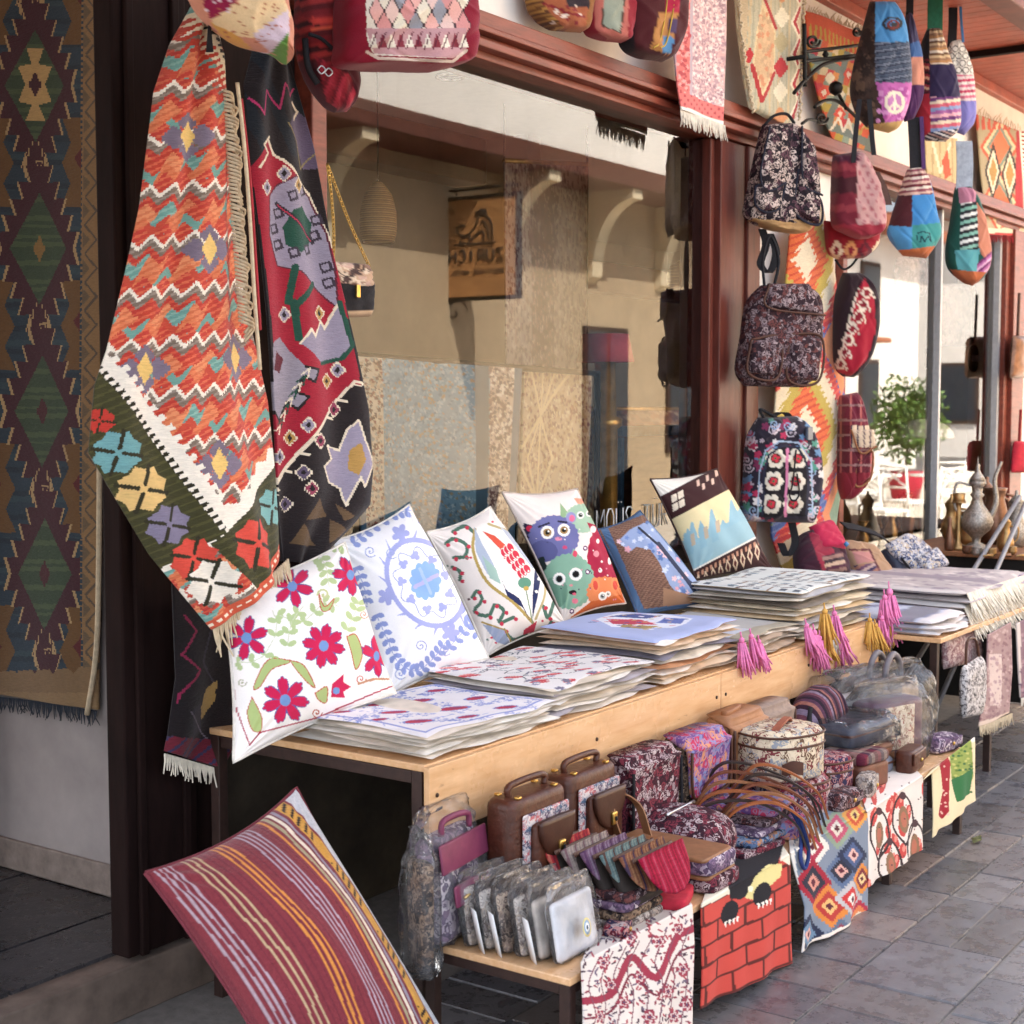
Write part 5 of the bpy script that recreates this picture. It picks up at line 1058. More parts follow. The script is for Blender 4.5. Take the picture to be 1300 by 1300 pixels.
def patches(*regs):
    """paint: base then polygons / stripe blocks given in pixels"""
    def f(cv):
        for r in regs:
            if r[0] == 'all': cv.put(slice(None), r[1])
            elif r[0] == 'poly': cv.poly(r[1], r[2])
            elif r[0] == 'stripe':           # polygon filled with stripes along angle
                _, poly, cols, per, ang = r; m = Cv(cv.x, cv.y, '#000000'); m.poly(poly, '#ffffff'); k = m.c[:, 0] > .5
                s = (cv.x*math.sin(math.radians(ang))+cv.y*math.cos(math.radians(ang)))/per; i = np.floor((s % 1)*len(cols)).astype(int)
                for q, c in enumerate(cols): cv.put(k & (i == q), c)
            elif r[0] == 'ell': cv.ell(*r[1:])
            elif r[0] == 'line': cv.line(*r[1:])
            elif r[0] == 'dots':
                rg = np.random.default_rng(3); _, (a, b, c, d), n_, rad, cols = r
                for i in range(n_): cv.ell(a+(c-a)*rg.random(), b+(d-b)*rg.random(), rad, rad, cols[i % len(cols)])
            elif r[0] == 'fn': r[1](cv)
    return f
R4 = lambda a, b, c, d: [(a, b), (c, b), (c, d), (a, d)]
G_ = 'bags hung along the shop front'
# -- top left
P = LP(2.9, 2.55, 2.6, 0, -25)
t = bag('patchwork_bag', 'patchwork cloth bag with beige lilac and green panels hung above the orange kilim', 'bag', (310, 70), P, G_)
puffy('body', [(232, -40), (240, 0), (262, 30), (300, 57), (345, 68), (363, 82)], [(380, -40), (364, 0), (366, 20), (369, 40), (367, 62), (364, 82)], P, .07, bagc, t, patches(('all', '#c98a72'), ('poly', [(262, -40), (305, -40), (300, 5), (268, 25), (258, 5)], '#8e1f45'), ('poly', [(300, 3), (345, -40), (370, 20), (335, 50), (290, 45), (266, 28)], '#dfc49a'), ('poly', [(320, 45), (366, 12), (368, 45), (345, 68)], '#cdbccb'), ('poly', [(345, 66), (367, 40), (364, 84)], '#5d8a3f'), ('poly', [(266, 28), (300, 44), (325, 66), (290, 56)], '#cf9a4e'), ('dots', (270, 0, 360, 55), 40, 1.6, ['#a8624a']), ('dots', (262, -20, 300, 15), 12, 2, ['#d8c8d0'])), 50, 50)
mk('tassel', *join(*[tube_v([H1((266, 28), P), H1((266+random.uniform(-4, 4), 66), P)], .004, 4) for k in range(10)]), blk, t)
P = LP(3.15, 2.66, 2.5, 0, -25)
t = bag('plaid_bag', 'dark red plaid flap bag hanging above the window corner', 'bag', (415, 140), P, G_)
puffy('body', [(378, -30), (374, 40), (385, 95), (408, 130), (424, 143)], [(440, -30), (446, 50), (452, 95), (450, 118), (440, 142)], P, .08, bagc, t, patches(('all', '#4e1f26'), ('stripe', R4(370, -30, 460, 80), ['#7a2228', '#8e2a2c', '#3c171c', '#9a3030', '#5a1e22'], 34, 8), ('stripe', [(400, 70), (445, 95), (452, 120), (440, 145), (415, 130)], ['#8e2430', '#6a1c26', '#a83040'], 16, 70), ('poly', R4(395, 22, 440, 30), '#c24038'), ('poly', R4(395, 34, 440, 38), '#d0583f')), 44, 50)
pxtube('flap_trim', [(376, 52), (392, 58), (412, 74), (446, 92)], P, .005, blk, t, .085)
pxtube('strap', [(376, 55), (380, 90), (392, 112)], P, .009, blk, t, .06)
for q in ((391, 97), (400, 100)): pxtube('ring', [(q[0]-5, q[1]), (q[0], q[1]-5), (q[0]+5, q[1]), (q[0], q[1]+5), (q[0]-5, q[1])], P, .002, silver, t, .09, 16)
P = LP(3.3, 2.5, 2.6, 0, -22)
def p_crim(cv):
    cv.put(slice(None), '#7d1328'); f = [(463, -40), (588, -40), (592, 62), (575, 74), (475, 70), (466, 50)]; cv.poly(f, '#d8cfc0')
    for i in range(6):
        for j in range(4):
            cx, cy = 478+i*20+(j % 2)*10, -22+j*18; stepped(cv, cx, cy, 10, 18, 3, '#3a2a30'); stepped(cv, cx, cy, 8.6, 16, 3, ('#d8b8ae', '#c98a86', '#ddd3bd', '#8d8f98', '#d9a49a')[(i+2*j) % 5])
    cv.poly([(464, 36), (592, 36), (592, 66), (575, 74), (475, 68)], '#b58a8c')
    for i in range(11): cv.poly([(468+i*11.5, 60), (474+i*11.5, 42), (480+i*11.5, 60)], ('#e2d9c8', '#7a2a38')[i % 2]); cv.line([(470+i*11.5, 62), (478+i*11.5, 41)], 1.6, '#5a2030')
    cv.line([(466, 66), (480, 74), (575, 78), (592, 64)], 4, '#cdb8aa')
t = bag('kilim_handbag', 'big crimson handbag with cream diamond kilim panel above the window', 'bag', (510, 90), P, G_)
puffy('body', [(436, -40), (428, 0), (426, 50), (428, 84), (475, 87)], [(592, -40), (596, 10), (596, 60), (588, 80), (545, 92)], P, .10, bagc, t, p_crim, 150, 130, pw=4)
band('strap', pxs([(586, -40), (592, 5), (590, 40)], P, .03), (0, 1, 0), .03, .006, brn, t)
# -- small purse on a chain
P = YP(2.92)
t = bag('chain_purse', 'small snakeskin flap purse on a gold chain at the window edge', 'purse', (445, 404), P, G_)
puffy('body', [(412, 335), (416, 370), (420, 404)], [(462, 335), (470, 368), (468, 402)], P, .03, bagc, t, patches(('all', '#1c191b'), ('poly', R4(400, 394, 480, 410), '#b89a7a')), 26, 30, pw=5)
puffy('flap', [(413, 331), (418, 364)], [(462, 335), (469, 366)], P, .036, bagc, t, patches(('all', '#b99a80'), ('fn', lambda cv: speckle(cv, ['#8a6a5a', '#d8c4ac', '#4d3a36', '#c9a898'], 60, 5, 3, 412, 470, 330, 368)), ('line', [(418, 338), (440, 352), (462, 342)], 2, '#3a2c2a')), 26, 20, pw=5)
box('clasp', *(lambda c: (c[0]-.008, c[0]+.008, c[1]-.045, c[1]-.036, c[2]-.02, c[2]+.018))(H1((441, 370), P)), brass, t, .002)
for a in ([(409, 210), (414, 250), (417, 300), (416, 336)], [(410, 212), (424, 250), (440, 290), (462, 338)]):
    C_ = resample(curve_pts(pxs(a, P, .02), 40), 44); ln = []
    for i in range(43):
        c, d = (C_[i]+C_[i+1])/2, C_[i+1]-C_[i]; d /= np.linalg.norm(d); s_ = np.cross(d, [0, 1, 0]) if i % 2 else np.array([0, 1., 0]); tt = np.linspace(0, 2*np.pi, 9)
        ln.append(tube_v(c+np.outer(np.cos(tt), d)*.0085+np.outer(np.sin(tt), s_)*.005, .0014, 4, False))
    mk('chain', *join(*ln), brass, t)
# -- three bags over the cornice
P = LP(4.6, 2.93, 2.9, 0, -15)
t = bag('saddle_bag', 'ochre plaid shoulder bag hung over the cornice, leftmost of the three', 'bag', (710, 42), P, G_)
puffy('body', [(666, -40), (669, 5), (680, 25), (700, 39)], [(752, -40), (750, 5), (744, 32), (737, 42)], P, .07, bagc, t, patches(('all', '#8a5a2e'), ('stripe', R4(660, -40, 720, 50), ['#8f6432', '#6b4322', '#a87a3c', '#5a3520'], 14, 15), ('poly', [(700, -40), (752, -40), (744, 40), (720, 40), (690, 5)], '#9a5638'), ('poly', [(705, -40), (752, -40), (748, 10), (722, 8)], '#2b2028'), ('dots', (702, 5, 742, 30), 14, 2.4, ['#d8c8b8', '#7a2028']), ('line', [(690, 4), (715, 14), (742, 22)], 2.4, '#7a2028')), 40, 30)
t = bag('saddle_bag', 'coral bag with grey green front panel hung over the cornice', 'bag', (775, 54), P, G_)
puffy('body', [(740, -40), (742, 20), (746, 42), (768, 52)], [(800, -40), (800, 10), (796, 45), (788, 55)], P, .07, bagc, t, patches(('all', '#8e2430'), ('poly', [(752, -40), (800, -40), (797, 50), (772, 50), (756, 38)], '#b5665a'), ('poly', [(768, -10), (794, -10), (788, 42), (764, 32)], '#8f9686'), ('line', [(768, -10), (764, 32), (788, 42), (794, -10)], 1.6, '#4d3a30')), 34, 30, pw=4)
t = bag('saddle_bag', 'maroon bag with yellow piping and blue orange patch hung over the cornice', 'bag', (830, 78), P, G_)
puffy('body', [(790, -40), (789, 40), (794, 62), (815, 75)], [(866, -40), (862, 30), (852, 65), (840, 79)], P, .08, bagc, t, patches(('all', '#451318'), ('poly', R4(780, -40, 806, 80), '#1f1518'), ('poly', [(838, 15), (862, 15), (850, 70), (826, 62)], '#b07a44'), ('poly', [(842, 45), (856, 48), (852, 68), (840, 66)], '#4f7fa8'), ('poly', [(848, 25), (860, 22), (858, 40), (850, 42)], '#4a3a5a'), ('poly', [(840, -40), (868, -40), (862, 18), (846, 14)], '#a31e3c')), 40, 34, pw=4)
for o_ in (0, 9): pxtube('piping', [(838-o_, -30), (834-o_, 20), (826-o_, 58), (818-o_, 66)], P, .003, plain('yellow_piping', '#b89638', .7), t, .083)
# -- rugs over the cornice
P = YP(2.905)
def p_shawl(cv):
    x, y = cv.x, cv.y; cv.put(slice(None), '#d9bcb9'); speckle(cv, ['#b5949a', '#e6d4cf', '#9f7f88', '#cfa8a6'], 1700, 1.9, 6, 858, 918, -20, 150)
    cv.put((x < 866+.0*y) & (x < 868), '#d4716c'); cv.put((x > 866) & (x < 870), '#b5a4ac'); cv.put((x < 850), '#a89098'); speckle(cv, ['#b04a50', '#e0a09a'], 160, 2, 8, 850, 866, -10, 150)
    b = y > 116+.32*(x-850); cv.put(b, '#d8736e'); k = np.nonzero(b)[0]; cv.c[k[np.sin(x[k]*.7)*np.sin(y[k]*.6) > .45]] = L('#b04a50'); cv.put(y > 134+.32*(x-850), '#e9e2d8')
t = bag('prayer_rug', 'coral and pale pink prayer rug with white fringe hung over the cornice', 'rug', (885, 170), P)
px_sheet('woven_field', [(844, -30), (847, 60), (851, 110), (856, 140)], [(920, -30), (918, 60), (915, 120), (913, 160)], P, 100, 190, p_shawl, fc, t, lambda u, v: .02+.012*np.sin(5*u+v), .006, False)
fringe('fringe', pxs([(857, 139), (885, 150), (913, 160)], P, .025), .07, 60, plain('white_thread', '#e0d6c4', .9), t, (0, -.05, -1), .003, .15)
P = YP(2.93)
def p_beige(cv):
    x, y = cv.x, cv.y; cv.put(slice(None), '#bdb59a'); cv.put(((x*1.3) % 7) < 2.2, '#aaa68f'); cv.put(((x*.9+2) % 11) < 2, '#c9b48e')
    cv.put(x < 938, '#c4ae8c'); cv.put(x > 1000, '#cbb999')
    cv.poly([(953, 2), (972, 40), (971, 92), (955, 130), (944, 84), (946, 45)], '#d8c49a'); cv.poly([(953, 12), (970, 44), (969, 90), (955, 118), (946, 82), (948, 46)], '#c9a882')
    rg = np.random.default_rng(2)
    for i in range(60): cv.ell(949+19*rg.random(), 20+90*rg.random(), 2.2, 3.4, ('#c98a66', '#b99a78', '#d2ae88')[i % 3])
    cv.line([(955, 0), (972, 38)], 4, '#a92f30'); cv.line([(944, 84), (955, 130), (971, 94)], 4, '#a92f30')
    for cy, c in ((24, '#e4dabf'), (56, '#b5a67f'), (87, '#b52f34'), (118, '#e4dabf'), (150, '#c98a5e'), (-8, '#c98a5e')): stepped(cv, 979, cy, 9, 13, 3, c)
    for cy in (-12, 30, 70, 108, 148): cv.line([(1008, cy-22), (995, cy), (1008, cy+20)], 9, '#e4dcc4'); cv.line([(1006, cy-18), (996, cy), (1006, cy+16)], 4.5, '#b02c33')
    stepped(cv, 941, 72, 4, 10, 2.5, '#b52f34')
t = bag('hanging_kilim', 'beige kilim with red diamonds draped from the wall over the cornice', 'rug', (980, 158), P)
px_sheet('woven_field', [(925, -30), (930, 40), (938, 100), (945, 138), (966, 150)], [(1012, -30), (1010, 60), (1007, 120), (1004, 150), (990, 160)], P, 66, 130, p_beige, kil, t, lambda u, v: .02+.04*np.sin(np.pi*u)*(1-.4*v)+.008*np.sin(9*u), .007)
for e in ([(926, -30), (931, 40), (939, 100), (946, 138)], [(1012, -30), (1010, 60), (1007, 120), (1005, 148)]):
    E_ = resample(pxs(e, P, .03), 40); mk('side_fringe', *join(*[tube_v(curve_pts([p, p+np.array([random.uniform(-.02, .02), -.012, -.008]), p+np.array([random.uniform(-.008, .008), -.004, -.022])], 5), .0045, 4) for p in E_]), thr, t)
P = YP(2.99)
def p_k2(cv):
    x, y = cv.x, cv.y; cv.put(slice(None), '#c9b894'); cols = ['#cf5a38', '#b8a24a', '#8d9f8f', '#d8c8a4', '#c23a44', '#cf8a4a', '#6f7d78']
    i = np.floor((x+.3*y)/9).astype(int); j = np.floor((y-.4*x)/11).astype(int); h = (i*3+j*5+i*j) % 7
    for q in range(7): cv.put(h == q, cols[q])
    top = y < 38+.36*(x-1020)+8; cv.put(top, '#c9502f'); cv.put(top & (np.sin(x*1.1) > .2) & (y > 30+.36*(x-1020)), '#b39a3c')
    for cx, cy in ((1040, 118), (1060, 145), (1090, 155), (1075, 95)): stepped(cv, cx, cy, 8, 9, 2, '#d24a38'); stepped(cv, cx, cy, 3, 4, 1.5, '#e8d8c4')
    for cx, cy in ((1047, 100), (1062, 120), (1080, 135)): stepped(cv, cx, cy, 6, 8, 2, '#ddd5bf')
    cv.line([(1050, 165), (1058, 150), (1064, 168), (1072, 152), (1078, 170)], 3, '#e2dccb')
t = bag('hanging_kilim', 'orange and grey green kilim hung behind the iron bracket', 'rug', (1070, 195), P)
px_sheet('woven_field', [(1018, 14), (1022, 70), (1034, 120), (1046, 160), (1062, 200)], [(1092, 42), (1098, 100), (1106, 160), (1108, 200)], P, 56, 100, p_k2, kil, t, lambda u, v: .015+.01*np.sin(6*u), .006)
fringe('fringe', pxs([(1020, 16), (1092, 42)], P, .02), .05, 40, thr, t, (0, -.1, .7), .003, .5)
# -- wrought iron bracket
P = YP(2.80)
t = bag('iron_bracket', 'black wrought iron scroll bracket on the wall above the backpacks', 'bracket', (1040, 110), P)
for pts, r in (([(1021, 30), (1022, 110)], .011), ([(1020, 66), (1095, 57)], .009), ([(1020, 78), (1095, 69)], .009), ([(1008, 118), (1024, 100), (1050, 80), (1095, 73)], .009), ([(1034, 136), (1046, 128), (1062, 128), (1078, 140), (1088, 150)], .008), ([(1018, 157), (1026, 152), (1036, 153)], .007)): pxtube('bar', pts, P, r, iron, t, 0, 20)
for cx, cy, r in ((1043, 150, 8), (1032, 52, 9), (1088, 40, 6)):
    a = np.linspace(0, 9, 24); tube('scroll', pxs(np.stack([cx+r*(1-a/12)*np.cos(a), cy+r*(1-a/12)*np.sin(a)], 1), P), .007, iron, t, 6)
c = H1((1061, 112), P); mk('ball', *loft_v([(c[2]-.034, .004, .004, 2, c[0], c[1]), (c[2]-.02, .028, .028, 2, c[0], c[1]), (c[2], .034, .034, 2, c[0], c[1]), (c[2]+.02, .028, .028, 2, c[0], c[1]), (c[2]+.034, .004, .004, 2, c[0], c[1])], 14), iron, t); pxtube('stem', [(1064, 118), (1074, 138)], P, .009, iron, t)
c = H1((1048, 69), P); mk('boss', *loft_v([(c[2]-.02, .004, .004, 2, c[0], c[1]), (c[2], .016, .016, 2, c[0], c[1]), (c[2]+.02, .004, .004, 2, c[0], c[1])], 10), iron, t)
pxtube('wall_stay', [(1021, 70), (1021, 70.5)], YP(2.92), .012, iron, t, 0, 4); tube('wall_arm', [H1((1021, 72), P), H1((1021, 72), P)+np.array([0, .26, 0])], .010, iron, t)
# -- patchwork hobo bags
Q = lambda x, y: LP(x, y, 2.4, 0, -50)
P = Q(7.0, 2.52)
def hobo(label, left, right, paint, strap, P, puff=.09, mats=(blk,), cat='bag'):
    t = bag('hobo_bag', label, cat, left[-1], P, 'patchwork hobo bags'); puffy('body', left, right, P, puff*.8, bagc, t, paint, 64, 96, pw=2.1)
    for k, (pts, wd) in enumerate(strap): band('strap', pxs(pts, P, .02+.02*k), (_rt if True else 0), wd, .006, mats[k % len(mats)], t)
    return t
hobo('patchwork hobo bag of plum and denim pieces behind the peace sign bag', [(1150, 15), (1146, 60), (1140, 120), (1148, 155)], [(1156, 15), (1164, 45), (1171, 75), (1172, 120), (1160, 152)], patches(('all', '#4a4560'), ('poly', R4(1150, 70, 1180, 108), '#c98a74'), ('poly', R4(1140, 108, 1180, 160), '#4d2a52'), ('poly', [(1155, 55), (1172, 50), (1172, 72), (1156, 72)], '#4a6a9c')), [([(1154, -40), (1153, 20)], .035)], Q(7.3, 2.66), .06)
def peace(cv):
    cv.ell(1136, 130, 13, 15, '#ddd2b8'); cv.ell(1136, 130, 9, 10.5, '#b578a4'); cv.line([(1136, 118), (1136, 142)], 3, '#ddd2b8'); cv.line([(1136, 130), (1128, 139)], 3, '#ddd2b8'); cv.line([(1136, 130), (1144, 139)], 3, '#ddd2b8')
hobo('patchwork hobo bag with peace sign on pink panel under denim', [(1104, 2), (1094, 40), (1083, 85), (1079, 118), (1087, 145), (1100, 162)], [(1136, 2), (1148, 28), (1154, 62), (1157, 95), (1154, 130), (1142, 160), (1128, 169)], patches(('all', '#3a2a24'), ('fn', lambda cv: speckle(cv, ['#2a1e1a', '#5a4436', '#46352c'], 60, 6, 5, 1080, 1112, 0, 160)), ('poly', R4(1111, -5, 1160, 54), '#4a86b8'), ('stripe', R4(1111, 53, 1165, 105), ['#3a4252', '#6b7280', '#2c3242', '#4d5666'], 9, 8), ('poly', [(1112, 105), (1160, 105), (1153, 160), (1124, 158)], '#b35f9c'), ('dots', (1115, 108, 1155, 155), 40, 3, ['#c987b4', '#9c4a88']), ('fn', peace), ('poly', [(1097, 165), (1104, 158), (1146, 153), (1140, 166), (1126, 172)], '#b39058'), ('ell', 1133, 30, 13, 9, '#3a3a3c', 0, .72), ('ell', 1134, 31, 8, 6, '#7a3a34', 0, .6), ('ell', 1135, 31, 4, 3, '#3a3a3c')), [([(1118, -40), (1118, 10)], .055)], P, .10, (plain('coral_strap', '#d9765c', .8),))
P = Q(7.55, 2.46)
hobo('white ring print hobo bag with lilac base behind the navy striped one', [(1205, 52), (1198, 75), (1200, 120), (1205, 165)], [(1219, 50), (1230, 75), (1236, 100), (1238, 150), (1224, 172)], patches(('all', '#d9d2c6'), ('fn', lambda cv: [(cv.ell(1204+9*i+(j % 2)*4, 62+9*j, 4.2, 4.2, '#3a3634'), cv.ell(1204+9*i+(j % 2)*4, 62+9*j, 3.1, 3.1, '#e2ddd2')) for i in range(4) for j in range(4)]), ('stripe', R4(1195, 95, 1245, 128), ['#dfc9c4', '#b8405c', '#e2d2c8', '#c96a80'], 14, 4), ('poly', R4(1195, 128, 1245, 180), '#7d78b4')), [([(1206, -40), (1208, 20), (1206, 66)], .045), ([(1215, -40), (1216, 20), (1219, 56)], .012)], Q(7.75, 2.6), .07, (blk, plain('blue_strap', '#3f78b0', .8)))
hobo('hobo bag of navy, striped and red panels on a green strap', [(1177, 36), (1168, 62), (1166, 100), (1160, 140), (1163, 168), (1176, 179)], [(1192, 36), (1202, 66), (1214, 100), (1219, 140), (1216, 165), (1200, 180)], patches(('all', '#1d1a1c'), ('stripe', R4(1155, 75, 1181, 120), ['#1d1a1c', '#8a2a34', '#c9a080', '#5a1c26'], 13, -12), ('poly', R4(1155, 119, 1184, 185), '#9c2530'), ('stripe', [(1180, 36), (1196, 36), (1210, 82), (1180, 82)], ['#a87a4c', '#d8c8b4', '#6a4a34', '#c9ac84', '#8f6a50'], 16, 4), ('poly', R4(1180, 81, 1225, 124), '#2c2340'), ('stripe', R4(1181, 123, 1225, 170), ['#7f8fb0', '#9a5a8c', '#d8a0a4', '#6a3a6a', '#d8c4a8', '#c25a68'], 26, 6), ('stripe', [(1165, 182), (1180, 168), (1225, 162), (1215, 185)], ['#1d1a28', '#d8d2d0', '#2c2840', '#a08078'], 9, -20)), [([(1186, -40), (1185, 40)], .075)], P, .10, (plain('green_strap', '#1f5f45', .8),))
P = Q(7.35, 2.62)
hobo('hobo bag of blue, brown and teal panels with a striped neck', [(1152, 214), (1142, 242), (1130, 280), (1127, 300), (1146, 325)], [(1170, 212), (1181, 236), (1189, 270), (1194, 298), (1176, 328)], patches(('all', '#4a78a8'), ('stripe', [(1148, 205), (1175, 205), (1186, 250), (1140, 250)], ['#c9a898', '#6a2a34', '#d8c8b8', '#8a4a54'], 13, 6), ('poly', [(1140, 248), (1160, 248), (1157, 290), (1128, 286)], '#4a1f24'), ('poly', [(1158, 248), (1190, 246), (1194, 284), (1158, 286)], '#3f7fb5'), ('poly', [(1126, 286), (1158, 288), (1158, 322), (1140, 318)], '#4f90c0'), ('poly', [(1158, 286), (1198, 282), (1196, 310), (1176, 322), (1158, 320)], '#3f8a86'), ('line', [(1164, 305), (1165, 296), (1172, 294), (1180, 296), (1182, 306), (1178, 300), (1174, 307), (1170, 300), (1168, 307)], 1.6, '#1d3a44'), ('poly', [(1140, 318), (1190, 312), (1176, 330), (1148, 328)], '#b5663c')), [([(1158, 150), (1160, 185), (1161, 216)], .06), ([(1166, 150), (1169, 216)], .02)], P, .10, (blk, plain('purple_strap', '#4a2a5c', .8)))
P = Q(7.9, 2.5)
hobo('green hobo bag with zebra stripe panel and teal base', [(1212, 238), (1206, 280), (1200, 318), (1204, 342), (1224, 360)], [(1232, 236), (1244, 258), (1254, 295), (1258, 325), (1250, 350), (1234, 363)], patches(('all', '#1c4a40'), ('poly', [(1216, 236), (1240, 240), (1238, 262), (1218, 258)], '#b5788a'), ('stripe', [(1220, 258), (1240, 256), (1244, 318), (1218, 318)], ['#d8d8d0', '#2a2a2e', '#7fae9c', '#2a2a2e'], 16, 14), ('poly', [(1240, 256), (1262, 290), (1258, 340), (1243, 318)], '#b5745c'), ('poly', [(1212, 318), (1244, 316), (1240, 346), (1216, 342)], '#5a9ca0'), ('stripe', [(1240, 335), (1260, 318), (1256, 345), (1240, 352)], ['#a05a8c', '#d0a0b8', '#6a2a5a'], 8, 40), ('poly', [(1206, 342), (1252, 346), (1236, 366), (1220, 362)], '#b5643e')), [([(1222, 180), (1223, 210), (1222, 242)], .085)], P, .10, (plain('grey_strap', '#9aa2ac', .85),))
# -- small kilims on the far wall
P = YP(3.0)
def p_sk(cv):
    x, y = cv.x, cv.y; cv.put(slice(None), '#cbb78c'); cv.put((x % 9) < 2.5, '#b09a72'); cv.line([(1180, 180), (1190, 220), (1205, 182)], 3, '#e2d8bc'); cv.poly([(1192, 205), (1200, 190), (1206, 222), (1196, 228)], '#c2583c'); cv.put(y > 232, '#d8c69c')
t = bag('hanging_kilim', 'small cream kilim with red lozenge between the hobo bags', 'rug', (1195, 245), P)
px_sheet('woven_field', [(1170, 172), (1173, 215), (1178, 244)], [(1214, 176), (1215, 215), (1212, 247)], P, 26, 44, p_sk, kil, t, lambda u, v: .01+.006*np.sin(5*u), .006)
def p_fk(cv):
    x, y = cv.x, cv.y; cv.put(slice(None), '#a89a7c'); xx = x-1266; i = (np.abs(xx)*1.0+np.abs(((y-222) % 70)-35)*.62)
    for q, c in ((26, '#c2583c'), (22, '#d8c8a0'), (18, '#7f8f80'), (14, '#d2724a')): cv.put(i < q, c)
    for cx, cy in ((1257, 218), (1280, 222)): stepped(cv, cx, cy, 11, 36, 3, '#2f2420'); stepped(cv, cx, cy, 8, 28, 2.5, '#e0d6be'); stepped(cv, cx, cy, 5.4, 18, 2, '#b08a4c')
    cv.put((x+y*.02 > 1292), '#b02f38'); cv.put((y < 165) & (np.sin(x*.9) > 0), '#c2503a'); cv.put(y > 290, '#d8cbb0'); cv.put(y > 296, '#b8322f')
t = bag('hanging_kilim', 'kilim with two white and orange diamonds on the far wall', 'rug', (1270, 300), P)
px_sheet('woven_field', [(1236, 145), (1241, 220), (1250, 298)], [(1292, 166), (1296, 230), (1297, 300)], P, 40, 90, p_fk, kil, t, lambda u, v: .012+.006*np.sin(5*u+2*v), .006)
fringe('fringe', pxs([(1238, 146), (1292, 166)], P, .015), .06, 18, thr, t, (0, -.1, .8), .003, .4)
fringe('fringe', pxs([(1251, 299), (1297, 301)], P, .015), .05, 26, plain('red_thread', '#a8323a', .9), t, (0, -.1, -1), .003, .2)
E_ = resample(pxs([(1293, 168), (1297, 230), (1298, 298)], P, .02), 26); mk('side_fringe', *join(*[tube_v([p, p+np.array([.03, -.01, random.uniform(-.015, .01)])], .005, 4) for p in E_]), plain('red_thread', '#a8323a', .9), t)
# -- long kilim on the pier
P = YP(2.965)
def p_long(cv):
    x, y = cv.x, cv.y; cols = ['#c9502f', '#b09a3e', '#c23a44', '#4d66a0', '#d2703c', '#ddcfae', '#7f9a7a']
    i = np.floor((x-1024+.55*(y % 230)-60)/16).astype(int); s = x*.6+y; cv.put(slice(None), '#cf6a3c'); h = (i+np.floor(s/30).astype(int)) % 7
    for q in range(7): cv.put(h == q, cols[q])
    cv.put((s % 7) < 2.2, '#b5452f'); k = ((s % 7) < 2.2)
    for cy in (330, 545, 760):
        d = np.abs(x-1010)*1.15+np.abs(y-cy)*.52
        for r, c in ((88, '#4a62a0'), (74, '#c2363c'), (60, '#ddd0b4'), (44, '#b8a24c'), (30, '#d2683a'), (14, '#ddd0b4')):
            m = d < r+4*((np.floor((x+y)/5) % 2)); cv.put(m, c); cv.put(m & ((s % 9) < 3) & (r in (88, 74, 30)), {'#4a62a0': '#6f7fae', '#c2363c': '#d8604a', '#d2683a': '#c04a30'}.get(c, c))
    for cy in (438, 652): cv.put((np.abs(x-1060)*1.2+np.abs(y-cy)*.6) < 40, '#d98a5c'); cv.put((np.abs(x-1060)*1.2+np.abs(y-cy)*.6) < 22, '#7f9a84')
t = bag('long_kilim', 'long orange blue and cream kilim hanging behind the backpacks on the pier', 'rug', (1020, 720), P)
px_sheet('woven_field', [(1012, 262), (996, 300), (988, 380), (978, 480), (972, 600), (975, 680), (990, 725)], [(1036, 262), (1048, 310), (1060, 400), (1068, 500), (1068, 600), (1058, 670), (1040, 740)], P, 66, 320, p_long, kil, t, lambda u, v: .02+.04*np.sin(np.pi*u)+.01*np.sin(8*u+4*v), .007)
# -- backpacks
def backpack(label, L_, R_, P, puff, mat, trim, pocket, flap, strapm=blk, paint=None, loop=None, extra=()):
    t = bag('backpack', label, 'backpack', L_[-1], P, 'backpacks hung on the pier'); puffy('body', L_, R_, P, puff, mat, t, paint, 90 if paint else 36, 110 if paint else 48, pw=3.2)
    for k, (a, b) in enumerate(pocket):
        puffy('pocket', a, b, P, puff*.45, mat, t, paint, 22, 24, .3, 4, lift=puff*.75); pxtube('pocket_trim', list(a)+list(b)[::-1]+[a[0]], P, .006, trim, t, puff*.95, 40)
    for a, b in flap: puffy('flap', a, b, P, puff*.3, mat, t, paint, 22, 20, .3, 3.5, lift=puff*.9); pxtube('flap_trim', list(a)+[b[-1]], P, .005, trim, t, puff*1.15, 24)
    for pts in extra: band('shoulder_strap', pxs(pts, P, -.02), _rt, .035, .006, strapm, t)
    if loop: pxtube('hanging_loop', loop, P, .007, strapm, t, .02)
    return t
P = LP(6.2, 2.82, 2.2, 0, -38)
bw = paisley('black_white_paisley', ['#2a2026', '#cdb9ae', '#5d4048', '#b5a096', '#1f1a1f'], 46, 5)
t = backpack('black and cream paisley backpack with tan base hung highest on the pier', [(968, 158), (958, 200), (948, 245), (944, 272), (958, 286)], [(1006, 156), (1024, 190), (1036, 225), (1030, 275), (1018, 296)], P, .09, bw, plain('navy_trim', '#20202e', .8), [(([(948, 240), (948, 262), (960, 272)]), ([(984, 228), (980, 260), (974, 270)])), (([(1002, 218), (998, 272)]), ([(1030, 258), (1028, 288)]))], [([(964, 165), (952, 225), (962, 246)], [(996, 162), (990, 205), (984, 236)]), ([(1004, 165), (1006, 235)], [(1022, 190), (1030, 252)])], loop=[(968, 160), (980, 148), (996, 146), (1006, 158)], extra=([(970, 290), (975, 310), (968, 335), (980, 345), (988, 320), (980, 296)],))
puffy('base', [(945, 268), (950, 280), (975, 292)], [(1034, 280), (1024, 294), (1010, 297)], P, .075, plain('tan_base', '#b08a5c', .8), t, None, 24, 14, pw=3)
P = LP(6.2, 2.80, 1.9, 0, -38)
bp = paisley('brown_paisley', ['#3a262a', '#9a888a', '#6a3f3c', '#7a686c', '#2c1f26'], 50, 5)
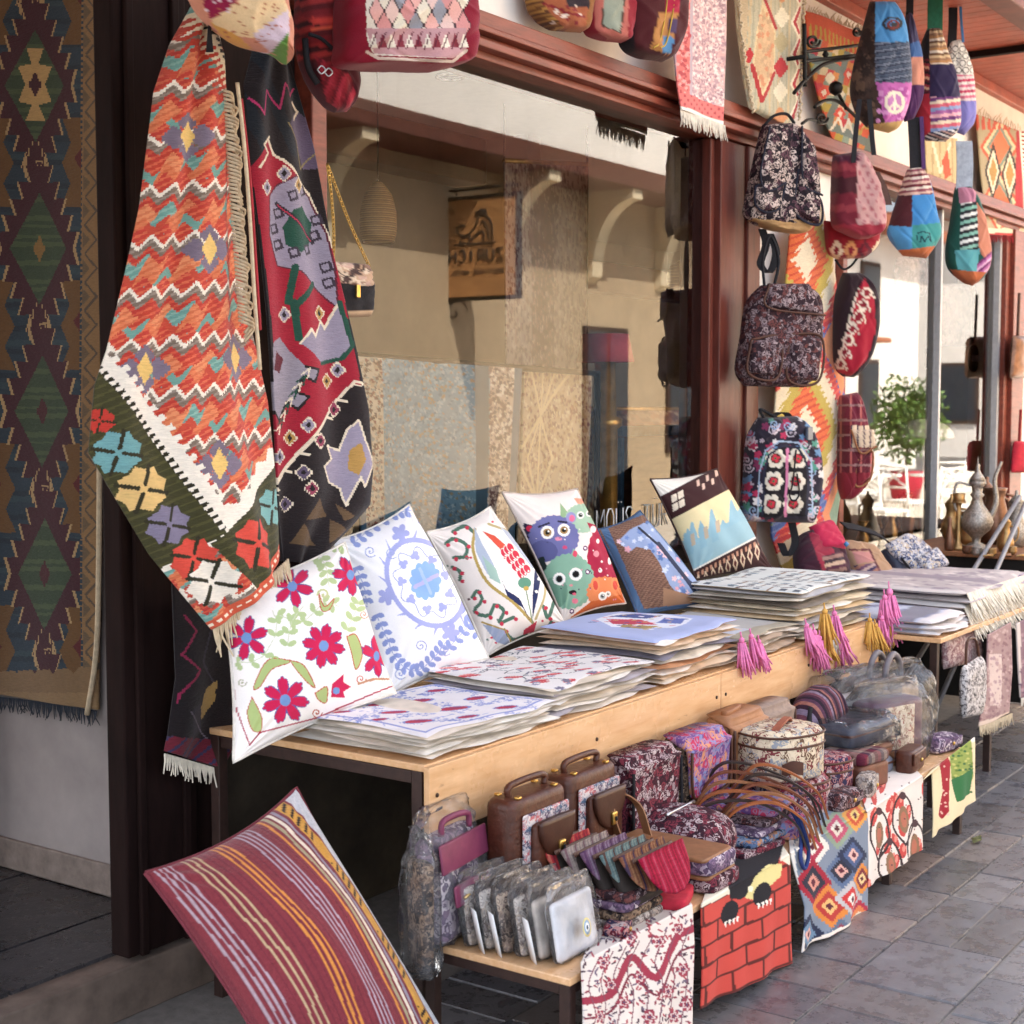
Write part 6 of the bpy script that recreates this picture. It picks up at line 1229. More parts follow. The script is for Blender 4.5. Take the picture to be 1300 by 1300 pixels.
t = backpack('brown and mauve paisley backpack in the middle of the pier', [(966, 362), (948, 385), (940, 430), (934, 470), (944, 490)], [(1012, 360), (1036, 378), (1040, 420), (1034, 470), (1020, 492)], P, .10, bp, brn, [([(942, 432), (938, 474)], [(978, 430), (974, 480)]), ([(990, 425), (988, 482)], [(1030, 430), (1026, 484)])], [([(962, 362), (960, 392)], [(1014, 362), (1032, 402)])], loop=[(968, 366), (966, 330), (975, 300), (986, 330), (980, 364)])
P = LP(6.3, 2.78, 1.3, 0, -38)
def p_flor(cv):
    x, y = cv.x, cv.y; cv.put(slice(None), '#2a2430'); rg = np.random.default_rng(6)
    for i in range(120): cv.rose(940+105*rg.random(), 525+140*rg.random(), 3+4*rg.random(), 5, ('#b8a8b0', '#a83050', '#5f7fa0', '#d8d0cc', '#7a3050', '#4f8a78')[i % 6])
    for i in range(26): cv.spiral(942+100*rg.random(), 535+130*rg.random(), 7, 1.6, ('#c9bcc4', '#8fa4c0')[i % 2])
    arch = [(968, 656), (970, 600), (976, 578), (992, 566), (1012, 568), (1022, 582), (1027, 610), (1024, 656)]; cv.poly(arch, '#1c181c')
    for i in range(2):
        for j in range(3):
            cx, cy = 985+i*28-j*3, 582+j*29; 
            for a in range(0, 360, 60): cv.ell(cx+8*math.cos(math.radians(a)), cy+8*math.sin(math.radians(a)), 5.2, 5.2, '#d6cdbb')
            cv.ell(cx, cy, 6.5, 6.5, '#5a2a2c'); cv.rose(cx, cy, 5.4, 4, '#c93444', 20); cv.ell(cx, cy, 1.6, 1.6, '#2a6a48')
    cv.line([(1000, 568), (997, 655)], 3.5, '#c9799a'); cv.line(arch, 3, '#2a2a3a'); cv.line([(962, 656), (964, 600), (972, 572), (990, 560), (1014, 562), (1030, 585), (1032, 656)], 2, '#9fb0c4')
t = backpack('embroidered floral backpack with arched front pocket hung lowest on the pier', [(962, 530), (948, 560), (944, 610), (940, 645), (944, 662)], [(1012, 528), (1032, 556), (1040, 600), (1036, 640), (1032, 664)], P, .10, bagc, plain('navy_trim', '#20202e', .8), [], [], paint=p_flor, loop=[(968, 532), (962, 520), (972, 524), (986, 532)], extra=([(984, 528), (994, 524), (1004, 530), (1004, 566)], [(1008, 664), (1012, 690), (1002, 706), (994, 690)]))
box('buckle', *(lambda c: (c[0]-.028, c[0]+.028, c[1]-.13, c[1]-.115, c[2]-.03, c[2]+.03))(H1((995, 550), P)), plain('grey_buckle', '#4a5260', .4), t, .004)
pxtube('draw_cord', [(996, 570), (992, 610), (988, 628), (994, 634), (1000, 624), (997, 600)], P, .004, blk, t, .11)
# -- tote, red kilim bags and plaid backpack behind
P = LP(6.75, 2.72, 2.2, 0, -42)
def p_tote(cv):
    x, y = cv.x, cv.y; cv.put(slice(None), '#6a1f2c'); cv.put((y % 26) < 9, '#84323a'); cv.put((y > 225) & (y < 245), '#3f1820'); cv.put((x > 1088), '#b58a86'); k = np.nonzero(x > 1088)[0]; cv.c[k[np.sin(x[k]*.6)*np.sin(y[k]*.35) > .5]] = L('#9a5a60'); cv.put((y > 285), '#8e2a38'); cv.put((y < 205) & (x < 1090), '#4a1f30')
t = bag('tote_bag', 'wine red tote bag with pale kilim front hung by black handles', 'bag', (1085, 300), P, G_)
puffy('body', [(1058, 197), (1056, 250), (1057, 285), (1072, 296), (1090, 304)], [(1092, 192), (1108, 225), (1120, 265), (1118, 292), (1102, 303)], P, .08, bagc, t, p_tote, 36, 40, pw=4)
for a in ([(1074, 210), (1077, 175), (1082, 130)], [(1100, 200), (1097, 170), (1094, 130)]): band('handle', pxs(a, P, .075), _rt, .022, .006, blk, t)
band('handle', pxs([(1106, 220), (1116, 240), (1122, 262)], P, .05), _rt, .03, .006, brn, t)
P = LP(6.8, 2.86, 2.0, 0, -42)
red_k = lambda cv: (cv.put(slice(None), '#8e1f2c'), [stepped(cv, 1062+18*i, 318+26*j, 9, 13, 3, ('#d8c0a0', '#c98a5c', '#5a1a28')[(i+j) % 3]) for i in range(4) for j in range(7)], [stepped(cv, 1062+18*i, 318+26*j, 4, 6, 2, '#7a1a28') for i in range(4) for j in range(7)])
t = bag('kilim_pouch', 'red kilim bag with cream lozenges peeping out below the tote', 'bag', (1080, 328), P, G_)
puffy('body', [(1046, 280), (1050, 318), (1062, 329)], [(1116, 286), (1112, 312), (1096, 328)], P, .07, bagc, t, red_k, 30, 30, pw=3)
P = LP(6.9, 2.84, 1.8, 0, -42)
def p_round(cv):
    x, y = cv.x, cv.y; cv.put(slice(None), '#2a1a20'); xe = 1092-.0035*(y-400)**2*0
    f = [(1098, 352), (1110, 380), (1112, 420), (1100, 458), (1080, 478), (1062, 472), (1072, 440), (1082, 400), (1090, 370)]; cv.poly(f, '#9c1e30')
    for i in range(7): cx, cy = 1098-i*5.2+(3 if i < 3 else 0), 372+i*15; stepped(cv, cx, cy, 8, 8, 2, '#d8c9b4'); stepped(cv, cx, cy, 4.5, 4.5, 1.5, '#7a1a28'); cv.ell(cx+8, cy+6, 2, 2, '#d8c9b4')
    cv.line([(1090, 366), (1080, 400), (1070, 440), (1062, 468)], 2, '#d8c9b4')
t = bag('kilim_pouch', 'round black and red kilim bag hung beside the middle backpack', 'bag', (1080, 478), P, G_)
puffy('body', [(1070, 346), (1060, 380), (1058, 430), (1060, 465), (1070, 478)], [(1092, 346), (1110, 372), (1113, 415), (1102, 455), (1084, 479)], P, .09, bagc, t, p_round, 34, 50)
pxtube('strap', [(1058, 330), (1068, 342), (1078, 338), (1086, 328)], P, .006, blk, t, .02)
P = LP(7.0, 2.84, 1.3, 0, -42)
def p_pl(cv):
    x, y = cv.x, cv.y; cv.put(slice(None), '#5a1f2a'); cv.put((y < 540), '#6a2434'); cv.put((x % 13 < 2.5), '#a85a54'); cv.put((y % 19 < 3), '#8c6a68'); cv.put((y > 540) & (y < 568) & (x > 1080), '#c9b49a'); cv.put((y > 540) & (y < 568) & (x > 1080) & ((x % 8) < 2), '#4a3a4a'); cv.put(y > 600, '#7a2430')
t = backpack('wine plaid backpack with tan piping hung behind the long kilim', [(1066, 502), (1064, 560), (1064, 610), (1068, 634)], [(1088, 498), (1098, 540), (1103, 580), (1098, 612), (1080, 634)], P, .08, bagc, tan, [([(1078, 585), (1078, 616)], [(1098, 572), (1096, 606)])], [([(1070, 545), (1082, 574)], [(1100, 545), (1102, 566)])], paint=p_pl)
# ================= goods on the low bench =================
plas = clear('clear_plastic', (.99, .99, .99), 1.28, .04, .07, .55)
def rb(name, w_, d, h, loc, rz, mat, parent, r=.012, rx=0, ry=0, s=1):
    V, Fc = rbox_v(w_, d, h, r); return mk(name, xf(V, loc, rz, rx, ry, s), Fc, mat, parent)
def lt(name, V, Fc, loc, rz, mat, parent, rx=0, ry=0): return mk(name, xf(V, loc, rz, rx, ry), Fc, mat, parent)
def plastic_sleeve(w_, d, h, loc, rz, parent, rx=0, seed=0, n=14, mat=None, ruff=.02):
    """crumpled clear bag round a thing"""
    rg = np.random.default_rng(seed); V, Fc = loft_v(smooth_secs([(-.004, w_*.48, d*.5, 4), (h*.12, w_*.54, d*.66, 3), (h*.5, w_*.55, d*.7, 3), (h*.9, w_*.54, d*.55, 3), (h*1.06, w_*.52, d*.22, 3), (h*1.18, w_*.46, d*.12, 3)], n), 30)
    V = V+rg.normal(size=V.shape)*ruff*np.array([.35, .5, .3]); V[:, 2] = np.maximum(V[:, 2], -.002); o = lt('plastic_sleeve', V, Fc, loc, rz, mat or plas, parent, rx); sb = o.modifiers.new('soft', 'SUBSURF'); sb.levels = sb.render_levels = 1; return o
# big striped cushion on the ground
P = LP(2.35, 2.0, 0, 34, -14)
def p_floor(cv):
    u, v = cv.x.copy(), cv.y; cv.put(slice(None), '#7a3038'); cv.put((np.sin(u*210) > .6), '#6e2a34'); u = u*1.1+.006*np.sin(v*9)
    def st(u0, n, gap, wd, c): [cv.put(np.abs(u-u0-k*gap) < wd, c) for k in range(n)]
    st(.045, 4, .026, .005, '#a8949c'); st(.2, 3, .034, .006, '#b59a78'); st(.385, 3, .032, .007, '#cc8440'); st(.555, 4, .03, .006, '#a4919c'); st(.735, 1, 0, .009, '#cc8440'); st(.775, 1, 0, .011, '#9f9474'); st(.815, 1, 0, .012, '#dccdb9'); st(.85, 1, 0, .01, '#8f8490')
    cv.put(u > .885, '#c8923f'); cv.put((u > .965) & (u < .98), '#7a3038'); cv.put(u >= .98, '#c3c2c4')
    for c0 in (.08, .34, .60, .86):
        k = (np.abs(v-c0) < .085) & (u > .895) & (u < .958); s = (v-c0)*62+(u-.92)*20; cv.put(k & ((s % 2) < .75), '#251a16')
q = [H1(c, P) for c in ((184, 1108), (376, 1000), (596, 1362), (402, 1452))]
t = thing('floor_cushion', 'large maroon striped cushion with ochre edge leaning on the ground by the table', 'cushion', (q[2]+q[3])/2)
pillow('cushion', *q, .15, p_floor, vcol('coarse_weave', thread=(140, 140, 140), var=.36, bmp=.8), t, 190, .08, bmat=plain('grey_back', '#b9bcc2', .9), smat=plain('maroon_seam', '#6a2a34', .9))
# -- file of plastic wrapped purses with white tags
greyp = paisley('grey_floral', ['#8f8682', '#5f5450', '#a99a8c', '#6f625c', '#c2b8ae'], 60, 4); whitep = plain('white_pouch', '#d6d6da', .7, var=.06)
tagm = plain('white_card', '#ececec', .6, var=.03, bmp=0); mats = [greyp, greyp, paisley('brown_floral', ['#6a564a', '#4a3830', '#8c7464', '#3d302c', '#b09a84'], 60, 4), greyp, plain('beige_pouch', '#b5aaa0', .8), whitep]
plab = ['plastic wrapped floral purse at the back of the tagged file on the bench', 'plastic wrapped grey purse with white card tag, second from the back', 'plastic wrapped brown floral purse in the middle of the tagged file', 'plastic wrapped grey floral purse with long white card tag', 'plastic wrapped beige purse behind the white one', 'plastic wrapped white purse with eye emblem at the front of the file']
for k in range(6):
    y = 2.03-.045*k; x = 2.83+.005*k; loc = (x, y, ZB+.004)
    t = thing('wrapped_purse', plab[k], 'purse', loc, 'plastic wrapped purses on the bench')
    rb('purse', .17, .024, .135, loc, -4+k, mats[k], t, .01, -10); plastic_sleeve(.185, .03, .15, loc, -4+k, t, -10, 40+k, ruff=.008)
    if k in (0, 1, 3): 
        V, Fc = vbox(-.015, .022, -.001, .001, -.045, .06); lt('card_tag', V, Fc, (x-.098, y-.03, ZB+.045), 55, tagm, t, -12); V, Fc = vbox(-.003, .009, -.0016, .0016, -.006, .012); lt('tag_slot', V, Fc, (x-.098, y-.0315, ZB+.05), 55, plain('slot', '#2a2a2a', .8), t, -12)
    if k == 5:
        for r_, c_ in ((.017, '#d9c98a'), (.013, '#8fa4b8'), (.008, '#e8e8e8'), (.004, '#3a4a5a')):
            V, Fc = loft_v([(0, r_, r_*1.3, 2), (.0012+(.017-r_)*.06, r_, r_*1.3, 2)], 20); lt('eye_emblem', V[:, [0, 2, 1]]*np.array([1, -1, 1]), Fc, (x-.012, y-.0305, ZB+.075), 1, plain('emblem'+c_, c_, .7), t, -10)
# -- purple satchel in plastic and the dark pouch behind it
loc = (2.80, 2.115, ZB+.004); t = thing('wrapped_satchel', 'purple trimmed floral satchel in clear plastic at the near end of the bench', 'bag', loc, 'bags on the bench')
mv = plain('mauve_leather', '#74304c', .5, var=.15); mauvep = paisley('mauve_floral', ['#5f4c64', '#a898a4', '#7a6278', '#c9bcc0', '#4a3c50'], 42, 4)
rb('body', .22, .07, .25, loc, 8, mauvep, t, .02, -8); rb('flap', .226, .012, .07, (loc[0], loc[1]-.028, loc[2]+.175), 8, mv, t, .004, -8); rb('band', .19, .012, .05, (loc[0]+.01, loc[1]-.05, loc[2]+.095), 8, mv, t, .004, -8)
tube('zip', [(loc[0]-.06, loc[1]-.068, loc[2]+.115), (loc[0]+.06, loc[1]-.052, loc[2]+.128)], .005, brass, t, 6); tube('handle', [(loc[0]-.06, loc[1], loc[2]+.25), (loc[0]-.05, loc[1], loc[2]+.285), (loc[0]+.04, loc[1], loc[2]+.285), (loc[0]+.05, loc[1], loc[2]+.25)], .008, mv, t, 6, 16)
plastic_sleeve(.24, .09, .27, loc, 8, t, -8, 61)
loc = (2.735, 2.125, ZB+.004); loc = (2.68, 2.13, ZB-.06); t = thing('wrapped_pouch', 'dark patterned pouch in a drooping plastic bag hung off the bench end', 'bag', loc, 'bags on the bench')
rb('pouch', .10, .04, .24, (loc[0], loc[1], loc[2]+.03), 60, paisley('dark_floral', ['#4a3c34', '#2a2220', '#6a5444', '#1f1a1a', '#8a7460'], 50, 4), t, .012); plastic_sleeve(.12, .06, .29, loc, 60, t, 0, 66, ruff=.014)
# -- two brown leather satchels
lea = plain('chestnut_leather', '#4a2415', .42, var=.32, sc=45, bmp=.35); fl = paisley('satchel_floral', ['#a8a0a4', '#5a4a5c', '#b5686a', '#4a5a70', '#d0c4c0'], 70, 4)
for (x, y, s, lab) in ((3.03, 2.07, 1.1, 'chestnut leather satchel with gold lock standing nearest on the bench'), (3.33, 2.10, 1.08, 'chestnut leather satchel with floral trim and gold lock, second in line')):
    t = thing('leather_satchel', lab, 'satchel', (x, y, ZB), 'bags on the bench'); h = .28*s
    rb('body', .25, .10, h, (x, y, ZB+.003), 0, lea, t, .022); rb('front_panel', .205, .012, h*.82, (x+.01, y-.053, ZB+.02), 0, fl, t, .006); rb('pocket', .165, .03, h*.74, (x+.015, y-.066, ZB+.02), 0, lea, t, .012)
    V, Fc = loft_v(smooth_secs([(0, .02, .008, 3), (.02, .05, .009, 3), (.06, .074, .009, 4), (.10, .078, .008, 4)], 12), 24); lt('flap', V, Fc, (x+.015, y-.083, ZB+h*.50), 0, plain('dark_chestnut', '#3d2015', .4, var=.2), t)
    rb('lock', .026, .012, .036, (x+.02, y-.094, ZB+h*.52), 0, brass, t, .005); rb('keyhole', .008, .004, .012, (x+.02, y-.1015, ZB+h*.56), 0, blk, t, .0015)
    tube('handle', [(x-.08, y, ZB+h), (x-.07, y, ZB+h+.028), (x+.07, y, ZB+h+.028), (x+.08, y, ZB+h)], .009, lea, t, 8, 18)
    for q_ in (-.08, .08):
        for yy in (-.03, .03): rb('stud', .016, .016, .008, (x+q_, y+yy, ZB+h), 0, brass, t, .003)
    pts = np.stack([x-.128+0*np.linspace(0, 1, 13), y+.012*np.cos(np.linspace(0, 6.28, 13)), ZB+.12+.012*np.sin(np.linspace(0, 6.28, 13))], 1); tube('side_ring', pts, .002, brass, t, 5)
# -- rolled striped wallets
wc = [('#b5383c', '#8e2a38', '#c96a58', 'red striped'), ('#9a8a84', '#b5a49a', '#7a5a60', 'grey and rose striped'), ('#7a5a74', '#9a8498', '#5a3a5a', 'plum striped'), ('#6a8080', '#8a9a94', '#5a4038', 'teal grey striped'), ('#8a5a44', '#a87a58', '#4a3a50', 'rust striped'), ('#a8183a', '#8a1430', '#b04058', 'crimson with rounded flap')]
for k, (a, b, c_, lab) in enumerate(wc):
    y = 2.03-.048*k; x = 3.10+.012*k; t = thing('flap_wallet', lab+' woven wallet filed on the bench', 'wallet', (x, y, ZB), 'striped wallets filed on the bench')
    V, Fc = loft_v(smooth_secs([(0, .10, .016, 3), (.05, .105, .022, 3), (.10, .105, .024, 3), (.125, .10, .02, 3), (.135, .09, .008, 3)], 14), 30)
    sm = stripes('wallet_%d' % k, [a, b, a, c_, a, b], 26, 0); lt('pouch', V, Fc, (x, y, ZB+.05), 0, plain('wallet_lining', '#2c2420', .8), t, -28)
    V, Fc = loft_v(smooth_secs([(-.1, .02, .006, 2.5), (-.085, .06, .007, 2.5), (-.05, .092, .008, 3), (0, .104, .01, 4), (.012, .10, .016, 4)], 16), 30); lt('flap', V, Fc, (x, y-.036, ZB+.172), 0, sm, t, -30)
    rb('edge_tape', .2, .006, .012, (x, y-.012, ZB+.165), 0, brn, t, .002, -30)
for k in range(4):
    t = rb('zip_purse', .2, .13, .022, (3.12+.004*k, 1.845, ZB+.003+.0225*k), 3*k-4, (greyp, paisley('dark_floral', ['#4a3c34', '#2a2220', '#6a5444', '#1f1a1a', '#8a7460'], 50, 4), mauvep, bp)[k], None, .009)
    tag(t, ('lowest flat zip purse under the wallets', 'dark flat zip purse second up under the wallets', 'mauve flat zip purse third up under the wallets', 'brown paisley flat zip purse topping the little pile under the wallets')[k], 'purse', 'flat purses piled under the wallets')
t = rb('red_pouch', .15, .1, .03, (3.29, 1.80, ZB+.005), 20, plain('red_felt', '#b02638', .9), None, .008); tag(t, 'bright red felt pouch lying at the bench edge beside the wallets', 'pouch', 'bags on the bench')
# -- flap bags standing against the panel
def flapbag(x, y, w_, d, h, body, flap, trim, label, rz=0, fh=.55, z=None):
    z = ZB if z is None else z; t = thing('flap_bag', label, 'bag', (x, y, z), 'bags on the bench'); rb('body', w_, d, h, (x, y, z+.003), rz, body, t, .022)
    c, s_ = math.cos(math.radians(rz)), math.sin(math.radians(rz)); V, Fc = loft_v(smooth_secs([(-h*fh, w_*.34, .007, 3), (-h*fh*.9, w_*.46, .009, 4), (-.05, w_*.505, .012, 5), (-.012, w_*.505, d*.3, 5), (.006, w_*.49, d*.5, 5)], 20), 36)
    V[:, 1] += np.where(V[:, 2] < -.02, -d*.5-.004, np.interp(V[:, 2], [-.02, .006], [-d*.35, 0])); lt('flap', V, Fc, (x, y, z+h), rz, flap, t)
    e = [(-w_*.5, -d*.5-.014, -.03), (-w_*.5, -d*.5-.016, -h*fh*.75), (-w_*.36, -d*.5-.016, -h*fh), (w_*.36, -d*.5-.016, -h*fh), (w_*.5, -d*.5-.016, -h*fh*.75), (w_*.5, -d*.5-.014, -.03)]
    mk('flap_trim', *(lambda q: (xf(q[0], (x, y, z+h), rz), q[1]))(tube_v(curve_pts(e, 34), .005, 6)), trim, t)
    mk('strap', *(lambda q: (xf(q[0], (x, y, z), rz), q[1]))(tube_v(curve_pts([(-w_*.52, 0, h*.75), (-w_*.56, 0, h*.3), (-w_*.52, -.02, .01)], 14), .008, 6)), trim, t); return t
pw_ = paisley('wine_paisley', ['#4a1f2a', '#b5a4a4', '#7a3440', '#988488', '#2f1a24'], 55, 5); cp = paisley('bright_paisley', ['#a07a98', '#7a86b0', '#b53a58', '#c98a6a', '#6a4a80'], 34, 5)
flapbag(3.63, 2.09, .27, .09, .29, pw_, pw_, blk, 'wine and white paisley flap bag standing against the table panel', 0, .9)
flapbag(3.93, 2.08, .25, .10, .29, paisley('dark_floral', ['#4a3c34', '#2a2220', '#6a5444', '#1f1a1a', '#8a7460'], 50, 4), cp, brn, 'flap bag with bright lilac and red ornament beside the tan bag', 0, .6)
flapbag(4.22, 2.09, .24, .10, .30, plain('pale_tan', '#9a6a48', .55, var=.2), plain('pale_tan', '#9a6a48', .55, var=.2), brn, 'plain tan suede flap bag with buckle strap on top', 0, .88)
rb('buckle_strap', .14, .03, .02, (4.20, 2.09, ZB+.30), 8, plain('tan_leather', '#8a5a38', .55), bpy.data.objects[[o.name for o in bpy.data.objects if o.name.startswith('flap_bag')][-1]], .006)
flapbag(4.50, 2.11, .22, .08, .28, greyp, plain('taupe_weave', '#8f7c70', .85), brn, 'taupe woven flap bag behind the round floral case', 0, .7)
st_m = stripes('plum_stripe', ['#4a2a3c', '#7a4a58', '#8a7a90', '#3a2434', '#a06a60', '#5a3a50', '#2c2030'], 11, 0)
loc = (4.84, 2.07, ZB); t = thing('woven_backpack', 'plum striped woven backpack slumped against the table panel', 'backpack', loc, 'bags on the bench')
V, Fc = loft_v(smooth_secs([(0, .15, .06, 3), (.08, .19, .085, 3), (.18, .185, .085, 2.8), (.25, .14, .065, 2.5), (.285, .06, .03, 2.2)], 22), 40); lt('body', V, Fc, loc, 6, st_m, t)
V, Fc = loft_v(smooth_secs([(0, .07, .02, 3), (.06, .09, .04, 3), (.12, .08, .03, 3), (.14, .04, .01, 3)], 14), 28); lt('pocket', V, Fc, (loc[0]-.03, loc[1]-.085, loc[2]+.03), 6, stripes('rust_stripe', ['#8a3a34', '#2c2030', '#b06a50', '#3a2434'], 22, 2), t); tube('strap', [(loc[0]-.14, loc[1]-.03, ZB+.24), (loc[0]-.2, loc[1]-.05, ZB+.14), (loc[0]-.17, loc[1]-.06, ZB+.02)], .011, blk, t, 6, 14)
# -- tan leather clutches lying in front, strap looped over
for k, (z, dx) in enumerate(((.0, .02), (.052, 0))):
    x, y = 3.45+dx, 1.88; t = thing('leather_clutch', ('paisley sided leather clutch lying under the tan one', 'tan leather clutch with looped strap lying on the bench front')[k], 'clutch', (x, y, ZB+z), 'bags on the bench')
    rb('body', .17, .30, .045, (x, y, ZB+z+.004), 0, pw_ if k == 0 else mauvep, t, .012); rb('flap', .165, .29, .012, (x-.012, y+.005, ZB+z+.042), 0, plain('tan_hide', '#8a5f40', .5, var=.18), t, .005); rb('gusset', .012, .28, .026, (x+.084, y, ZB+z+.012), 0, tan, t, .004)
band('strap', [(3.37, 2.0, ZB+.11), (3.355, 2.02, ZB+.19), (3.40, 2.03, ZB+.23), (3.46, 2.0, ZB+.19), (3.45, 1.96, ZB+.115)], (.3, 1, 0), .03, .004, plain('tan_hide', '#8a5f40', .5), t); rb('strap_end', .06, .035, .006, (3.42, 1.93, ZB+.108), 30, tan, t, .002); rb('strap_stud', .01, .01, .008, (3.41, 1.925, ZB+.113), 30, brn, t, .003)
# -- soft paisley pouch
t = thing('paisley_pouch', 'plump wine and cream paisley pouch lying behind the tan clutch', 'pouch', (3.66, 1.95, ZB), 'bags on the bench')
V, Fc = loft_v(smooth_secs([(0, .10, .12, 3), (.04, .125, .15, 2.6), (.10, .115, .14, 2.4), (.135, .05, .08, 2.2)], 16), 30); lt('body', V, Fc, (3.66, 1.97, ZB+.004), 10, pw_, t); tube('zip', [(3.57, 1.97, ZB+.138), (3.75, 1.98, ZB+.135)], .006, silver, t, 6, 8)
# -- flat tote bags with leather handles bent over the edge
hm = (plain('dark_handle', '#2a1c16', .45), plain('orange_handle', '#94522a', .45, var=.15), plain('tan_leather', '#8a5a38', .55), plain('red_brown_handle', '#6e3a22', .45))
for k in range(5):
    x, y = 3.83+.045*k, 1.91+.01*k; t = thing('flat_tote', ('lowest folded tote under the bunch of leather handles', 'folded denim tote with orange leather handles', 'folded tote with red brown leather handles', 'folded tote with dark leather handles', 'topmost folded tote with long handles bent over the bench edge')[k], 'bag', (x, y, ZB+.014*k), 'folded totes with leather handles')
    rb('folded_cloth', .22, .26, .018, (x, y, ZB+.004+.0175*k), 4*k-8, (pw_, paisley('denim_floral', ['#4a6080', '#2c3c58', '#7a8ca4', '#243248', '#a8785a'], 40, 4), mauvep, bp, cp)[k], t, .007)
    for j in (0, 1):
        yo = .09*j; x0 = x-.10+.02*j; pts = [(x0, y+.10-yo, ZB+.05+.018*k), (x0+.03, y+.03-yo, ZB+.13+.02*k), (x0+.10, y-.08-yo*.6, ZB+.14+.012*k), (x0+.17, y-.17-yo*.3, ZB+.08+.01*k), (x0+.19, y-.205-yo*.2, ZB+.0+.01*k)]
        band('handle', pts, (.82, .57, 0), .018, .006, hm[(k+j) % 4], t, 26)
t = bpy.data.objects['flat_tote.001']; tube('blue_lace', [(3.90, 1.75, ZB+.12), (3.93, 1.73, ZB+.05), (3.89, 1.712, ZB-.02), (3.92, 1.71, ZB-.055), (3.94, 1.71, ZB+.0), (3.92, 1.735, ZB+.1)], .006, plain('blue_cord', '#27386e', .8), t, 6, 26)
# -- round floral cases and small boxes
def case(x, y, r, h, z, mat, label, handle=True):
    t = thing('round_case', label, 'bag', (x, y, z), 'bags on the bench'); V, Fc = loft_v([(0, r*.96, r*.8, 2.6), (.008, r, r*.84, 2.6), (h-.01, r, r*.84, 2.6), (h, r*.97, r*.81, 2.6), (h+.012, r*.9, r*.74, 2.6), (h+.016, r*.5, r*.4, 2.6)], 40); lt('body', V, Fc, (x, y, z+.002), -20, mat, t)
    a = np.linspace(0, 2*np.pi, 41)
    for zz in (h*.78, h+.004): mk('seam_piping', *(lambda q: (xf(q[0], (x, y, z), -20), q[1]))(tube_v(np.stack([1.005*r*np.sign(np.cos(a))*np.abs(np.cos(a))**(2/2.6), .845*r*np.sign(np.sin(a))*np.abs(np.sin(a))**(2/2.6), np.full(41, zz)], 1), .004, 5, False)), brn, t)
    if handle: band('handle', [(x-.08, y-.02, z+h+.012), (x-.05, y-.03, z+h+.035), (x+.02, y-.02, z+h+.04), (x+.08, y+.0, z+h+.014)], (0, 1, 0), .022, .006, plain('rose_leather', '#9a5a44', .5), t); band('side_tab', [(x-r*.9, y-.07, z+h*.3), (x-r*.8, y-.10, z+h*.4), (x-r*.6, y-.12, z+h*.35)], (0, 0, 1), .04, .005, brn, t)
    return t
cf = paisley('cream_floral', ['#c9b79c', '#6a5040', '#8f9298', '#7a3a3c', '#d8c8ae'], 48, 4.5); rf = paisley('ruby_floral', ['#a87a78', '#5a1c28', '#b0a4a4', '#7a2434', '#34304a'], 48, 4.5)
case(4.27, 1.93, .135, .10, ZB, rf, 'ruby floral round case under the cream one', False); case(4.24, 1.945, .14, .135, ZB+.122, cf, 'cream floral round case with rose leather handle on top')
case(4.50, 1.90, .09, .12, ZB, rf, 'small ruby floral case beside the round ones', False)
t = thing('box_bag', 'small brown leather box bag with plaid lid at the bench front', 'bag', (4.69, 1.87, ZB), 'bags on the bench'); rb('body', .17, .16, .085, (4.69, 1.87, ZB+.003), -12, plain('worn_leather', '#6a4030', .5, var=.25), t, .014); rb('lid', .175, .165, .04, (4.69, 1.872, ZB+.085), -12, stripes('plaid_lid', ['#8a2a40', '#3a3048', '#a08a80', '#6a2034'], 14, 0, plaid=(1, ['#8a7a70', '#5a2a3a', '#b09a8c'], 12)), t, .014)
def case_box(name, lab_, w_, d, h, loc, rz, mat):
    t = thing(name, lab_, 'bag', loc, 'bags on the bench'); rb('body', w_, d, h, loc, rz, mat, t, .02); rb('lid_band', w_*1.01, d*1.01, .008, (loc[0], loc[1], loc[2]+h*.6), rz, brn, t, .003); return t
case_box('flat_case', 'grey flat case at the bottom under the tan case', .17, .2, .06, (4.86, 1.93, ZB+.003), -10, plain('grey_case', '#6a6a74', .6))
case_box('flat_case', 'worn tan flat case lying on the grey case', .19, .2, .05, (4.85, 1.935, ZB+.064), -10, plain('worn_leather', '#6a4030', .5))
t = case_box('flat_case', 'ink blue padded case in clear plastic on top of the tan case', .30, .22, .075, (4.82, 1.96, ZB+.115), -8, plain('ink_blue', '#2b2f40', .6, var=.2))
V, Fc = rbox_v(.33, .25, .095, .03); V = V+np.random.default_rng(5).normal(size=V.shape)*.006; lt('plastic_wrap', V, Fc, (4.82, 1.955, ZB+.107), -8, plas, t)
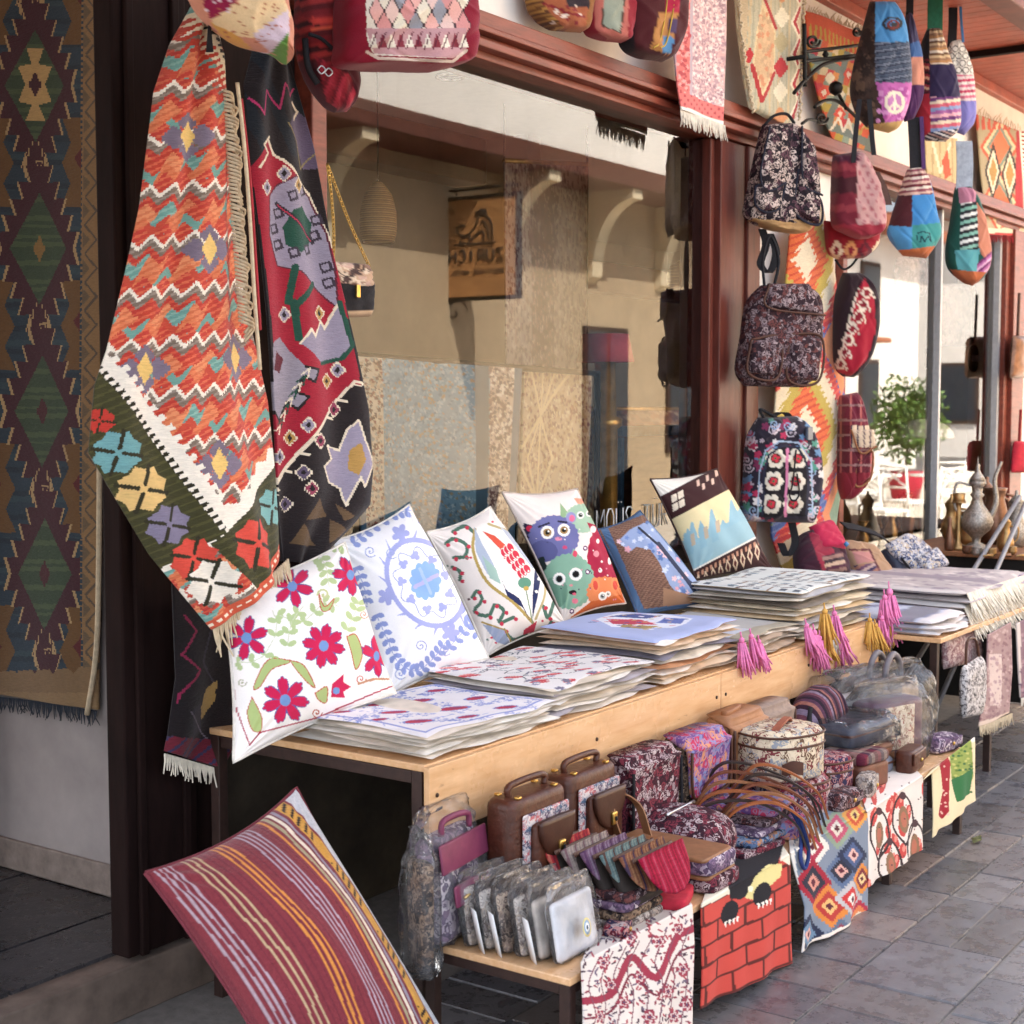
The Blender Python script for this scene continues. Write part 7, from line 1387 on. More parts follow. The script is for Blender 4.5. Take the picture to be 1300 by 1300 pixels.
# -- big handbag and soft bags in clear plastic at the end of the bench
loc = (5.10, 1.92, ZB); t = thing('wrapped_handbag', 'beige floral handbag with purple sides wrapped in clear plastic', 'handbag', loc, 'bags on the bench'); pur = plain('purple_leather', '#4a2c3e', .45, var=.2)
rb('body', .28, .13, .22, loc, -18, pur, t, .02); rb('front_panel', .19, .012, .155, (loc[0]-.045, loc[1]-.054, loc[2]+.05), -18, paisley('beige_floral', ['#b8a48c', '#8a6a5c', '#cdbca4', '#94544c', '#d8cab4'], 60, 3.5), t, .005); rb('label_patch', .075, .008, .035, (loc[0]-.09, loc[1]-.038, loc[2]+.012), -18, plain('pale_tan', '#9a6a48', .55), t, .003); plastic_sleeve(.32, .17, .25, loc, -18, t, 0, 71, 22, ruff=.014)
for k, (x, y, z, w_, h, lab) in enumerate(((5.12, 2.06, ZB+.14, .34, .15, 'crumpled clear plastic bag of pale cloth behind the wrapped handbag'), (5.30, 2.0, ZB+.0, .40, .27, 'tall plastic wrapped fur trimmed handbag with grey ring handles'))):
    t = thing('wrapped_bag', lab, 'bag', (x, y, z), 'bags on the bench')
    if k == 1: rb('body', .34, .10, h*.9, (x, y, ZB+.0), -14, plain('fur_trim', '#8a7458', .95, var=.5, sc=25, bmp=.6), t, .03)
    else: rb('body', .26, .09, h*.8, (x, y, ZB+.1), -10, plain('pale_cloth', '#b9b4b2', .9, var=.2, sc=12), t, .03)
    plastic_sleeve(w_, .2, h+(z-ZB if k else 0), (x, y, ZB if k else z), -14, t, 0, 75+k, 24, ruff=.018)
    if k == 1:
        for o_ in (0, .06): tube('handle', [(x-.10, y+o_-.03, ZB+.23), (x-.085, y+o_-.03, ZB+.31), (x-.02, y+o_-.03, ZB+.35), (x+.05, y+o_-.03, ZB+.31), (x+.065, y+o_-.03, ZB+.23)], .012, plain('grey_handle', '#6a6468', .5), t, 8, 24)
# -- cloths draped over the bench front
def drape(name, label, cat, top, front, paint, nu=70, nt=26, nv=70, group='cloths draped over the bench front', mat=None, off=.0, wv=.006):
    """top: (backL, backR, edgeL, edgeR) pixels on the bench top; front: (edgeL.., bottomL), (edgeR.., bottomR) pixels on the hanging plane"""
    zt = ZB+.006; u = np.linspace(0, 1, nu+1)[None, :, None]
    A = resample([top[0], top[2]], nt+1); B = resample([top[1], top[3]], nt+1); G1 = A[:, None]*(1-u)+B[:, None]*u; W1 = hit(G1[..., 0], G1[..., 1], ZP(zt))
    A = resample(front[0], nv+1); B = resample(front[1], nv+1); G2 = A[:, None]*(1-u)+B[:, None]*u; W2 = hit(G2[..., 0], G2[..., 1], YP(YB-.014-off))
    vv = np.linspace(0, 1, nv+1)[:, None]; uu = np.linspace(0, 1, nu+1)[None]; W2[..., 1] -= wv*(1+np.sin(9*uu+3*vv))*vv+.004*np.sin(21*uu)*vv
    G = np.vstack([G1[:-1], G2]); W_ = np.vstack([W1[:-1], W2]); n_ = W_.shape[0]-1; cv = Cv(G[..., 0], G[..., 1], '#888888'); paint(cv)
    o = mk(name, W_.reshape(-1, 3), grid_faces(nu, n_), mat or prt, None, col=cv.c, solid=.004); tag(o, label, cat, group); return o
def p_pais(cv):
    x, y = cv.x, cv.y; cv.put(slice(None), '#e0d6ce'); rg = np.random.default_rng(31)
    for i in range(620): a = 180*rg.random(); px, py = 730+155*rg.random(), 1130+210*rg.random(); cv.ell(px, py, 3.4, 1.2, ('#8a3044', '#6a5a70', '#a84a54', '#4a3040')[i % 4], a)
    for s, c, wd in ((0, '#9a3448', 9), (14, '#e0d6ce', 4), (22, '#7a2a3c', 3)): cv.curve([(738, 1270+s), (775, 1262+s), (800, 1215+s), (830, 1240+s), (858, 1190+s), (880, 1178+s)], wd, c, 40)
    [(cv.curve([(740+17*k, 1330), (752+17*k, 1290-8*k), (744+17*k, 1250-6*k), (760+17*k, 1215-7*k)], 1.5, '#7a4a58', 16)) for k in range(9)]
    for px, py in ((765, 1222), (790, 1272), (845, 1258), (835, 1195), (865, 1230), (760, 1290), (870, 1275), (812, 1240), (820, 1290), (775, 1250), (855, 1290), (800, 1190), (860, 1180)):
        cv.rose(px, py, 9, 6, '#9a3a4c'); cv.rose(px, py, 6, 5, '#d8c8c4'); cv.rose(px, py, 4, 5, '#8a2a40'); cv.ell(px, py, 1.6, 1.6, '#5a4a64')
drape('paisley_cloth', 'cream cloth with wine red floral scrolls draped over the near bench front', 'cloth', ((752, 1185), (850, 1128), (738, 1222), (878, 1148)), ([(738, 1222), (736, 1320)], [(878, 1148), (880, 1200), (876, 1320)]), p_pais, 120, 40, 120)
def p_brick(cv):
    x, y = cv.x, cv.y; cv.put(slice(None), '#c2493f'); s = y+.50*(x-890); row = np.floor((s-1150)/25).astype(int); fy = ((s-1150)/25) % 1; fx = ((x-890+18*(row % 2))/36) % 1
    cv.put((fy < .13) | (fx < .085), '#5a2420'); cv.put((s < 1152) & (x < 945), '#e2dac6'); 
    cv.poly([(925, 1125), (935, 1085), (955, 1058), (985, 1050), (1000, 1070), (985, 1100), (965, 1125), (940, 1142), (925, 1140)], '#1c1a20')
    cv.poly([(945, 1140), (958, 1112), (975, 1098), (992, 1096), (990, 1112), (970, 1130), (955, 1142)], '#d8cc8c'); cv.ell(952, 1128, 3, 4, '#f0e8cc'); cv.poly([(1000, 1050), (1012, 1066), (1006, 1100), (990, 1092)], '#e2dac6')
    for cx, cy in ((925, 1158), (966, 1135)): cv.ell(cx, cy, 10, 16, '#1c1a20', 25); [cv.poly([(cx-7+5*k, cy+12-2*k), (cx-5+5*k, cy+20-2*k), (cx-3+5*k, cy+11-2*k)], '#efe8dc') for k in range(4)]
    for cx, cy in ((938, 1078), (952, 1070)): cv.ell(cx, cy, 3, 5, '#8d93b8', 20)
drape('printed_tote', 'tote printed with orange brick wall and black cat paws draped over the bench', 'bag', ((905, 1105), (985, 1062), (890, 1150), (1002, 1086)), ([(890, 1150), (886, 1280)], [(1002, 1086), (1003, 1222)]), p_brick, 90, 30, 90)
def p_kcl(cv):
    x, y = cv.x, cv.y; cv.put(slice(None), '#7d8796')
    for cx, cy, r, a, b, c in ((1030, 1075, 22, '#e2dcd2', '#a8344c', '#e2dcd2'), (1062, 1052, 20, '#8a9a84', '#b5506a', '#d8cfc0'), (1085, 1035, 16, '#d89a4c', '#c2563a', '#e0c070'), (1030, 1120, 24, '#9c2034', '#2c2a38', '#d09080'), (1050, 1150, 22, '#d2803a', '#b03a34', '#e0b070'), (1022, 1185, 20, '#2a3048', '#6a86a0', '#d8a89c'), (1065, 1105, 17, '#5a6a88', '#2a2c3c', '#d8a89c'), (1080, 1085, 18, '#2c344c', '#4a5a80', '#d8b0a4'), (1075, 1140, 18, '#b8b4b4', '#c23a3a', '#e2dcd2'), (1090, 1165, 18, '#a83044', '#d07a4a', '#d8c8b0'), (1060, 1185, 16, '#5a6a80', '#8a3a4c', '#d8c4b8'), (1092, 1115, 15, '#d8883c', '#7a2a34', '#e8c890')):
        stepped(cv, cx, cy, r, r*1.25, 3.2, a); stepped(cv, cx, cy, r*.66, r*.85, 2.6, b); stepped(cv, cx, cy, r*.36, r*.45, 2, c); stepped(cv, cx, cy, r*.16, r*.2, 1.5, '#5a2030')
    cv.put(x-.06*(y-1080) < 1008, '#e2dcd4'); cv.line([(1013, 1210), (1050, 1182), (1100, 1158)], 4, '#e2d8cc')
drape('kilim_print_cloth', 'patchwork kilim print cloth in orange navy and grey with white hem', 'cloth', ((1000, 1050), (1075, 1005), (1003, 1085), (1100, 1030)), ([(1003, 1085), (1016, 1150), (1012, 1208)], [(1100, 1030), (1103, 1095), (1098, 1156)]), p_kcl, 84, 30, 90, wv=.012)
def p_tul(cv):
    x, y = cv.x, cv.y; cv.put(slice(None), '#e2d6cc'); rg = np.random.default_rng(8)
    for i in range(26): px, py = 1095+78*rg.random(), 985+145*rg.random(); cv.ell(px, py, 3.6, 10, '#c24a44', 12*rg.normal()); cv.ell(px+1, py-3, 1.6, 5, '#e08a7c', 10)
    for cx, cy in ((1115, 1060), (1145, 1040), (1160, 1075), (1128, 1098)):
        for s in (-1, 1): cv.curve([(cx, cy+32), (cx+s*12, cy+8), (cx+s*9, cy-20), (cx, cy-34)], 2.4, '#3a2a2c', 18)
        cv.ell(cx, cy, 5.5, 17, '#8a6a50'); cv.ell(cx, cy, 3, 10, '#b06a54'); cv.ell(cx, cy-30, 4, 5, '#4a3034')
    for i in range(40): cv.line([(1095+78*rg.random(),)*1+(985+145*rg.random(),)]*2, 2, '#5a4044')
drape('tulip_cloth', 'cream cloth with red tulips and dark vines draped over the bench front', 'cloth', ((1090, 1000), (1150, 965), (1100, 1032), (1171, 986)), ([(1100, 1032), (1099, 1126)], [(1171, 986), (1169, 1078)]), p_tul, 96, 36, 110)
def p_cat2(cv):
    x, y = cv.x, cv.y; cv.put(slice(None), '#e0cfa8'); cv.put((y+.6*(x-1180) < 975), '#e8e0d4'); cv.poly([(1192, 968), (1200, 955), (1206, 968), (1204, 1000), (1202, 1030), (1196, 1040), (1190, 1034), (1196, 1005)], '#9c1f2c')
    cv.poly([(1205, 960), (1218, 938), (1232, 935), (1234, 985), (1228, 1008), (1214, 1014), (1208, 995)], '#8a9a4c'); rg = np.random.default_rng(4)
    for i in range(60): cv.ell(1208+24*rg.random(), 945+65*rg.random(), 2, 1.4, ('#b8b86a', '#5f7a34', '#2f5f34')[i % 3])
    cv.poly([(1207, 990), (1234, 975), (1230, 1008), (1212, 1018)], '#2f6a3c'); [cv.ell(1194+8*rg.random(), 965+70*rg.random(), 1.2, 1.2, '#e0b8a8') for i in range(14)]
o = drape('printed_tote', 'cream tote printed with green and red cats hanging at the far bench end', 'bag', ((1172, 990), (1215, 955), (1183, 978), (1237, 936)), ([(1183, 978), (1181, 1063)], [(1237, 936), (1236, 1016)]), p_cat2, 80, 6, 110, off=-.004)
# fallen leaf on the paving
c = H1((1240, 1068), ZP(.012)); mk_ = mk('fallen_leaf', np.array([[-.04, 0, .002], [-.01, .018, .012], [.035, .006, .006], [.05, 0, .012], [0, -.018, .008]])+c, [[0, 1, 2, 3, 4]], plain('dry_leaf', '#5a5a34', .8), None, solid=.001); tag(mk_, 'single dry leaf lying on the paving slabs', 'leaf')

# -- more small goods filling the bench
for k, (x, y, z, w_, d, h, rz, m_, lab_) in enumerate(((4.02, 1.83, 0, .16, .12, .05, 14, cp, 'bright lilac zip pouch squeezed between the handles and the round case'), (4.38, 1.79, 0, .14, .07, .06, -8, bp, 'brown paisley coin case at the bench edge by the ruby case'), (4.58, 1.79, 0, .12, .06, .07, 12, greyp, 'grey floral coin case at the bench edge'), (5.33, 1.80, 0, .15, .08, .06, -14, mauvep, 'mauve floral pouch at the far corner of the bench'), (4.98, 1.79, 0, .16, .07, .08, 4, lea, 'chestnut leather coin case in front of the wrapped handbag'), (3.02, 1.80, .0, .10, .06, .03, 20, rf, 'ruby floral coin purse by the white wrapped purse'))):
    t = thing('coin_case', lab_, 'purse', (x, y, ZB+z), 'bags on the bench'); rb('body', w_, d, h, (x, y, ZB+z+.003), rz, m_, t, .014); rb('flap', w_*.9, .012, h*.55, (x, y-d*.5, ZB+z+h*.42), rz, m_, t, .005); rb('press_stud', .012, .008, .012, (x, y-d*.5-.008, ZB+z+h*.5), rz, brass, t, .004)
# ================= side table: folded prayer rugs, bags; brass stall; far window =================
def fold(label, x0, x1, y0, y1, z, th, paint, seed, n=40, tone='#cfc6c2'):
    o = cover(label, x0, x1, y0, y1, z, th, paint, n, tone, 'folded prayer rugs on the side table', seed, wob=.006); l = WL[o.name]; o.name = 'folded_rug'; WL[o.name] = l; return o
def rugp(a, b, c, seed): return lambda cv: (cv.put(slice(None), a), speckle(cv, [b, c, a], 220, .03, seed, 0, 1, 0, 1), cv.put((cv.x % .5) < .05, c), cv.put(np.abs(cv.x-.5) < .06, b))
tz = .687; zz = tz
lab = ['lowest grey prayer rug of the fringed pile on the side table', 'rose grey prayer rug second up in the fringed pile', 'pale grey prayer rug in the middle of the fringed pile', 'mauve prayer rug second from the top of the fringed pile', 'topmost rose and grey prayer rug with long white fringe']
tones = [('#a8a4a8', '#8a8494', '#c2bcbc'), ('#b0a0a0', '#8f7c80', '#cfc4c0'), ('#b8b4b4', '#94909c', '#d0cac6'), ('#a89aa4', '#857a88', '#c4bab8'), ('#b5aaa8', '#948890', '#d2c8c2')]
whf = plain('white_thread', '#e0d6c4', .9)
for k in range(5):
    y0 = 1.955+.012*(k % 3); x0, x1 = 6.10+.01*(k % 2), 6.98-.012*(k % 3); o = fold(lab[k], x0, x1, y0, 2.72, zz, .030, rugp(*tones[k], 200+k), 300+k); zz += .028
    fringe('fringe', np.array([[x0+.02, y0+.004, zz-.012], [x1-.02, y0+.004, zz-.012]]), .10, 110, whf, o, (0, -.45, -.9), .0035, .22)
lab2 = ['lowest blue grey mat in the pile beside the fringed rugs', 'striped blue grey mat in the middle of the pile beside the fringed rugs', 'topmost pale blue mat with grey border beside the fringed rugs']
for k in range(3):
    fold(lab2[k], 5.70, 6.07, 1.93+.01*k, 2.66, tz+.022*k, .024, (lambda cv: (cv.put(slice(None), '#bcc0ce'), cv.put(np.sin(cv.y*26+3*np.sin(cv.x*5)) > .3, '#8a8da4'), cv.put((cv.y > .72) & (cv.y < .9), '#86848e'), cv.put((cv.y > .90), '#d8d2d0'))), 320+k)
fold('indigo and cream rug folded behind the fringed pile', 7.02, 7.5, 2.05, 2.8, tz, .05, rugp('#8f8ca4', '#4a4a78', '#c8c2c4', 330), 331); fold('pale plum rug folded on the indigo one', 7.04, 7.48, 2.07, 2.78, tz+.045, .04, rugp('#b8acb4', '#6a5a78', '#d2c8c6', 333), 334)
# rugs hanging down the front of the side table
def p_hang(cv):
    x, y = cv.x, cv.y; cv.put(slice(None), '#9a7c7a'); speckle(cv, ['#7a5458', '#b59a94', '#8a686a'], 260, 2.2, 5, 1232, 1290, 800, 935); u = (x-1240)/40
    cv.put((u > .32) & (u < .72) & (y > 830) & (y < 895), '#c9b4ac'); speckle(cv, ['#b59a94', '#a08288'], 40, 2, 6, 1252, 1270, 830, 895); cv.put((y > 916-.3*(x-1240)), '#cdb8a8')
P = YP(1.905)
t = thing('hanging_rug', 'rose brown prayer rug with cream fringe hanging from the side table', 'rug', H1((1260, 930), P)); px_sheet('woven_field', [(1252, 806), (1250, 860), (1240, 922)], [(1281, 790), (1284, 850), (1281, 905)], P, 40, 90, p_hang, fc, t, lambda u, v: .006+.008*np.sin(5*u)*v, .006, False)
fringe('fringe', pxs([(1240, 922), (1281, 905)], P, .012), .05, 46, thr, t, (0, -.05, -1), .0025, .15)
t = thing('hanging_rug', 'plum edged rug hanging at the corner of the side table', 'rug', H1((1297, 890), P)); px_sheet('woven_field', [(1288, 792), (1290, 840), (1293, 886)], [(1318, 776), (1320, 830), (1318, 876)], P, 24, 60, lambda cv: (cv.put(slice(None), '#7a5a66'), cv.put(cv.x < 1293, '#cdbfb8'), speckle(cv, ['#5a3a54', '#9a7c84'], 60, 2, 3, 1293, 1320, 780, 890)), fc, t, lambda u, v: .006+.006*np.sin(6*u)*v, .006, False)
fringe('fringe', pxs([(1293, 886), (1318, 876)], P, .012), .04, 26, whf, t, (0, -.05, -1), .003, .15)
P = YP(1.90)
t = thing('snake_bag', 'grey snake print bag hanging at the end of the side table', 'bag', H1((1230, 915), P)); puffy('body', [(1222, 846), (1220, 880), (1222, 912)], [(1245, 832), (1247, 870), (1243, 908)], P, .03, paisley('snake_print', ['#a8a2a0', '#3a3638', '#c2bcb8', '#5a5456', '#d0cac6'], 90, 4), t, None, 20, 24, pw=4); pxtube('strap', [(1226, 846), (1228, 815), (1238, 812), (1243, 834)], P, .006, brn, t)
P = YP(2.0)
t = thing('rose_bag', 'faded rose patterned bag hanging beside the snake print bag', 'bag', H1((1215, 840), P)); puffy('body', [(1196, 812), (1198, 850)], [(1240, 792), (1244, 838)], P, .03, paisley('rose_print', ['#a88a8a', '#8a6468', '#c2aaa4', '#946e70', '#cbb8b0'], 60, 4), t, None, 20, 20, pw=4)
# three bags lying behind the tallest stack
P = LP(6.3, 2.62, .69, 38, -25)
t = thing('shoulder_bag', 'raspberry and black flap bag slumped behind the tallest stack', 'bag', H1((1035, 725), P), 'bags behind the tallest stack')
puffy('body', [(1014, 680), (1008, 705), (1012, 735)], [(1046, 676), (1066, 700), (1078, 735)], P, .08, bagc, t, patches(('all', '#3a1a28'), ('poly', [(1026, 676), (1048, 676), (1078, 740), (1050, 740)], '#8a2a3c'), ('stripe', [(1044, 706), (1070, 700), (1080, 740), (1052, 740)], ['#b59a84', '#4a2434', '#8a6a60', '#2c1c28'], 18, 12)), 50, 50, pw=3)
puffy('flap', [(1018, 678), (1030, 702), (1046, 708)], [(1044, 670), (1058, 690), (1064, 706)], P, .04, bagc, t, patches(('all', '#b02848'), ('line', [(1018, 678), (1030, 702), (1046, 708), (1064, 706)], 3, '#c9a098')), 30, 30, lift=.06); c = H1((1056, 702), P)+np.array([-.05, -.09, .05]); mk('button', *loft_v([(c[2]-.012, .003, .003, 2, c[0], c[1]), (c[2], .014, .014, 2, c[0], c[1]), (c[2]+.012, .003, .003, 2, c[0], c[1])], 12), plain('blue_bead', '#4a7fb0', .4), t)
t = thing('shoulder_bag', 'tan and plum striped bag leaning beside the raspberry one', 'bag', H1((1095, 745), P), 'bags behind the tallest stack'); puffy('body', [(1062, 688), (1076, 712), (1100, 748)], [(1104, 694), (1124, 720), (1142, 752)], P, .06, bagc, t, patches(('all', '#a58468'), ('stripe', [(1084, 718), (1112, 714), (1138, 752), (1104, 752)], ['#6a4a60', '#b59a90', '#3a3050', '#a0705c'], 15, 30), ('poly', [(1082, 700), (1104, 700), (1112, 712), (1088, 716)], '#b07a74'), ('line', [(1078, 698), (1104, 698), (1128, 748)], 2.4, '#5a2a30')), 50, 50, pw=3)
t = thing('shoulder_bag', 'navy floral fold-over wallet bag with black strap near the far window', 'bag', H1((1155, 748), P), 'bags behind the tallest stack'); nf = paisley('navy_floral', ['#8f93a4', '#2c3350', '#b5a48c', '#3f4868', '#c9c4c0'], 70, 4)
puffy('body', [(1118, 700), (1136, 728), (1156, 752)], [(1140, 686), (1172, 704), (1194, 738)], P, .045, plain('ink_blue', '#2b2f40', .6), t, None, 30, 30, pw=4); puffy('flap', [(1116, 698), (1132, 716), (1160, 735)], [(1142, 684), (1166, 698), (1190, 724)], P, .03, nf, t, None, 30, 30, lift=.045, pw=4); puffy('pocket', [(1150, 722), (1166, 738)], [(1174, 706), (1192, 728)], P, .03, nf, t, None, 20, 20, lift=.075, pw=4)
band('strap', pxs([(1062, 676), (1084, 680), (1110, 690), (1126, 706), (1146, 732)], P, .06), (0, .8, .6), .05, .006, blk, t)
# ---- brassware
def lathe(name, prof, c, mat, parent, seg=28): return mk(name, *loft_v([(c[2]+z, r, r, 2, c[0], c[1]) for z, r in prof], seg), mat, parent)
ob = plain('aged_brass', '#a8875a', .38, .85, var=.35, sc=25); oc = plain('aged_copper', '#7a5a48', .42, .8, var=.4, sc=20); pew = plain('engraved_pewter', '#9a938a', .4, .75, var=.5, sc=90, bmp=.5); wl_ = plain('white_enamel', '#c9c8c2', .4, var=.15)
S = lambda px, py, z=.825: H1((px, py), ZP(z))
c = S(1239, 698); s = mpp(c); t = thing('ewer', 'tall engraved pewter ewer with pointed lid and curved spout', 'ewer', c, 'old metalware for sale')
k = s; lathe('body', [(0, 16*k), (4*k, 15*k), (10*k, 5*k), (16*k, 6*k), (26*k, 17*k), (36*k, 21*k), (46*k, 17*k), (58*k, 8*k), (66*k, 6*k), (70*k, 9*k), (73*k, 6*k), (80*k, 7*k), (84*k, 11*k), (88*k, 10*k)], c, pew, t); lathe('lid', [(88*k, 10.5*k), (94*k, 7*k), (100*k, 3*k), (104*k, 2.2*k), (107*k, 3*k), (110*k, .8*k), (118*k, .3*k)], c, pew, t)
tube('spout', [c+_rt*14*k+np.array([0, 0, 34*k]), c+_rt*24*k+np.array([0, 0, 60*k]), c+_rt*22*k+np.array([0, 0, 90*k]), c+_rt*30*k+np.array([0, 0, 112*k])], np.linspace(4.5, 2, 20)*k, pew, t, 8, 20); tube('handle', [c-_rt*8*k+np.array([0, 0, 82*k]), c-_rt*26*k+np.array([0, 0, 84*k]), c-_rt*28*k+np.array([0, 0, 56*k]), c-_rt*16*k+np.array([0, 0, 36*k])], 1.8*k, pew, t, 6, 20)
c = S(1216, 698); t = thing('candlestick', 'slender brass candlestick beside the vase', 'candlestick', c, 'old metalware for sale'); lathe('stem', [(0, 11*k), (4*k, 10*k), (9*k, 4*k), (14*k, 3.4*k), (36*k, 3*k), (48*k, 3.4*k), (54*k, 3*k), (60*k, 4*k), (62*k, 8*k), (66*k, 7*k), (72*k, 8*k)], c, ob, t); lathe('drip_pan', [(60*k, 8.6*k), (61.5*k, 8.6*k)], c, ob, t)
c = S(1228, 692); t = thing('brass_vase', 'bellied brass vase with flared rim behind the candlestick', 'vase', c, 'old metalware for sale'); lathe('body', [(0, 12*k), (6*k, 15*k), (12*k, 15*k), (22*k, 9*k), (34*k, 8.5*k), (42*k, 10*k), (44*k, 10.5*k)], c, ob, t); lathe('foot_ring', [(0, 13*k), (2*k, 13*k)], c, ob, t)
c = S(1262, 690); t = thing('copper_pitcher', 'big dark copper pitcher with handle at the window post', 'pitcher', c, 'old metalware for sale'); lathe('body', [(0, 17*k), (6*k, 20*k), (24*k, 21*k), (44*k, 16*k), (58*k, 12*k), (70*k, 14*k), (74*k, 16*k)], c, oc, t); tube('handle', [c+_rt*14*k+np.array([0, 0, 66*k]), c+_rt*26*k+np.array([0, 0, 60*k]), c+_rt*25*k+np.array([0, 0, 36*k]), c+_rt*19*k+np.array([0, 0, 26*k])], 2.2*k, oc, t, 6, 18)
for j, (px, py, lab_, m_) in enumerate(((1205, 699, 'slim dark bird figurine at the corner of the plank', oc), (1228, 703, 'small copper bowl in front of the vase', oc), (1240, 705, 'little silver pot in front of the ewer', pew), (1258, 706, 'small brass oil lamp lying on the plank', ob), (1284, 704, 'brass mortar near the folding stand', ob))):
    c = S(px, py); t = thing('metal_trinket', lab_, 'trinket', c, 'old metalware for sale')
    if j == 0: lathe('body', [(0, 5*k), (3*k, 6*k), (14*k, 6*k), (28*k, 3*k), (36*k, 2.4*k), (40*k, 3*k), (43*k, 1*k)], c, m_, t); tube('beak', [c+np.array([0, 0, 40*k]), c+_rt*5*k+np.array([0, 0, 42*k])], [1.4*k, .3*k], ob, t)
    else: lathe('body', [(0, 4*k), (2*k, 6*k), (5*k, 7*k), (8*k, 6*k), (9*k, 6.6*k)], c, m_, t); lathe('rim', [(9*k, 6.8*k), (10*k, 6.4*k)], c, m_, t)
for j in range(7):
    a = S(1248+7*j, 708-3*(j % 3)); b = a+np.array([.05+.02*(j % 2), .03*((j % 3)-1), 0]); o = tube('old_spoon', [a+np.array([0, 0, .008]), (a+b)/2+np.array([0, 0, .012]), b+np.array([0, 0, .008])], [.004, .005, .012], (ob, oc)[j % 2], None, 6); tag(o, ('old brass spoon lying nearest on the plank', 'copper spoon second along the plank', 'brass spoon third along the plank', 'copper spoon in the middle of the spoons', 'brass spoon past the middle of the row', 'copper spoon near the folding stand', 'last brass spoon at the end of the row')[j], 'spoon', 'spoons strewn on the plank')
# ---- inside the far window
sill = .56
S2 = lambda px, py, y=3.5: H1((px, py), YP(y))
sh_ = thing('window_shelf', 'dark low shelf carrying lanterns inside the far window', 'shelf', (8.0, 3.6, .1)); box('shelf_board', 7.34, 9.7, 3.3, 3.95, .62, .66, wood_dark, sh_, .004); [box('leg', x, x+.05, y, y+.05, .1, .62, wood_dark, sh_, .003) for x in (7.4, 9.6) for y in (3.35, 3.85)]
c = S2(1167, 690); c[2] = .66; k = mpp(c); t = thing('oil_lantern', 'white enamel hurricane lantern inside the far window', 'lantern', c, 'lanterns inside the far window'); lathe('tank', [(0, 14*k), (10*k, 14*k), (14*k, 8*k)], c, wl_, t); lathe('chimney_cap', [(50*k, 10*k), (56*k, 12*k), (62*k, 8*k), (68*k, 5*k)], c, wl_, t); lathe('globe', [(14*k, 8*k), (26*k, 11*k), (40*k, 10*k), (50*k, 7*k)], c, clear('lamp_glass', (.9, .9, .88), 1.5), t)
for sx in (-1, 1): tube('side_tube', [c+_rt*sx*13*k+np.array([0, 0, 8*k]), c+_rt*sx*15*k+np.array([0, 0, 34*k]), c+_rt*sx*9*k+np.array([0, 0, 58*k])], 1.6*k, wl_, t, 6, 14)
for px, top, lab_ in ((1122, 40, 'dark bronze peacock pair on the shelf inside the far window'), (1142, 62, 'tall bronze candle holder inside the far window'), (1185, 84, 'black leafy bronze stand in the middle of the far window'), (1198, 70, 'dark bronze jug by the window mullion')):
    c = S2(px, 690, 3.6); c[2] = .66; k = mpp(c); t = thing('bronze_piece', lab_, 'ornament', c, 'lanterns inside the far window'); h = top*k; br_ = plain('dark_bronze', '#3a2f22', .45, .7, var=.5, sc=30)
    lathe('body', [(0, 9*k), (3*k, 8*k), (6*k, 3*k), (h*.4, 4*k), (h*.55, 9*k), (h*.7, 6*k), (h*.9, 3*k), (h, 4*k)], c, br_, t)
    for q in range(6): a = q*1.05; tube('leaf_arm', [c+np.array([0, 0, h*.35]), c+np.array([math.cos(a)*8*k, math.sin(a)*8*k, h*.6]), c+np.array([math.cos(a)*14*k, math.sin(a)*14*k, h*(.75+.04*q)])], [1.6*k, 1.4*k, .6*k], ob if q % 2 else br_, t, 5)
c = S2(1172, 552, 3.45); k = mpp(c); t = thing('dome_lamp', 'white dome shade lamp on a grey stem inside the far window', 'lamp', (c[0], c[1], .1)); a = np.linspace(0, np.pi/2, 10); lathe('dome_shade', [(24*k*math.sin(v)-4*k, 38*k*math.cos(v)+.5*k) for v in a], c, plain('white_shade', '#e6e4de', .8, var=.05), t); tube('stem', [(c[0], c[1], .14), (c[0], c[1], c[2]+4*k)], .012, grey_al, t); lathe('base', [(.1-c[2], .12), (.14-c[2], .10)], c, grey_al, t)
# dark goods hung inside at the top of the far window
for j, (px, py, w_, h_, c_, lab_) in enumerate(((1155, 352, 40, 50, '#4a3a3a', 'dark beaded bag hung inside the far window'), (1215, 400, 60, 80, '#5a424a', 'plum fringed shawl hung inside the far window'), (1252, 345, 30, 46, '#3a302c', 'brown pouch hung inside by the window post'), (1262, 400, 22, 70, '#2c3450', 'navy scarf hung inside by the window post'))):
    P = YP(3.35); t = thing('hung_goods', lab_, 'bag', H1((px, py+h_/2), P), 'goods hung inside the far window'); puffy('body', [(px-w_*.4, py-h_/2), (px-w_/2, py), (px-w_*.4, py+h_/2)], [(px+w_*.4, py-h_/2), (px+w_/2, py), (px+w_*.4, py+h_/2)], P, .05, paisley('inner_%d' % j, [c_, '#2a2426', '#6a5a58', c_, '#8a7a74'], 30, 4), t, None, 20, 20)
    tube('cord', [H1((px, py-h_/2), P), H1((px, py-h_/2), P)*np.array([1, 1, 0])+np.array([0, 0, 2.94])], .004, blk, t, 5)
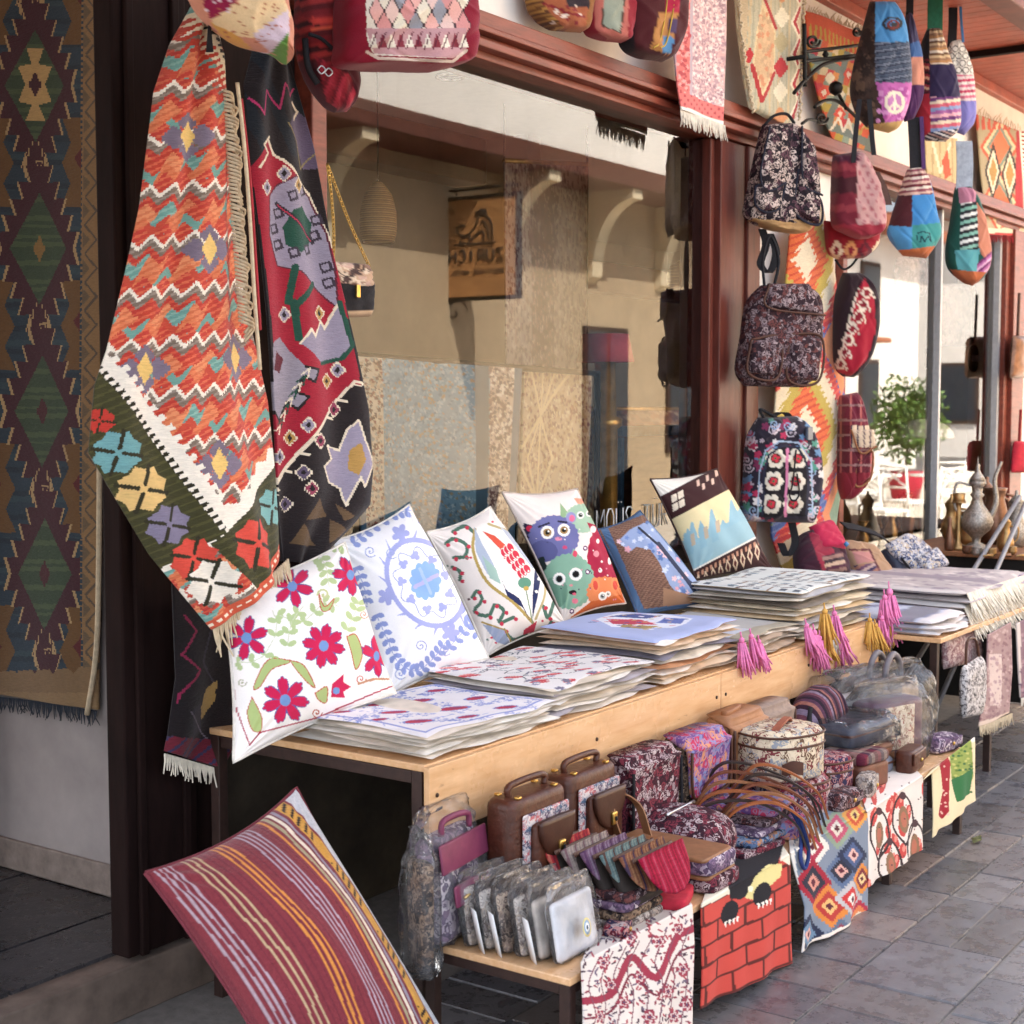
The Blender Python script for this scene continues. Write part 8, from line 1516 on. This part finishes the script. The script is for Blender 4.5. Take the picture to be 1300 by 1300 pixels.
for j, (px, lab_) in enumerate(((1180, 'small blue souvenir plaque hung in the far window'), (1234, 'round wreath souvenir plaque hung in the far window'))):
    P = YP(3.3); c = H1((px, 455), P); k = mpp(c); t = thing('souvenir_plaque', lab_, 'plaque', c, 'goods hung inside the far window'); V, Fc = loft_v([(0, 17*k, (13 if j == 0 else 17)*k, 5 if j == 0 else 2), (.02, 17*k, (13 if j == 0 else 17)*k, 5 if j == 0 else 2)], 28); lt('plaque', V[:, [0, 2, 1]]*np.array([1, -1, 1]), Fc, c, 0, plain('wreath_green' if j else 'plaque_brown', '#5a6450' if j else '#5a4a3c', .7, var=.5, sc=40), t)
    V, Fc = vbox(-12*k, 12*k, -.028, -.022, -4*k, 4*k); lt('name_band', V, Fc, c, 0, plain('band_white', '#c9ccd4', .7) if j else plain('band_blue', '#6a86b8', .7), t); tube('cord', [c+np.array([0, 0, 12*k]), c*np.array([1, 1, 0])+np.array([0, 0, 2.94])], .003, blk, t, 5)
# small red-handled tools on the post at the picture edge
for j, (px, y0, y1, lab_) in enumerate(((1294, 372, 480, 'dark bell and strap hung on the far red post'), (1296, 520, 600, 'red leather pouch hung low on the far red post'))):
    P = YP(2.93); t = thing('hung_bell', lab_, 'ornament', H1((px, y1), P), 'trinkets on the far post'); puffy('body', [(px-8, y0+(y1-y0)*.5), (px-12, y1)], [(px+8, y0+(y1-y0)*.5), (px+12, y1)], P, .05, oc if j == 0 else plain('red_felt', '#b02638', .9), t, None, 16, 20); pxtube('strap', [(px, y0), (px-2, (y0+y1)/2), (px, y0+(y1-y0)*.52)], P, .01, brn if j == 0 else plain('red_strap', '#8a2424', .7), t)
# unseen canopy added over the doorway and step to darken the left side
cn = thing('added_shade_canopy', 'unseen dark canopy added to shade the shop entrance', 'canopy', (.4, 2.0, 2.9)); cm = plain('shade_canvas', '#4a3028', .9, var=.2)
mk('canvas', [[-2.6, 3.0, 3.4], [2.5, 3.0, 3.4], [2.5, .8, 2.85], [-2.6, .8, 2.85]], [[0, 1, 2, 3]], cm, cn, smooth=False, solid=.01); mk('valance', [[-2.6, .795, 2.85], [2.5, .795, 2.85], [2.5, .795, 2.6], [-2.6, .795, 2.6]], [[0, 1, 2, 3]], cm, cn, smooth=False, solid=.01)
for x in (-2.6, 2.45): tube('arm', [(x, 3.0, 2.8), (x, .8, 2.84)], .015, iron, cn, 6)

# more vessels crowding the plank and the shelf inside
for j, (px, py, sc_, m_, lab_) in enumerate(((1276, 700, 1.0, ob, 'round brass sugar pot beside the copper pitcher'), (1289, 694, 1.5, pew, 'tall pewter coffee pot near the picture edge'), (1251, 686, 1.7, oc, 'narrow copper flask behind the ewer'), (1207, 684, 1.2, ob, 'squat brass jug at the back of the plank'))):
    c = S(px, py); k = mpp(c)*sc_; t = thing('metal_pot', lab_, 'pot', c, 'old metalware for sale'); lathe('body', [(0, 7*k), (2*k, 8*k), (8*k, 11*k), (16*k, 10*k), (24*k, 6*k), (30*k, 5*k), (36*k, 7*k), (37*k, 7*k)], c, m_, t); lathe('lid', [(37*k, 7.2*k), (41*k, 4*k), (44*k, 1.4*k), (47*k, 1.6*k), (48*k, .4*k)], c, m_, t); tube('handle', [c+_rt*6*k+np.array([0, 0, 32*k]), c+_rt*16*k+np.array([0, 0, 30*k]), c+_rt*15*k+np.array([0, 0, 16*k]), c+_rt*10*k+np.array([0, 0, 11*k])], 1.3*k, m_, t, 6, 14)
for j, (px, h, m_, lab_) in enumerate(((1095, 46, ob, 'brass goblet first on the shelf inside the far window'), (1108, 60, wl_, 'white enamel pot on the shelf inside the far window'), (1131, 50, ob, 'brass bell shaped vase on the inside shelf'), (1152, 70, oc, 'copper coffee pot on the inside shelf'), (1210, 64, ob, 'brass samovar body inside past the mullion'), (1225, 80, wl_, 'white porcelain figure vase inside past the mullion'), (1246, 60, pew, 'pewter flask at the end of the inside shelf'))):
    c = S2(px, 690, 3.42); c[2] = .66; k = mpp(c); t = thing('display_vessel', lab_, 'vessel', c, 'lanterns inside the far window'); lathe('body', [(0, 8*k), (3*k, 7*k), (6*k, 3*k), (h*.3*k, 7*k), (h*.55*k, 9*k), (h*.75*k, 5*k), (h*.9*k, 4*k), (h*k, 7*k)], c, m_, t); lathe('rim', [(h*k, 7.4*k), ((h+2)*k, 7.2*k)], c, m_, t)
# rails that carry the rugs inside the window
ra, rb_ = H1((447, 451), YP(3.335)), H1((752, 474), YP(3.335)); rl = thing('rug_rail', 'metal floor rail carrying the draped carpets inside the window', 'rail', (ra[0], 3.335, .1))
tube('bar', [ra+np.array([-.03, 0, .0]), rb_+np.array([.05, 0, .0])], .012, iron, rl, 8)
for e in (ra+np.array([-.02, 0, 0]), rb_+np.array([.04, 0, 0])): tube('post', [(e[0], 3.335, .1), (e[0], 3.335, e[2])], .014, iron, rl, 8); box('foot', e[0]-.02, e[0]+.02, 3.335-.12+.1, 3.335+.2, .1, .125, iron, rl, .004)
for k, (a, b, y) in enumerate((((640, 204), (745, 209), 3.95), ((745, 519), (935, 519), 4.2))):
    a, b = H1(a, YP(y)), H1(b, YP(y)); t = thing('hanging_rod', ('ceiling rod carrying the tall plum damask', 'ceiling rod carrying the rose brown rug')[k], 'rod', (a[0], y, a[2])); tube('bar', [a, b], .012, gold, t, 8)
    for e in (a, b): tube('cord', [e, (e[0], e[1], 2.949)], .004, iron, t, 5)
